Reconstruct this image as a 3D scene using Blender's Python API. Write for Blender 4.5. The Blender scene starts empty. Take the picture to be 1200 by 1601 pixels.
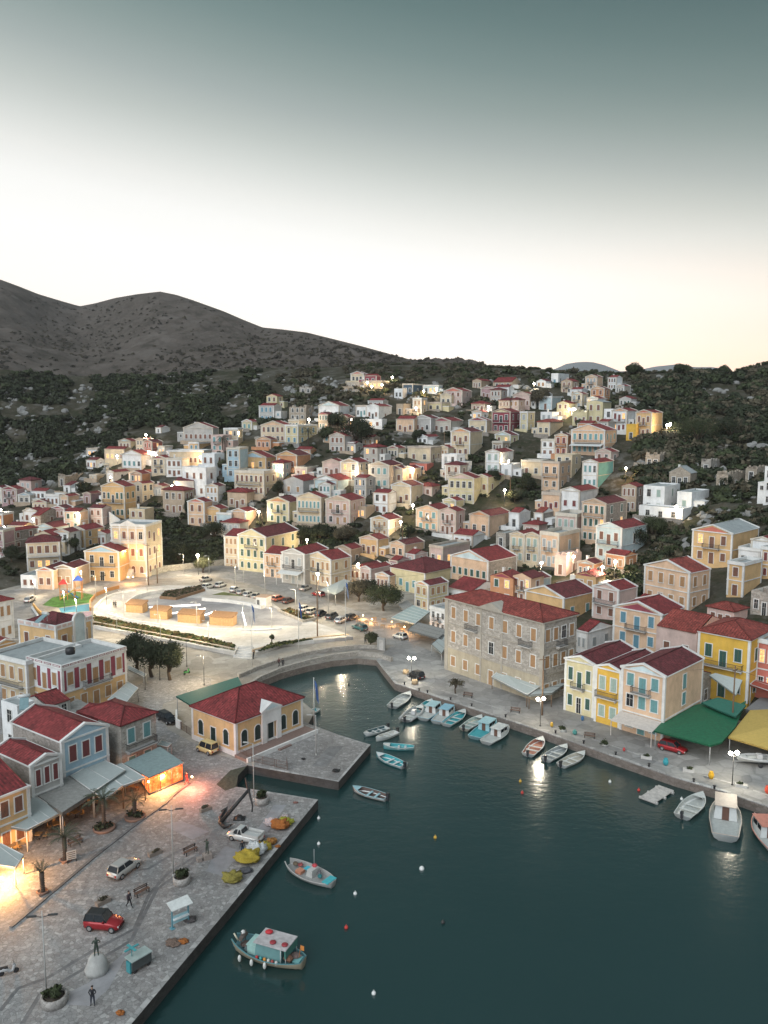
import bpy, bmesh, math, random
import numpy as np
from mathutils import Vector, Matrix, noise
R = math.radians
random.seed(7)
scn = bpy.context.scene
col = scn.collection
# ------------------------------------------------------------------ camera
FPX, YH, HC = 1300.0, 635.0, 51.2
TH = math.atan((800.5 - YH) / FPX)
cd = bpy.data.cameras.new('camera'); cam = bpy.data.objects.new('camera', cd); col.objects.link(cam)
cam.location = (0, 0, HC); cam.rotation_euler = (math.pi/2 - TH, 0, 0)
cd.sensor_fit = 'HORIZONTAL'; cd.sensor_width = 36; cd.lens = 36 * FPX / 1200
cd.clip_start = 1; cd.clip_end = 20000
scn.camera = cam
# ------------------------------------------------------------------ view, render
scn.view_settings.view_transform = 'Standard'; scn.view_settings.look = 'None'
scn.view_settings.exposure = 0.0; scn.view_settings.gamma = 1
scn.render.engine = 'CYCLES'
scn.cycles.use_denoising = True
scn.cycles.max_bounces = 5; scn.cycles.diffuse_bounces = 3; scn.cycles.glossy_bounces = 3
scn.cycles.transparent_max_bounces = 8
scn.cycles.sample_clamp_indirect = 4
scn.cycles.use_light_tree = True
# ------------------------------------------------------------------ sky
W = bpy.data.worlds.new('World'); scn.world = W; W.use_nodes = True
nt = W.node_tree; N = nt.nodes; L = nt.links
N.clear()
out = N.new('ShaderNodeOutputWorld'); bg = N.new('ShaderNodeBackground'); L.new(bg.outputs[0], out.inputs[0])
tc = N.new('ShaderNodeTexCoord'); sp = N.new('ShaderNodeSeparateXYZ'); L.new(tc.outputs['Generated'], sp.inputs[0])
def mth(op, a, b=None, cl=False):
    n = N.new('ShaderNodeMath'); n.operation = op; n.use_clamp = cl
    for i, v in enumerate((a, b)):
        if v is None: continue
        if isinstance(v, (int, float)): n.inputs[i].default_value = v
        else: L.new(v, n.inputs[i])
    return n.outputs[0]
# elevation, shifted by azimuth: the glow sits left of centre, the sky darkens faster to the right
sh = mth('MULTIPLY', mth('ADD', sp.outputs[0], 0.05), 0.17)
el = mth('ADD', sp.outputs[2], sh)
ramp = N.new('ShaderNodeValToRGB'); ramp.color_ramp.interpolation = 'EASE'
L.new(el, ramp.inputs[0])
def lin(c): return tuple((v/255/12.92 if v <= 10.3 else ((v/255+.055)/1.055)**2.4) for v in c) + (1,)
def setramp(r, stops):
    e = r.color_ramp.elements
    while len(e) > 1: e.remove(e[-1])
    e[0].position = stops[0][0]; e[0].color = lin(stops[0][1])
    for p, c in stops[1:]:
        k = e.new(p); k.color = lin(c)
setramp(ramp, [(0.0, (252, 240, 226)), (0.04, (253, 245, 235)), (0.08, (253, 249, 243)), (0.14, (252, 251, 248)), (0.185, (247, 247, 244)), (0.215, (235, 236, 232)), (0.245, (216, 220, 216)), (0.275, (194, 201, 197)),
               (0.31, (168, 179, 177)), (0.345, (144, 160, 158)), (0.38, (121, 142, 141)), (0.42, (99, 124, 124)), (0.47, (76, 104, 106)), (0.60, (78, 103, 107)), (1.0, (150, 165, 172))])
ramp.color_ramp.interpolation = 'LINEAR'
# peach warmth low on the right, where the sun went down
warm = mth('MULTIPLY', mth('SUBTRACT', 1.0, mth('MULTIPLY', mth('ABSOLUTE', sp.outputs[2]), 5.5), True), mth('MULTIPLY', mth('ADD', sp.outputs[0], -0.10), 3.0, True), True)
mx = N.new('ShaderNodeMixRGB'); mx.blend_type = 'MULTIPLY'; L.new(warm, mx.inputs[0]); L.new(ramp.outputs[0], mx.inputs[1]); mx.inputs[2].default_value = (.86, .69, .54, 1)
# behind the camera: plain dusk blue-grey sky
bk = mth('MULTIPLY', mth('ADD', mth('MULTIPLY', sp.outputs[1], -1.0), 0.25), 1.2, True)
mb = N.new('ShaderNodeMixRGB'); L.new(bk, mb.inputs[0]); L.new(mx.outputs[0], mb.inputs[1]); mb.inputs[2].default_value = lin((172, 182, 190))
# the physical sky after sunset gives a little of the colour
ns = N.new('ShaderNodeTexSky'); ns.sky_type = 'NISHITA'; ns.sun_disc = False
ns.sun_elevation = R(1.5); ns.sun_rotation = R(20)
m2 = N.new('ShaderNodeMixRGB'); m2.blend_type = 'ADD'; m2.inputs[0].default_value = 0.008
L.new(mb.outputs[0], m2.inputs[1]); L.new(ns.outputs[0], m2.inputs[2])
L.new(m2.outputs[0], bg.inputs[0]); L.new(mth('ADD', 1.0, mth('MULTIPLY', mth('SUBTRACT', 1.0, mth('MULTIPLY', mth('ABSOLUTE', sp.outputs[2]), 3.2), True), .32)), bg.inputs[1])
sd = bpy.data.lights.new('sun', 'SUN'); so = bpy.data.objects.new('sun', sd); col.objects.link(so)
sd.energy = 2.6; sd.angle = R(55); sd.color = (.93, .97, 1.0)
so.rotation_euler = Vector((-.42, -.62, .62)).to_track_quat('Z', 'Y').to_euler()
# ------------------------------------------------------------------ pixel <-> ground maths
CT, ST = math.cos(TH), math.sin(TH)
def ray(px, py):
    u = (px - 600) / FPX; v = (py - 800.5) / FPX
    return Vector((u, CT - v * ST, -ST - v * CT))
def atz(px, py, z=1.2):
    d = ray(px, py); return Vector((0, 0, HC)) + d * ((z - HC) / d.z)
def aty(px, py, Y):
    d = ray(px, py); return Vector((0, 0, HC)) + d * (Y / d.y)
def proj(p):
    dz = p[2] - HC; dep = p[1] * CT - dz * ST
    return 600 + FPX * p[0] / dep, 800.5 + FPX * (-dz * CT - p[1] * ST) / dep, dep
def lerp_tab(tab, x):
    if x <= tab[0][0]: return tab[0][1]
    for (a, b), (c, d) in zip(tab, tab[1:]):
        if x <= c: return b + (d - b) * (x - a) / (c - a)
    return tab[-1][1]
def sm_tab(tab, x):
    if x <= tab[0][0]: return tab[0][1]
    for (a, b), (c, d) in zip(tab, tab[1:]):
        if x <= c:
            t = (x-a)/(c-a); return b + (d-b)*t*t*(3-2*t)
    return tab[-1][1]
def Yz(py, z):
    d = ray(600, py); return d.y * (z - HC) / d.z
TCOL = {
 -300: [(925, None), (880, 240), (850, 265), (800, 310), (770, 345), (740, 385), (700, 405), (650, 435), (600, 480), (560, 520)],
 0: [(925, None), (880, 240), (850, 265), (800, 310), (770, 345), (740, 385), (700, 405), (650, 435), (600, 480), (560, 520)],
 120: [(905, None), (870, 252), (830, 272), (790, 300), (760, 325), (735, 350), (700, 400), (650, 440), (600, 500), (560, 540)],
 250: [(885, None), (850, 274), (800, 292), (760, 310), (730, 328), (700, 345), (680, 365), (650, 420), (600, 500), (560, 560)],
 400: [(885, None), (860, 266), (835, 275), (800, 285), (760, 298), (720, 318), (690, 345), (650, 385), (620, 420), (585, 500), (560, 560)],
 560: [(910, None), (870, 248), (835, 262), (800, 275), (760, 292), (720, 312), (680, 338), (650, 362), (620, 395), (600, 425), (572, 500), (550, 540)],
 700: [(945, None), (910, 222), (870, 243), (835, 260), (800, 275), (760, 292), (720, 312), (680, 340), (650, 365), (620, 395), (600, 420), (575, 480), (550, 520)],
 850: [(1040, None), (980, 178), (930, 200), (880, 228), (840, 250), (800, 268), (760, 288), (720, 310), (680, 335), (640, 370), (600, 420), (575, 455), (550, 490)],
 1000: [(1100, None), (1040, 150), (980, 170), (930, 188), (880, 212), (840, 230), (800, 250), (760, 270), (720, 290), (680, 315), (640, 350), (600, 410), (575, 445), (550, 480)],
 1200: [(1140, None), (1080, 134), (1000, 150), (930, 168), (880, 185), (830, 205), (780, 230), (730, 265), (680, 305), (630, 350), (570, 410), (540, 450)],
 1600: [(1300, None), (1180, 112), (1080, 128), (1000, 145), (930, 168), (880, 185), (830, 205), (780, 230), (730, 265), (680, 305), (630, 350), (560, 410), (530, 450)],
}
for k, t in TCOL.items(): TCOL[k] = sorted((p, (Yz(p, 1.0) if y is None else y)) for p, y in t)
TKS = sorted(TCOL)
BASE = [(k, TCOL[k][-1][0]) for k in TKS]
RIDGE = [(-300, 560), (0, 577), (60, 586), (120, 588), (250, 590), (330, 578), (400, 575), (480, 577), (560, 572), (650, 568), (760, 573), (850, 577), (920, 583), (1000, 584), (1100, 579), (1150, 581), (1200, 568), (1600, 545)]
def TY(px, py):
    for a, b in zip(TKS, TKS[1:]):
        if px <= b: break
    t = min(1, max(0, (px - a) / (b - a)))
    return lerp_tab(TCOL[a], py) * (1 - t) + lerp_tab(TCOL[b], py) * t
def ground(px, py):
    """world point of the ground seen at a pixel: flat waterfront first, the hillside above it"""
    if py >= lerp_tab(BASE, px): return atz(px, py, 1.2)
    p = aty(px, py, TY(px, py))
    return p if p.z > 1.2 else atz(px, py, 1.2)
# ------------------------------------------------------------------ tagging
def tag(o, label=None, cat=None, group=None, kind=None):
    if label: o['label'] = label
    if cat: o['category'] = cat
    if group: o['group'] = group
    if kind: o['kind'] = kind
    return o
def empty(name, loc=(0, 0, 0), rz=0, label=None, cat=None, group=None):
    o = bpy.data.objects.new(name, None); col.objects.link(o); o.empty_display_size = .3
    o.location = loc; o.rotation_euler = (0, 0, rz)
    return tag(o, label, cat, group)
def link(name, me, parent=None, loc=None, rz=0, scale=None):
    o = bpy.data.objects.new(name, me); col.objects.link(o)
    if parent: o.parent = parent
    if loc is not None: o.location = loc
    if rz: o.rotation_euler = (0, 0, rz)
    if scale: o.scale = scale
    return o
def copy_tree(o, parent=None):
    c = o.copy(); col.objects.link(c)
    if parent: c.parent = parent
    for ch in list(o.children): copy_tree(ch, c)
    return c
# ------------------------------------------------------------------ mesh builder
class MB:
    def __init__(s): s.v = []; s.f = []; s.m = []; s.uv = []; s.sm = []
    def face(s, pts, m=0, uv=None, smooth=False):
        k = len(s.v); s.v += [tuple(p) for p in pts]; s.f.append(tuple(range(k, k + len(pts)))); s.m.append(m); s.uv.append(uv); s.sm.append(smooth)
    def add(s, vs, fs, m=0, smooth=False):
        k = len(s.v); s.v += [tuple(p) for p in vs]
        for f in fs: s.f.append(tuple(i + k for i in f)); s.m.append(m); s.uv.append(None); s.sm.append(smooth)
    def box(s, x0, x1, y0, y1, z0, z1, m=0):
        s.add([(x0,y0,z0),(x1,y0,z0),(x1,y1,z0),(x0,y1,z0),(x0,y0,z1),(x1,y0,z1),(x1,y1,z1),(x0,y1,z1)],
              [(0,3,2,1),(4,5,6,7),(0,1,5,4),(1,2,6,5),(2,3,7,6),(3,0,4,7)], m)
    def prism(s, poly, z0, z1, m=0, mtop=None):
        n = len(poly); k = len(s.v)
        ar = sum(poly[i][0]*poly[(i+1)%n][1]-poly[(i+1)%n][0]*poly[i][1] for i in range(n))
        if ar < 0: poly = poly[::-1]
        s.v += [(p[0], p[1], z0) for p in poly] + [(p[0], p[1], z1) for p in poly]
        s.f.append(tuple(k+i for i in reversed(range(n)))); s.m.append(m); s.uv.append(None); s.sm.append(False)
        s.f.append(tuple(k+n+i for i in range(n))); s.m.append(m if mtop is None else mtop); s.uv.append(None); s.sm.append(False)
        for i in range(n):
            j = (i+1) % n; s.f.append((k+i, k+j, k+n+j, k+n+i)); s.m.append(m); s.uv.append(None); s.sm.append(False)
    def tube(s, pts, r, n=6, m=0, cap=True):
        pts = [Vector(p) for p in pts]; rs = r if isinstance(r, (list, tuple)) else [r]*len(pts)
        k = len(s.v); prev = None
        for i, p in enumerate(pts):
            d = (pts[min(i+1, len(pts)-1)] - pts[max(i-1, 0)]).normalized()
            if d.length == 0: d = Vector((0,0,1))
            if prev is None:
                a = d.cross(Vector((0,0,1)));  a = a.normalized() if a.length > .05 else Vector((1,0,0))
            else:
                a = prev - d * prev.dot(d); a = a.normalized() if a.length > 1e-4 else Vector((1,0,0))
            prev = a; b = d.cross(a)
            for j in range(n):
                t = 2*math.pi*j/n; q = p + (a*math.cos(t) + b*math.sin(t)) * rs[i]; s.v.append(tuple(q))
        fs = []
        for i in range(len(pts)-1):
            for j in range(n):
                fs.append((k+i*n+j, k+i*n+(j+1)%n, k+(i+1)*n+(j+1)%n, k+(i+1)*n+j))
        if cap: fs += [tuple(k+j for j in reversed(range(n))), tuple(k+(len(pts)-1)*n+j for j in range(n))]
        for f in fs: s.f.append(f); s.m.append(m); s.uv.append(None); s.sm.append(len(f) == 4)
    def lathe(s, prof, n=12, c=(0,0,0), m=0):
        k = len(s.v)
        for r, z in prof:
            for j in range(n): t = 2*math.pi*j/n; s.v.append((c[0]+r*math.cos(t), c[1]+r*math.sin(t), c[2]+z))
        for i in range(len(prof)-1):
            for j in range(n): s.f.append((k+i*n+j, k+i*n+(j+1)%n, k+(i+1)*n+(j+1)%n, k+(i+1)*n+j)); s.m.append(m); s.uv.append(None); s.sm.append(True)
        s.f.append(tuple(k+j for j in reversed(range(n)))); s.m.append(m); s.uv.append(None); s.sm.append(False)
        e = k+(len(prof)-1)*n; s.f.append(tuple(e+j for j in range(n))); s.m.append(m); s.uv.append(None); s.sm.append(False)
    def ball(s, c, r, m=0, n=8, k=5, sq=(1,1,1)):
        prof = [(max(.001, math.sin(math.pi*i/k)), -math.cos(math.pi*i/k)) for i in range(k+1)]
        b = len(s.v); s.lathe(prof, n, (0,0,0), m)
        for i in range(b, len(s.v)):
            v = s.v[i]; s.v[i] = (c[0]+v[0]*r*sq[0], c[1]+v[1]*r*sq[1], c[2]+v[2]*r*sq[2])
    def xf(s, M, start=0):
        for i in range(start, len(s.v)): s.v[i] = tuple(M @ Vector(s.v[i]))
    def mesh(s, name, mats):
        me = bpy.data.meshes.new(name); me.from_pydata(s.v, [], s.f)
        for mm in (mats if isinstance(mats, (list, tuple)) else [mats]): me.materials.append(mm)
        me.polygons.foreach_set('material_index', s.m); me.polygons.foreach_set('use_smooth', s.sm)
        if any(u is not None for u in s.uv):
            ul = me.uv_layers.new(name='UVMap')
            for p, u in zip(me.polygons, s.uv):
                if u:
                    for li, q in zip(p.loop_indices, u): ul.data[li].uv = q
        me.update(); return me
    def build(s, name, mats, parent=None, loc=None, rz=0):
        return link(name, s.mesh(name, mats), parent, loc, rz)
# ------------------------------------------------------------------ materials
MATS = {}
def newmat(name):
    m = bpy.data.materials.new(name); m.use_nodes = True; t = m.node_tree; b = t.nodes['Principled BSDF']
    return m, t, b
class NB:
    def __init__(s, t): s.t = t
    def n(s, ty, **k):
        x = s.t.nodes.new(ty)
        for a, b in k.items(): setattr(x, a, b)
        return x
    def l(s, a, b): s.t.links.new(a, b)
    def noise(s, vec, sc, det=4, rough=.6):
        x = s.n('ShaderNodeTexNoise'); x.inputs['Scale'].default_value = sc; x.inputs['Detail'].default_value = det; x.inputs['Roughness'].default_value = rough
        if vec: s.l(vec, x.inputs['Vector'])
        return x.outputs['Fac']
    def ramp(s, f, stops):
        x = s.n('ShaderNodeValToRGB'); s.l(f, x.inputs[0]); e = x.color_ramp.elements
        while len(e) > 1: e.remove(e[-1])
        e[0].position = stops[0][0]; e[0].color = tuple(stops[0][1]) + (1,)
        for p, c in stops[1:]: q = e.new(p); q.color = tuple(c) + (1,)
        return x.outputs[0]
    def mix(s, f, a, b, bt='MIX'):
        x = s.n('ShaderNodeMixRGB', blend_type=bt)
        for i, v in enumerate((f, a, b)):
            if isinstance(v, (int, float)): x.inputs[i].default_value = v
            elif isinstance(v, tuple): x.inputs[i].default_value = v if len(v) == 4 else v + (1,)
            else: s.l(v, x.inputs[i])
        return x.outputs[0]
    def bump(s, h, st, dist=.05):
        x = s.n('ShaderNodeBump'); x.inputs['Strength'].default_value = st; x.inputs['Distance'].default_value = dist; s.l(h, x.inputs['Height']); return x.outputs[0]
    def tc(s, k='Object'): return s.n('ShaderNodeTexCoord').outputs[k]
    def mapv(s, v, sc): x = s.n('ShaderNodeMapping'); s.l(v, x.inputs[0]); x.inputs['Scale'].default_value = sc; return x.outputs[0]
def plaster(c, dirt=.35):
    k = ('pl', c, dirt)
    if k in MATS: return MATS[k]
    m, t, b = newmat('plaster'); n = NB(t); o = n.tc()
    oi = n.n('ShaderNodeObjectInfo')
    f1 = n.noise(o, .45, 5, .65); f2 = n.noise(n.mapv(o, (1.2, 1.2, .25)), 1.1, 4, .7)
    d = tuple(x*.62+.02 for x in c); l2 = tuple(min(.85, x*1.12+.01) for x in c)
    base = n.ramp(f1, [(.3, d if dirt > .5 else tuple(x*.8 for x in c)), (.5, c), (.72, l2)])
    st = n.ramp(f2, [(.42, (0, 0, 0)), (.72, (1, 1, 1))])
    mm = n.n('ShaderNodeMath', operation='MULTIPLY'); n.l(st, mm.inputs[0]); mm.inputs[1].default_value = dirt
    base = n.mix(mm.outputs[0], base, tuple(x*.55+.03 for x in c))
    n.l(base, b.inputs['Base Color']); b.inputs['Roughness'].default_value = .9
    n.l(n.bump(n.noise(o, 6, 3), .25, .02), b.inputs['Normal'])
    MATS[k] = m; return m
def paint(c, rough=.5, metal=0, key=None, vary=.12):
    k = ('pa', c, rough, metal)
    if k in MATS: return MATS[k]
    m, t, b = newmat('paint'); n = NB(t)
    f = n.noise(n.tc(), 2.5, 4)
    n.l(n.ramp(f, [(.3, tuple(x*(1-vary) for x in c)), (.7, tuple(min(.9, x*(1+vary)) for x in c))]), b.inputs['Base Color'])
    b.inputs['Roughness'].default_value = rough; b.inputs['Metallic'].default_value = metal
    MATS[k] = m; return m
def stonewall(c, sc=1.0):
    k = ('st', c, sc)
    if k in MATS: return MATS[k]
    m, t, b = newmat('stone_wall'); n = NB(t); o = n.mapv(n.tc(), (sc*1.6, sc*1.6, sc*2.6))
    v = n.n('ShaderNodeTexVoronoi', feature='F1'); n.l(o, v.inputs['Vector']); v.inputs['Scale'].default_value = 1.0
    e = n.n('ShaderNodeTexVoronoi', feature='DISTANCE_TO_EDGE'); n.l(o, e.inputs['Vector']); e.inputs['Scale'].default_value = 1.0
    g = n.n('ShaderNodeSeparateColor'); n.l(v.outputs['Color'], g.inputs[0])
    base = n.ramp(g.outputs[0], [(0, tuple(x*.74 for x in c)), (.5, c), (1, tuple(min(.8, x*1.25) for x in c))])
    base = n.mix(n.ramp(n.noise(n.tc(), .35, 5), [(.35, (0, 0, 0)), (.7, (.6, .6, .6))]), base, tuple(x*.75+.06 for x in c))
    ed = n.ramp(e.outputs['Distance'], [(0, (.68, .66, .63)), (.07, (1, 1, 1))])
    n.l(n.mix(1.0, base, ed, 'MULTIPLY'), b.inputs['Base Color']); b.inputs['Roughness'].default_value = .95
    n.l(n.bump(ed, .5, .03), b.inputs['Normal'])
    MATS[k] = m; return m
def tiles(c, rib=.24):
    k = ('ti', c, rib)
    if k in MATS: return MATS[k]
    m, t, b = newmat('roof_tiles'); n = NB(t); uv = n.tc('UV')
    s = n.n('ShaderNodeSeparateXYZ'); n.l(uv, s.inputs[0])
    def mt(op, a, bb): 
        x = n.n('ShaderNodeMath', operation=op)
        for i, q in enumerate((a, bb)):
            if isinstance(q, (int, float)): x.inputs[i].default_value = q
            else: n.l(q, x.inputs[i])
        return x.outputs[0]
    rib_shade = n.ramp(mt('ADD', mt('MULTIPLY', mt('SINE', mt('MULTIPLY', s.outputs[0], 2*math.pi/(rib*2)), 0), .5), .5), [(0, (.55, .52, .52)), (.25, (1, 1, 1)), (1, (1.08, 1.06, 1.06))])  # valleys between ribs darkened: occlusion shade painted into the tile colour
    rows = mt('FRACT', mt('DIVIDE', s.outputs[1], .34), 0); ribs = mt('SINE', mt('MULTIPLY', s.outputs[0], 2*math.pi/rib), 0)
    cell = n.n('ShaderNodeCombineXYZ'); n.l(mt('FLOOR', mt('DIVIDE', s.outputs[0], rib), 0), cell.inputs[0]); n.l(mt('FLOOR', mt('DIVIDE', s.outputs[1], .34), 0), cell.inputs[1])
    wn = n.n('ShaderNodeTexWhiteNoise'); n.l(cell.outputs[0], wn.inputs['Vector'])
    base = n.ramp(wn.outputs['Value'], [(0, tuple(x*.62 for x in c)), (.5, c), (1, tuple(min(.8, x*1.35+.01) for x in c))])
    big = n.ramp(n.noise(n.tc(), .5, 5, .7), [(.3, (.6, .58, .58)), (.65, (1.15, 1.1, 1.08))])
    base = n.mix(1.0, base, big, 'MULTIPLY')
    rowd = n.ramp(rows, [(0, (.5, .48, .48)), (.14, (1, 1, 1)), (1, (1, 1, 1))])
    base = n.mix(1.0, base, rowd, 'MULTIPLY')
    base = n.mix(1.0, base, rib_shade, 'MULTIPLY')
    n.l(base, b.inputs['Base Color']); b.inputs['Roughness'].default_value = .8
    n.l(n.bump(mt('ADD', mt('MULTIPLY', ribs, .5), mt('MULTIPLY', rows, .5)), .9, .06), b.inputs['Normal'])
    MATS[k] = m; return m
def emis(c, st):
    k = ('em', c, st)
    if k in MATS: return MATS[k]
    m, t, b = newmat('lit'); b.inputs['Base Color'].default_value = (.8, .8, .75, 1)
    b.inputs['Emission Color'].default_value = tuple(c) + (1,); b.inputs['Emission Strength'].default_value = st
    MATS[k] = m; return m
def litwin():
    if 'lw' in MATS: return MATS['lw']
    m, t, b = newmat('lit_window'); n = NB(t)
    f = n.noise(n.tc(), 2.2, 3)
    n.l(n.ramp(f, [(.35, (.5, .16, .03)), (.6, (1, .55, .18)), (.8, (1, .8, .45))]), b.inputs['Emission Color']); b.inputs['Emission Strength'].default_value = 1.6
    b.inputs['Base Color'].default_value = (.3, .2, .1, 1)
    MATS['lw'] = m; return m
def glass():
    if 'gl' in MATS: return MATS['gl']
    m, t, b = newmat('window_glass'); n = NB(t); f = n.noise(n.tc(), .9, 2)
    n.l(n.ramp(f, [(.35, (.012, .014, .016)), (.7, (.05, .055, .06))]), b.inputs['Base Color']); b.inputs['Roughness'].default_value = .12
    MATS['gl'] = m; return m
def leafmat(c, name='foliage', c2=None):
    k = ('lf', c)
    if k in MATS: return MATS[k]
    m, t, b = newmat(name); n = NB(t)
    f = n.noise(n.tc(), .55, 4, .7); c2 = c2 or tuple(x*1.7+.01 for x in c)
    n.l(n.ramp(f, [(.3, tuple(x*.5 for x in c)), (.5, c), (.72, c2)]), b.inputs['Base Color']); b.inputs['Roughness'].default_value = .8
    b.inputs['Specular IOR Level'].default_value = .2
    MATS[k] = m; return m
# ================================================================== the setting
HAZE = .00008
def poly_at(pts, z): return [tuple(atz(x, y, z))[:2] for x, y in pts]
def sheet(name, pts, z, mat, kind='structure', thick=None, label=None, cat=None):
    b = MB(); P = poly_at(pts, z)
    b.prism(P, z - (thick or .002), z, 0)
    o = b.build(name, mat); tag(o, label, cat, None, kind); return o
# water
m, t, b = newmat('sea_water'); n = NB(t); o = n.tc()
big = n.noise(o, .012, 3); 
n.l(n.ramp(big, [(.3, (.006, .028, .028)), (.7, (.011, .040, .039))]), b.inputs['Base Color'])
b.inputs['Roughness'].default_value = .2; b.inputs['IOR'].default_value = 1.75
w1 = n.noise(n.mapv(o, (1, 1.6, 1)), .35, 4, .6); w2 = n.noise(o, 1.6, 3, .5)
h = n.mix(.3, w1, w2); n.l(n.bump(h, .5, .16), b.inputs['Normal'])
water_m = m
b = MB(); b.face([(-900, -300, 0), (900, -300, 0), (900, 420, 0), (-900, 420, 0)]); tag(b.build('water', water_m), kind='structure')
# paving materials
def paving(name, cs, sc, grout=.55, big=.06, bs=.35):
    m, t, b = newmat(name); n = NB(t); o = n.tc()
    wob = n.noise(o, .8, 2); 
    v = n.n('ShaderNodeTexVoronoi', feature='F1'); n.l(o, v.inputs['Vector']); v.inputs['Scale'].default_value = sc; v.inputs['Randomness'].default_value = .85
    e = n.n('ShaderNodeTexVoronoi', feature='DISTANCE_TO_EDGE'); n.l(o, e.inputs['Vector']); e.inputs['Scale'].default_value = sc; e.inputs['Randomness'].default_value = .85
    g = n.n('ShaderNodeSeparateColor'); n.l(v.outputs['Color'], g.inputs[0])
    base = n.ramp(g.outputs[0], [(0, cs[0]), (.45, cs[1]), (.8, cs[2]), (1, cs[3])])
    base = n.mix(1.0, base, n.ramp(n.noise(o, big, 5, .65), [(.3, (.62, .6, .6)), (.7, (1.15, 1.15, 1.15))]), 'MULTIPLY')
    base = n.mix(.5, base, n.ramp(n.noise(o, .9, 4, .7), [(.3, (.6, .6, .6)), (.7, (1.1, 1.1, 1.1))]), 'MULTIPLY')
    ed = n.ramp(e.outputs['Distance'], [(0, (grout,)*3), (.08, (1, 1, 1))])
    n.l(n.mix(1.0, base, ed, 'MULTIPLY'), b.inputs['Base Color']); b.inputs['Roughness'].default_value = .7
    n.l(n.bump(ed, bs, .03), b.inputs['Normal'])
    return m
pave_stone = paving('flagstone_paving', [(.25, .24, .235), (.30, .295, .285), (.34, .335, .325), (.44, .435, .42)], 2.6, .62, .05)
pave_plain = paving('worn_concrete', [(.24, .24, .235), (.30, .30, .29), (.33, .33, .32), (.38, .38, .37)], .45, .85, .05, .1)
pave_warm = paving('sandy_road', [(.28, .26, .23), (.33, .31, .27), (.36, .34, .30), (.42, .40, .36)], .5, .92, .05, .1)
pave_white = paving('white_concrete', [(.50, .49, .46), (.54, .53, .50), (.57, .56, .54), (.6, .6, .58)], .4, .93, .05, .05)
pave_grey = paving('grey_concrete', [(.30, .30, .31), (.34, .34, .35), (.36, .36, .37), (.40, .40, .41)], .3, .95, .05, .05)
kerb_m = paving('kerb_stone', [(.30, .30, .29), (.38, .38, .37), (.44, .44, .43), (.5, .5, .48)], 1.0, .7)
asph_m = paving('dark_strip', [(.15, .15, .15), (.18, .18, .18), (.20, .20, .20), (.23, .23, .23)], 2.0, .9)
wallq = stonewall((.17, .14, .12), 1.0)
grass_m = leafmat((.07, .10, .035), 'grass')
# shoreline, clockwise from the lower left: quay, inlet, custom-house platform, basin, east quay
SHORE = [(40, 1800), (205, 1601), (354, 1424), (497, 1250), (430, 1239), (369, 1230), (372, 1212), (386, 1196), (400, 1199), (529, 1222), (579, 1164), (530, 1149), (482, 1131), (492, 1112), (470, 1095), (400, 1090),
         (380, 1080), (405, 1066), (440, 1052), (480, 1041), (520, 1033), (560, 1029), (588, 1032), (600, 1048), (617, 1069), (646, 1078), (716, 1101), (792, 1126), (850, 1145), (964, 1185), (1054, 1216), (1130, 1238), (1200, 1262), (1700, 1440)]
back = [(1700, 1290)] + [(k, p - 5) for k, p in reversed(BASE) if k < 1500] + [(-700, 920), (-1400, 1300), (-900, 1800)]
LP = poly_at(SHORE + back, 1.2)
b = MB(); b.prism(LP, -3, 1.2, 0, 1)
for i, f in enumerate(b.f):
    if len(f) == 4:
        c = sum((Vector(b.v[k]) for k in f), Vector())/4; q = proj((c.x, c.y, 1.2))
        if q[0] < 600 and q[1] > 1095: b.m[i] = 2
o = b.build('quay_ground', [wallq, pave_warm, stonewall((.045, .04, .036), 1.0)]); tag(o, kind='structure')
def Z(k): return 1.2 + .004 * k
qp = [(40, 1800), (205, 1601), (354, 1424), (497, 1250), (430, 1239), (369, 1230), (372, 1212), (386, 1196), (375, 1188), (340, 1180), (300, 1160), (262, 1140), (250, 1120), (255, 1100), (300, 1085), (330, 1075), (330, 1060), (250, 1050), (200, 1080), (60, 1180), (-300, 1400), (-900, 1800)]
sheet('quay_paving', qp, Z(1), pave_stone)
# the east promenade: pale concrete with a stone edge strip
ep = [(588, 1032), (600, 1048), (617, 1069), (646, 1078), (716, 1101), (792, 1126), (850, 1145), (964, 1185), (1054, 1216), (1130, 1238), (1200, 1262), (1700, 1440), (1700, 1300), (1200, 1165), (1050, 1120), (900, 1075), (720, 1035), (640, 1005), (610, 1010)]
sheet('promenade', ep, Z(1), pave_plain)
def offset_strip(name, pts, d0, d1, z, mat, h=None):
    P = [atz(x, y, 1.2) for x, y in pts]; b = MB()
    A = []; B_ = []
    for i, p in enumerate(P):
        t = (P[min(i+1, len(P)-1)] - P[max(i-1, 0)]); t.z = 0; t.normalize(); nn = Vector((-t.y, t.x, 0))
        A.append(p + nn*d0); B_.append(p + nn*d1)
    for i in range(len(P)-1):
        q = [A[i], A[i+1], B_[i+1], B_[i]]
        b.prism([(p.x, p.y) for p in q], z - (h or .002), z, 0)
    return b.build(name, mat)
tag(offset_strip('quay_edge', [(x, y) for x, y in SHORE[23:34]], .0, .55, 1.32, kerb_m, .14), kind='structure')
tag(offset_strip('pavement_edge', [(x, y) for x, y in SHORE[23:34]], 3.2, 3.5, Z(2), kerb_m), kind='structure')
tag(offset_strip('quay_edge', [(40, 1800), (205, 1601), (354, 1424), (497, 1250), (430, 1239), (369, 1230)], .0, .5, Z(4.5), kerb_m), kind='structure')
tag(offset_strip('quay_edge', SHORE[7:11] + [SHORE[11]], .0, .45, Z(2), kerb_m), kind='structure')
def line_strip(name, pts, w, z, mat, h=None):
    o = offset_strip(name, pts, -w/2, w/2, z, mat, h); return tag(o, kind='structure')
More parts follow.
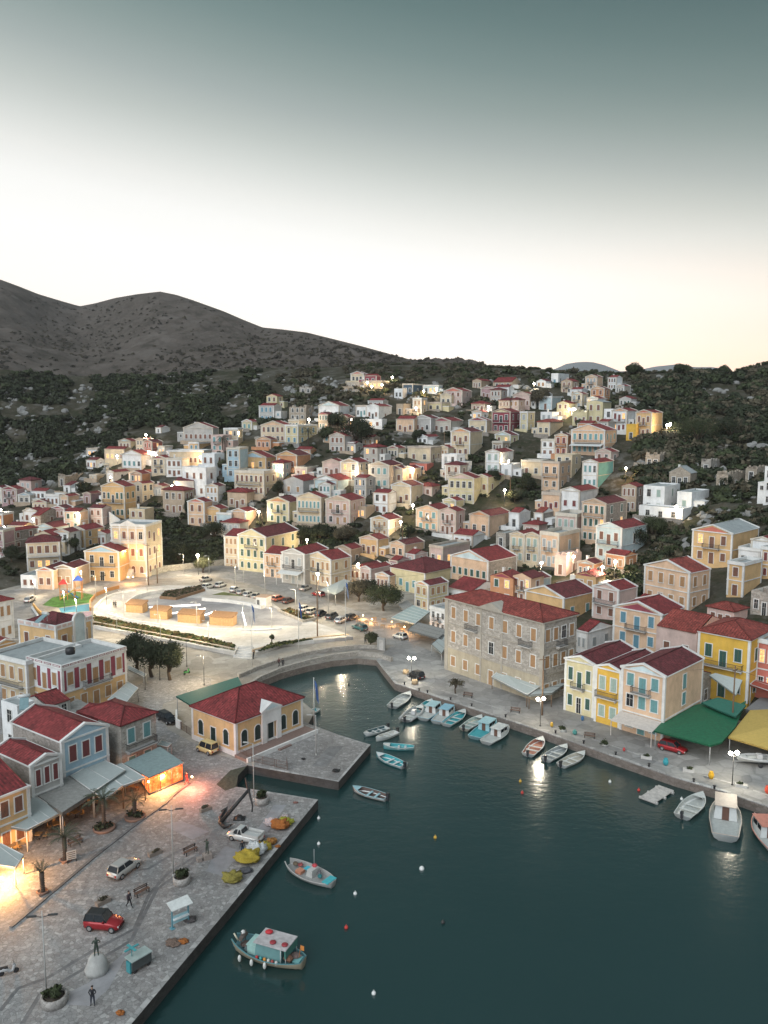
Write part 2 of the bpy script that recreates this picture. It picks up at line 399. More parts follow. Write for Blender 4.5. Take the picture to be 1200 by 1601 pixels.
# kerb line of the cafe pavement and the dark stone lines in the quay
line_strip('kerb', [(17, 1450), (80, 1397), (145, 1342), (215, 1287), (260, 1255), (275, 1240), (296, 1225)], .35, 1.32, asph_m, .13)
sheet('pavement', [(17, 1450), (80, 1397), (145, 1342), (215, 1287), (260, 1255), (275, 1240), (290, 1222), (250, 1200), (100, 1200), (-200, 1380), (-300, 1560), (-60, 1520)], Z(3.5), pave_stone)
for li, pts in enumerate(([(0, 1580), (28, 1545), (75, 1528), (150, 1483), (210, 1452), (232, 1400), (262, 1365), (320, 1330), (345, 1300)],
            [(35, 1600), (62, 1555), (130, 1515), (205, 1470), (245, 1390), (300, 1350), (350, 1285), (366, 1250)],
            [(215, 1360), (232, 1358), (270, 1335), (330, 1305), (348, 1285), (360, 1250)])):
    line_strip('paving_line', pts, .38, Z(2+.5*li), asph_m)
for q in ([(255, 1290), (283, 1283), (327, 1300), (300, 1312)], [(330, 1345), (352, 1323), (380, 1330), (345, 1368), (322, 1362)], [(400, 1300), (428, 1258), (448, 1258), (418, 1300)], [(110, 1550), (140, 1535), (205, 1480), (170, 1545), (140, 1572), (100, 1570)], [(45, 1425), (70, 1400), (35, 1400), (10, 1425)]):
    sheet('paving_panel', q, Z(1.5), asph_m if q[0][0] > 500 else pave_grey)
# platform of the custom house
sheet('platform_paving', [(400, 1199), (529, 1222), (579, 1164), (530, 1149), (482, 1131), (470, 1125), (395, 1180)], Z(1), pave_stone)
sheet('dark_pit_cover', [(488, 1197), (514, 1167), (537, 1166), (509, 1198)], Z(2), asph_m)
sheet('mossy_slip', [(338, 1226), (360, 1204), (386, 1197), (372, 1212), (369, 1230), (352, 1236)], Z(4), paint((.06, .065, .045), .9, vary=.5))
# the street between the square and the shops
sheet('street', [(0, 925), (120, 907), (250, 890), (330, 883), (420, 892), (470, 925), (560, 955), (640, 985), (660, 1000), (640, 1010), (600, 1008), (560, 985), (520, 960), (470, 940), (400, 915), (330, 900), (240, 905), (160, 915), (60, 945), (110, 985), (0, 1010), (-200, 960)], Z(2), pave_plain)
# ---------------------------------------------------------- hillside
def grid_mesh(name, P, nx, ny, mat):
    me = bpy.data.meshes.new(name)
    fs = []
    for j in range(ny-1):
        for i in range(nx-1):
            a = j*nx+i; fs.append((a, a+1, a+nx+1, a+nx))
    me.from_pydata([tuple(p) for p in P], [], fs); me.materials.append(mat)
    me.polygons.foreach_set('use_smooth', [True]*len(fs)); me.update()
    return me
def hillmat(name, rock, soil, green, sc):
    m, t, b = newmat(name); n = NB(t); o = n.tc()
    f = n.noise(o, sc, 8, .68); g = n.noise(o, sc*.25, 5, .6); f3 = n.noise(o, sc*5, 6, .75)
    base = n.ramp(f, [(.38, green), (.5, soil), (.6, tuple(x*.8 for x in rock)), (.72, rock)])
    base = n.mix(n.ramp(g, [(.4, (0, 0, 0)), (.6, (.8, .8, .8))]), base, n.ramp(f3, [(.4, green), (.58, soil), (.7, rock)]))
    n.l(base, b.inputs['Base Color']); b.inputs['Roughness'].default_value = .95; b.inputs['Specular IOR Level'].default_value = .1
    n.l(n.bump(f3, .8, .5/sc*.05), b.inputs['Normal'])
    return m
hill_m = hillmat('hillside', (.17, .165, .15), (.058, .050, .036), (.026, .032, .017), .12)
mount_m = hillmat('mountain_slope', (.150, .132, .118), (.092, .077, .066), (.045, .040, .032), .035)
def gp(px, t):
    r = lerp_tab(RIDGE, px); bs = lerp_tab(BASE, px)
    return r + (bs - r) * t
NX, NY = 330, 210
P = []
for j in range(NY):
    t = j / (NY - 1)
    for i in range(NX):
        px = -350 + i * (2000 / (NX - 1)); py = gp(px, t)
        p = aty(px, py, TY(px, py))
        k = min(1, t*6, (1-t)*8)
        q = Vector((p.x*.05, p.y*.05, 0))
        rough = .35 + (1.4 if (px < 190 + (py-600)*.1 and py < 760) or (px > 1010 and py < 800) else 0) + (1.0 if py < 640 and px < 560 else 0)
        p.z += noise.fractal(q*2.2, 1.0, 2.0, 5) * rough * k
        P.append(p)
# the back of the ridge falls away
for dz, dy in ((-6, 25), (-30, 80)):
    row = [p.copy() for p in P[:NX]]; row = [Vector((p.x, p.y+dy, p.z+dz)) for p in row]; P = row + P
hill = link('hillside', grid_mesh('hillside', P, NX, NY+2, hill_m)); tag(hill, kind='structure')
# ---------------------------------------------------------- mountain
MR = [(-600, 380), (-300, 400), (0, 437), (30, 448), (60, 460), (100, 472), (125, 479), (150, 474), (180, 466), (215, 460), (250, 456), (275, 461), (300, 469), (350, 487), (380, 500), (410, 512), (440, 515), (480, 520), (520, 530), (560, 540), (600, 551), (640, 562), (680, 564), (720, 570), (780, 573), (860, 580), (950, 590)]
MY = [(-600, 1500), (0, 1350), (125, 1500), (250, 1300), (400, 1150), (640, 900), (800, 700), (950, 650)]
P = []; NX, NY = 300, 120
for j in range(NY):
    t = j / (NY - 1)
    for i in range(NX):
        px = -600 + i * 1550 / (NX-1)
        top = lerp_tab(MR, px); bot = lerp_tab(RIDGE, px) + 14
        py = top + (bot - top) * t
        Yt = sm_tab(MY, px); Yb = 600 if px < 400 else 560
        p = aty(px, py, Yb + (Yt - Yb) * (1-t)**.8)
        q = Vector((p.x*.006, p.y*.006, 0)); k = min(1, t*10, (1-t)*6)
        p.z += (noise.fractal(q*1.6, 1.0, 2.0, 6) * 9 + noise.fractal(q*9, .9, 2.0, 6) * 3.5) * k
        P.append(p)
row = [Vector((p.x, p.y+120, p.z-25)) for p in P[:NX]]; P = row + P
mtn = link('mountain', grid_mesh('mountain', P, NX, NY+1, mount_m)); tag(mtn, kind='structure')
FH = [(700, 590), (820, 583), (865, 578), (885, 569), (905, 566), (925, 566), (945, 571), (970, 581), (1000, 578), (1025, 573), (1055, 570), (1085, 574), (1115, 574), (1150, 582), (1300, 590), (1500, 580), (1700, 590)]
P = []; NX = 120
for j in range(14):
    for i in range(NX):
        px = 700 + i*1000/(NX-1); top = lerp_tab(FH, px); py = top + (620-top)*j/13
        p = aty(px, py, 3000 - j*60); p.z += noise.fractal(Vector((p.x*.004, p.y*.004, 3)), 1, 2, 4)*6*min(1, j/2)
        P.append(p)
fh_m = hillmat('hazed_hill_slope', (.24, .26, .27), (.19, .21, .22), (.15, .17, .18), .006)  # paler blue-grey: the haze of distance is put into the slope colours
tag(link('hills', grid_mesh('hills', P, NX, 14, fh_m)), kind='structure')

# dusk haze
hz = MB(); hz.box(-2600, 2600, -300, 3100, -8, 330)
m, t, b = newmat('haze_air'); t.nodes.remove(b); pv = t.nodes.new('ShaderNodeVolumePrincipled'); pv.inputs['Density'].default_value = HAZE; pv.inputs['Color'].default_value = (.93, .93, .95, 1); pv.inputs['Anisotropy'].default_value = .2
t.links.new(pv.outputs[0], t.nodes['Material Output'].inputs['Volume'])
hz.build('haze', m)['kind'] = 'stuff'
# ================================================================== houses
PAL = dict(cream=(.60,.50,.35), white=(.72,.73,.73), ochre=(.60,.40,.20), peach=(.63,.44,.30), pink=(.55,.42,.38), coral=(.50,.16,.12), mauve=(.40,.26,.27), maroon=(.27,.06,.08),
    yellow=(.62,.38,.06), paleyellow=(.56,.50,.31), blue=(.33,.46,.54), teal=(.16,.40,.40), paleblue=(.50,.60,.62), navy=(.05,.09,.14), tan=(.40,.32,.24), grey=(.42,.41,.39), greige=(.48,.44,.38), orange=(.55,.27,.14), mint=(.50,.58,.52))
SHUT = dict(brown=(.17,.08,.055), wood=(.34,.20,.10), blue=(.11,.24,.31), turq=(.12,.27,.28), green=(.03,.085,.07), grey=(.32,.35,.36), bottle=(.012,.028,.026), dark=None, maroon=(.16,.04,.04), pale=(.28,.37,.33), lit=None)
CN = dict(paleyellow='pale yellow', paleblue='pale blue', greige='beige', mint='pale green')
SN = dict(turq='turquoise', wood='wooden', pale='pale green', maroon='dark red')
white_t = plaster((.64, .64, .62), .2)
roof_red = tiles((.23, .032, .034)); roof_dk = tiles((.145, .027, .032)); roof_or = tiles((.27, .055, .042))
trim_b = plaster((.56, .52, .45), .35); trim_c = plaster((.50, .43, .36), .4)
roof_grey = plaster((.30, .33, .33), .4)
iron = paint((.03, .03, .032), .5)
WCACHE = {}
def window_mesh(kind, sh, w, h, near):
    k = (kind, sh, round(w, 1), round(h, 1), near)
    if k in WCACHE: return WCACHE[k]
    w, h = k[2], k[3]
    # origin: middle of the sill, on the wall plane, -Y is outward
    f = MB(); t = .14 if near else .18
    arch = kind == 'arch'
    def fr(x0, x1, z0, z1, d): f.box(x0, x1, -d, .02, z0, z1, 0)
    fr(-w/2-t, -w/2, -.02, h+t, .07); fr(w/2, w/2+t, -.02, h+t, .07)
    if not arch: fr(-w/2, w/2, h, h+t, .07)
    else:
        n = 8
        for i in range(n):
            a0, a1 = math.pi*i/n, math.pi*(i+1)/n
            pts = [(w/2*math.cos(a0), w/2*math.sin(a0)), ((w/2+t)*math.cos(a0), (w/2+t)*math.sin(a0)), ((w/2+t)*math.cos(a1), (w/2+t)*math.sin(a1)), (w/2*math.cos(a1), w/2*math.sin(a1))]
            b0 = [(x, -.07, h+z) for x, z in pts]; b1 = [(x, .02, h+z) for x, z in pts]
            f.add(b0+b1, [(0,1,2,3), (7,6,5,4), (1,0,4,5), (2,1,5,6), (3,2,6,7), (0,3,7,4)], 0)
    if kind != 'door': fr(-w/2-t-.05, w/2+t+.05, -.12, -.02, .13)
    s = MB(); top = h
    if sh in ('dark', 'lit'):
        s.box(-w/2, w/2, -.025, .01, 0, top, 0)
        s.box(-.03, .03, -.05, -.025, 0, top, 1)
        if near or h > 1.3: s.box(-w/2, -.03, -.05, -.025, top*.62, top*.62+.05, 1); s.box(.03, w/2, -.05, -.025, top*.62, top*.62+.05, 1)
        mats = [glass() if sh == 'dark' else litwin(), paint((.45, .43, .4), .6)]
    else:
        c = SHUT[sh]
        s.box(-w/2, -.015, -.045, .01, 0, top, 0); s.box(.015, w/2, -.045, .01, 0, top, 0)
        if near:
            q = top/3
            for a in (-1, 1):
                x0, x1 = (-w/2+.07, -.08) if a < 0 else (.08, w/2-.07)
                for kx in range(3):
                    z0, z1 = kx*q+.08, (kx+1)*q-.06
                    nn = max(2, int((z1-z0)/.14))
                    for i in range(nn): zz = z0 + (z1-z0)*i/nn; s.box(x0, x1, -.062, -.045, zz, zz+.07, 0)
        mats = [paint(c, .6)]
    if arch:
        n = 10; pts = [(w/2*math.cos(math.pi*i/n), h+w/2*math.sin(math.pi*i/n)) for i in range(n+1)]
        s.add([(x, -.045, z) for x, z in pts], [tuple(range(n+1))[::-1]], 0)
    WCACHE[k] = (f.mesh('window_frame', white_t), s.mesh('shutter' if sh not in ('dark', 'lit') else 'pane', mats))
    if not near:
        g = MB(); g.v = list(f.v); g.f = list(f.f); g.m = [0]*len(f.f); g.uv = [None]*len(f.f); g.sm = [False]*len(f.f)
        g.add(s.v, s.f, 1); g.m[len(f.f):] = [q+1 for q in s.m]
        WCACHE[k] = (g.mesh('window', [white_t]+mats), None)
    return WCACHE[k]
def add_window(par, kind, sh, w, h, loc, rz, near):
    a, s = window_mesh(kind, sh, w, h, near)
    nm = 'door' if kind == 'door' else 'window'
    o = link(nm, a, par, loc, rz)
    if s: link('shutter' if sh not in ('dark', 'lit') else 'pane', s, o)
    return o
BALC = {}
def balcony(par, w, loc, rz, stone=False, d=1.0):
    k = (round(w, 1), stone, d)
    if k not in BALC:
        s = MB(); w2 = k[0]/2
        s.box(-w2, w2, -d, 0, -.16, 0, 0)
        for x in (-w2+.25, w2-.25): s.box(x-.08, x+.08, -d*.6, 0, -.5, -.16, 0)
        r = MB()
        if stone:
            r.box(-w2, w2, -d, -d+.12, .85, .97, 0)
            for i in range(int(k[0]/.3)+1): x = -w2+.1+i*(k[0]-.2)/int(k[0]/.3); r.box(x-.06, x+.06, -d+.02, -d+.1, 0, .85, 0)
            rm = white_t
        else:
            r.box(-w2, w2, -d, -d+.05, .92, .98, 0); r.box(-w2, w2, -d, -d+.05, .08, .12, 0)
            for sx in (-1, 1):
                x0 = sx*w2; r.box(min(x0, x0-sx*.05), max(x0, x0-sx*.05), -d+.05, 0, .92, .98, 0)
            nn = int(k[0]/.16)
            for i in range(nn+1): x = -w2+.02+i*(k[0]-.06)/nn; r.box(x, x+.028, -d+.01, -d+.038, 0, .92, 0)
            for j in range(4):
                for sx in (-1, 1): x = sx*(w2-.03); r.box(x-.015, x+.015, -d+.2*j+.15, -d+.2*j+.18, 0, .92, 0)
            rm = iron
        BALC[k] = (s.mesh('balcony', plaster((.45, .44, .42), .4)), r.mesh('railing', rm))
    o = link('balcony', BALC[k][0], par, loc, rz); link('railing', BALC[k][1], o)
    return o
HOUSES = []; INFO = []
def solve_len(P, d, px):
    """length along ground direction d from P at which the point shows at picture column px"""
    k = (px - 600) / FPX
    # X+sdx = k*((Y+sdy)*CT + (HC-z)*ST)
    den = d[0] - k * d[1] * CT
    return (k * (P.y * CT + (HC - P.z) * ST) - P.x) / den
def solve_h(P, py):
    v = (py - 800.5) / FPX; a = math.atan(v) + TH
    return (HC - P.y * math.tan(a)) - P.z
def gable_roof(b, x0, x1, y0, y1, z, rise, ov, m=0, th=.14, ovf=.25):
    """ridge along y; two tiled slabs"""
    xm = (x0+x1)/2; hw = (x1-x0)/2; L_ = y1-y0+2*ovf; sl = math.hypot(hw+ov, rise*(hw+ov)/hw)
    for s in (-1, 1):
        xe = xm + s*(hw+ov); ze = z - rise*ov/hw
        ya, yb = y0-ovf, y1+ovf
        T = [(xe, ya, ze+th), (xe, yb, ze+th), (xm, yb, z+rise+th), (xm, ya, z+rise+th)]
        Bm = [(xe, ya, ze), (xe, yb, ze), (xm, yb, z+rise), (xm, ya, z+rise)]
        uv = [(0, 0), (L_, 0), (L_, sl), (0, sl)]
        if s < 0: T = T[::-1]; uv = uv[::-1]
        b.face(T, m, uv)
        b.face(Bm if s < 0 else Bm[::-1], m, None)
        b.face([Bm[0], Bm[1], (xe, yb, ze+th), (xe, ya, ze+th)] if s > 0 else [Bm[1], Bm[0], (xe, ya, ze+th), (xe, yb, ze+th)], m)
        for yy, fl in ((ya, 0), (yb, 1)):
            q = [(xe, yy, ze), (xm, yy, z+rise), (xm, yy, z+rise+th), (xe, yy, ze+th)]
            if (s > 0) != bool(fl): q = q[::-1]
            b.face(q, m)
    b.tube([(xm, y0-ovf, z+rise+th), (xm, y1+ovf, z+rise+th)], .12, 6, m)
def hip_roof(b, x0, x1, y0, y1, z, rise, ov, m=0, th=.12):
    X0, X1, Y0, Y1 = x0-ov, x1+ov, y0-ov, y1+ov; w, d = X1-X0, Y1-Y0; z0 = z
    if w >= d: A = ((X0+d/2, (Y0+Y1)/2), (X1-d/2, (Y0+Y1)/2))
    else: A = (((X0+X1)/2, Y0+w/2), ((X0+X1)/2, Y1-w/2))
    a = (*A[0], z0+rise+th); c = (*A[1], z0+rise+th); zz = z0+th
    p = [(X0, Y0, zz), (X1, Y0, zz), (X1, Y1, zz), (X0, Y1, zz)]
    h2 = min(w, d)/2; sl = math.hypot(h2, rise)
    def fc(q, e0, e1):
        e0 = Vector(e0); e1 = Vector(e1); ex = (e1-e0); LL = ex.length; ex.normalize()
        uv = []
        for v in q:
            r = Vector(v)-e0; u = r.dot(ex); w_ = (r-ex*u).length; uv.append((u, w_))
        b.face(q, m, uv)
    if w >= d:
        fc([p[0], p[1], c, a], p[0], p[1]); fc([p[2], p[3], a, c], p[2], p[3]); fc([p[1], p[2], c], p[1], p[2]); fc([p[3], p[0], a], p[3], p[0])
    else:
        fc([p[0], p[1], a], p[0], p[1]); fc([p[1], p[2], c, a], p[1], p[2]); fc([p[2], p[3], c], p[2], p[3]); fc([p[3], p[0], a, c], p[3], p[0])
    b.box(X0, X1, Y0, Y1, z0-.02, z0+th-.003, m)
    for q in p:
        e = min((a, c), key=lambda s_: (Vector(s_)-Vector(q)).length); b.tube([q, e], .11, 5, m)
    b.tube([a, c], .11, 5, m)
def house(xl, xn, xr, yn, ye, a, wall, roof='g', sh='brown', cols=3, fl=2, sc=0, lab=None, row=None, front='L', dep=None, wid=None, trim=True, ped=None, bal=0, lit=0, awn=False, stone_side=False, rm=None, base=None,
          near=False, arch=0, sidesh=None, chim=0, rise=.30, z=None, wh=None, band=True, kinds=None, cat='house', name=None, parapet=0, side2=None):
    P = atz(xn, yn, z) if z is not None else ground(xn, yn)
    a = R(a); Lw = (-math.cos(a), math.sin(a)); Rw = (math.sin(a), math.cos(a))
    wl = solve_len(P, Lw, xl) if (xl is not None and abs(xl-xn) > 3.2) else None
    wr = solve_len(P, Rw, xr) if (xr is not None and abs(xr-xn) > 3.2) else None
    H = solve_h(P, ye)
    if front == 'L': Wd, Dp, rz = wl, wr, -a
    else: Wd, Dp, rz = wr, wl, math.pi/2 - a
    if wid: Wd = wid
    if dep: Dp = dep
    if Wd is None or Wd < 1 or Wd > 60: Wd = 7 if Wd is None or Wd < 1 else min(Wd, 40)
    if Dp is None or Dp < 1: Dp = max(6, Wd*.9)
    if Dp > 30: Dp = 12
    if not near: Dp = min(max(Dp, 5.5), 13)
    if not near and Wd < 3: Wd = 3.4
    # centre
    lx = Vector((math.cos(rz), math.sin(rz), 0)); ly = Vector((-math.sin(rz), math.cos(rz), 0))
    nx = Wd/2 if front == 'L' else -Wd/2
    C = P - lx*nx + ly*(Dp/2)
    C.z = P.z
    HOUSES.append((C.x, C.y, C.z, max(Wd, Dp)/2, H, xl if xl else xn, xr if xr else xn, ye, yn))
    DIM = (Wd, Dp, H, rz)
    root = empty(name or 'house', C, rz, None, cat)
    INFO.append((root, row or '', (xl+xn)/2, (wall, roof, sh, fl), lab))
    x0, x1, y0, y1 = -Wd/2, Wd/2, -Dp/2, Dp/2
    found = -1.5 if near else -5
    wm = stonewall((.37, .34, .30)) if wall == 'stone' else (stonewall((.36, .31, .25)) if wall == 'tanstone' else plaster(PAL[wall], .3))
    b = MB(); b.box(x0, x1, y0, y1, found, H, 0)
    rs = rise*Wd/2*1.15
    if not near and roof in ('g', 'gs') and not chim and random.random() < .3: chim = 1
    if roof == 'g':
        for yy, fl_ in ((y0, 0), (y1, 1)):
            q = [(x0, yy, H), (x1, yy, H), (0, yy, H+rs)]; b.face(q if not fl_ else q[::-1], 0)
    if roof == 'gs':
        rs = rise*Dp/2*1.15
        for xx, fl_ in ((x0, 1), (x1, 0)):
            q = [(xx, y0, H), (xx, y1, H), (xx, 0, H+rs)]; b.face(q if not fl_ else q[::-1], 0)
    ss = stone_side
    if ss:
        sx = 1 if front == 'L' else -1
        xx = x1 if sx > 0 else x0
        b.box(min(xx, xx+sx*.03), max(xx, xx+sx*.03), y0+.3, y1, found, H-.02, 1)
    if side2: b.box(x1, x1+.03, y0+.3, y1, found, H-.02, 3)
    if ped and roof == 'g':
        k = .8; b.face([(x0*k, y0-.03, H+.08*rs), (x1*k, y0-.03, H+.08*rs), (0, y0-.03, H+.84*rs)], 2)
    b.build('wall', [wm, stonewall((.29, .26, .235)), plaster(PAL.get(ped, (.27, .05, .05)) if ped else (.5, .5, .5), .2)] + ([plaster(PAL[side2], .2)] if side2 else []), root)
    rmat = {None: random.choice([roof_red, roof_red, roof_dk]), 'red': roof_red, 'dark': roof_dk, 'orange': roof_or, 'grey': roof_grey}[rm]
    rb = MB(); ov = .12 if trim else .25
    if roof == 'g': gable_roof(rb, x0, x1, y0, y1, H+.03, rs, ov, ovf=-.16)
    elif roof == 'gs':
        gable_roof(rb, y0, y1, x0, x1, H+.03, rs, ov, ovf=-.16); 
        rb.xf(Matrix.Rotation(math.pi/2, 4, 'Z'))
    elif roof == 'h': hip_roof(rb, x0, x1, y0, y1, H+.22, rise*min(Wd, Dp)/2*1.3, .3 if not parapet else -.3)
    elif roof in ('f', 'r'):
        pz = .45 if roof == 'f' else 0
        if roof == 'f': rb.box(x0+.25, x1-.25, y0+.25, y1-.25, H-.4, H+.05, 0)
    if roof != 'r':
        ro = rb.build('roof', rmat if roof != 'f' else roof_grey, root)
        for i in range(chim):
            cb = MB(); cx = x0+Wd*(.3+.4*i); cy = y0+Dp*.55; cz = H + (rs*(1-abs(cx)/(Wd/2)) if roof == 'g' else rs*.5)
            cb.box(cx-.3, cx+.3, cy-.3, cy+.3, cz-.3, cz+1.1, 0); cb.box(cx-.38, cx+.38, cy-.38, cy+.38, cz+1.1, cz+1.22, 0)
            cb.build('chimney', white_t, ro)
    # trim: corner strips, eaves cornice, floor band, raking cornice
    T = MB(); tw = .35 if near else .38; td = .06
    if trim:
        corners = [(x0, y0), (x1, y0)]; 
        for cx in (x0, x1):
            s_ = 1 if cx > 0 else -1
            T.box(min(cx+s_*td, cx-s_*tw), max(cx+s_*td, cx-s_*tw), y0-td, y0+tw, 0, H, 0)
        for cx in (x0, x1):
            s_ = 1 if cx > 0 else -1
            T.box(min(cx+s_*td, cx-s_*tw), max(cx+s_*td, cx-s_*tw), y1-tw, y1+td, 0, H, 0)
        T.box(x0-.16, x1+.16, y0-.2, y0+.05, H, H+.22, 0)
        T.box(x0-.16, x0+.05, y0+.05, y1+.1, H-.003, H+.15, 0); T.box(x1-.05, x1+.16, y0+.05, y1+.1, H-.003, H+.15, 0)
        if fl > 1 and band: T.box(x0-.10, x1+.10, y0-.1, y0, H/fl-.1, H/fl+.1, 0); T.box(x1, x1+.10, y0+.001, y1, H/fl-.1, H/fl+.1, 0); T.box(x0-.1, x0, y0+.001, y1, H/fl-.1, H/fl+.1, 0)
        if roof == 'g':
            for yy, o1 in ((y0, -1), (y1, 1)):
                for s_ in (-1, 1):
                    xe = s_*(Wd/2+.2); ya, yb = (yy-.22, yy+.2) if o1 < 0 else (yy-.2, yy+.12)
                    v = [(xe, ya, H+.05), (0, ya, H+rs+.05), (0, ya, H+rs+.34), (xe, ya, H+.34), (xe, yb, H+.05), (0, yb, H+rs+.05), (0, yb, H+rs+.34), (xe, yb, H+.34)]
                    fs = [(0,1,2,3), (7,6,5,4), (3,2,6,7), (1,0,4,5), (0,3,7,4), (2,1,5,6)]
                    T.add(v, fs if s_ < 0 else [f[::-1] for f in fs], 0)
        if roof == 'f':
            pz = parapet or .5
            T.box(x0-.12, x1+.12, y0-.12, y0+.22, H+.22, H+.22+pz, 0); T.box(x0-.12, x1+.12, y1-.2, y1+.1, H, H+.22+pz, 0)
            T.box(x0-.12, x0+.2, y0+.22, y1-.2, H+.15, H+.22+pz, 0); T.box(x1-.2, x1+.12, y0+.22, y1-.2, H+.15, H+.22+pz, 0)
        T.build('cornice', white_t if near else random.choice([white_t, trim_b, trim_c, trim_b]), root)
    elif roof == 'f':
        T.box(x0, x1, y0, y0+.22, H, H+.45, 0); T.box(x0, x1, y1-.22, y1, H, H+.45, 0); T.box(x0, x0+.22, y0+.22, y1-.22, H, H+.45, 0); T.box(x1-.22, x1, y0+.22, y1-.22, H, H+.45, 0)
        T.build('parapet', wm, root)
    elif roof == 'r':
        # broken wall tops
        for i in range(int((Wd+Dp)*1.2)):
            if i % 2: x = random.uniform(x0, x1-.8); T.box(x, x+random.uniform(.5, 1.4), y0, y0+.4, H, H+random.uniform(.2, 1.1), 0)
            else: y = random.uniform(y0+.5, y1-1); T.box(x1-.4, x1, y, y+random.uniform(.5, 1.4), H, H+random.uniform(.2, 1.1), 0)
        T.build('broken_top', wm, root)
    if not near and roof != 'r':
        r_ = random.random()
        if r_ < .6:
            cw = MB(); dd = random.uniform(1.8, 3.2); xa, xb = x0-random.uniform(0, 2), x1+random.uniform(0, 1.5)
            cw.box(xa, xb, y0-dd, y0-.25, -6, -.02, 0); cw.box(xa, xb, y0-dd, y0-dd+.25, -.02, .85, 0)
            cw.box(xa, xa+.25, y0-dd+.25, y0-.25, -.02, .85, 0)
            cw.build('courtyard_wall', random.choice([stonewall((.28, .25, .22)), white_t, wm, plaster(PAL['tan'], .4)]), root)
        if random.random() < .4:
            an = MB(); aw_ = random.uniform(2, 3.4); s_ = random.choice((-1, 1)) if front == 'L' else 1; xa = x1+.01 if s_ > 0 else x0-aw_-.01; ah = H*random.uniform(.42, .7)
            ya = y0 + random.uniform(.3, 2)
            an.box(xa, xa+aw_, ya, y1-.3, -5, ah, 0); an.box(xa-.05, xa+aw_+.05, ya-.06, y1-.25, ah, ah+.3, 1)
            ao = an.build('annex', [random.choice([white_t, wm, wm]), white_t], root)
            if ah > 2.4: add_window(ao, 'win', random.choice(['dark', sh]), .8, 1.1, (xa+aw_/2, ya, ah-1.8), 0, False)
    # windows
    fh = H/fl
    wh_ = wh or min(2.1, fh*.56)
    def row_windows(n, fi, length, mk, shx, base_n):
        if n <= 0: return
        ww = min(1.05, length/n*.5, wh_*.62)
        for i in range(n):
            u = -length/2 + length*(i+.5)/n
            if n == 3 and length > 5: u *= .92
            zz = fi*fh
            mid = (n % 2 == 1 and i == n//2)
            dr = (fi == 0 and mid) or (mid and bal and fi == fl-1)
            hh = wh_*1.22 if dr else wh_
            if fi == 0 and not dr: hh *= .85
            zz += .12 if dr else fh*.27
            s_ = shx
            if lit and random.random() < lit: s_ = 'lit'
            elif shx not in ('dark',) and random.random() < (.03 if near else .12): s_ = 'dark'
            hh = min(hh, fh*.8)
            kd = 'door' if dr else ('arch' if arch and (fi == 0 or arch > 1) else 'win')
            if kd == 'arch': hh -= ww*.4
            add_window(root, kd, s_, ww, hh, *mk(u, zz), near)
    for fi in range(fl):
        row_windows(cols, fi, Wd-.6, lambda u, zz: ((u, y0-(.0 if not ss else .0), zz), 0), sh, 0)
        if sc:
            if front == 'L': row_windows(sc, fi, Dp-.6, lambda u, zz: ((x1+(.03 if ss else 0), u, zz), math.pi/2), sidesh or sh, 0)
            else: row_windows(sc, fi, Dp-.6, lambda u, zz: ((x0-(.03 if ss else 0), u, zz), -math.pi/2), sidesh or sh, 0)
    if bal:
        bw = Wd*.42 if bal == 1 else (Wd*.8 if bal == 2 else Wd*.95)
        balcony(root, bw, (0, y0-.01, (fl-1)*fh+.1), 0, stone=(bal == 3))
    if awn:
        aw = MB(); zc = fh*.93
        aw.add([(x0*.95, y0-.1, zc), (x1*.95, y0-.1, zc), (x1*.95, y0-3.2, zc-.7), (x0*.95, y0-3.2, zc-.7), (x0*.95, y0-.1, zc-.06), (x1*.95, y0-.1, zc-.06), (x1*.95, y0-3.2, zc-.76), (x0*.95, y0-3.2, zc-.76)],
               [(3,2,1,0), (4,5,6,7), (2,3,7,6), (1,2,6,5), (3,0,4,7)], 0)
        for x in (x0*.93, x1*.93): aw.box(x-.05, x+.05, y0-3.15, y0-3.05, 0, zc-.72, 0)
        aw.build('awning', paint((.55, .57, .56) if awn is True else awn, .8), root)
    print('H', (lab or row)[:30], xn, yn, 'W%.1f D%.1f H%.1f' % (Wd, Dp, H), 'Y%.0f z%.1f' % (P.y, P.z), wl and round(wl,1), wr and round(wr,1))
    DIMS[root.name] = DIM
    return root
DIMS = {}
h = house
# ---- far left quarter
Q = 'left edge quarter under the dark cliff'
h(3,27,40,789,766,12,'mauve','g','brown',3,2,row=Q,ped='maroon',bal=1); h(-12,3,8,787,764,12,'cream','g','brown',3,2,row=Q); h(31,49,61,767,752,25,'pink','h','grey',2,1,1,row=Q,trim=False)
h(29,47,54,788,775,10,'greige','g','dark',2,1,row=Q,ped='blue',rm='grey'); h(49,72,82,781,769,15,'white','gs','brown',3,1,row=Q); h(51,73,80,797,786,10,'cream','g','brown',3,1,row=Q,ped='maroon')
h(72,93,98,791,776,12,'white','f','brown',3,1,row=Q); h(95,107,125,795,777,20,'peach','g','brown',2,1,1,row=Q,ped='ochre'); h(105,110,133,771,760,25,'white','gs','dark',1,1,1,row=Q)
h(96,102,131,760,745,20,'tanstone','r','dark',1,1,0,row=Q,trim=False); h(80,101,104,809,796,10,'mauve','g','brown',3,1,row=Q,ped='maroon'); h(136,142,160,787,773,20,'mauve','g','brown',1,1,row=Q)
Q = 'rows of houses above the left street'
h(37,58,67,819,800,15,'white','g','brown',2,1,row=Q); h(57,64,98,823,806,20,'stone','gs','brown',1,1,1,row=Q,trim=False); h(56,83,115,843,826,22,'paleblue','g','brown',2,1,1,row=Q)
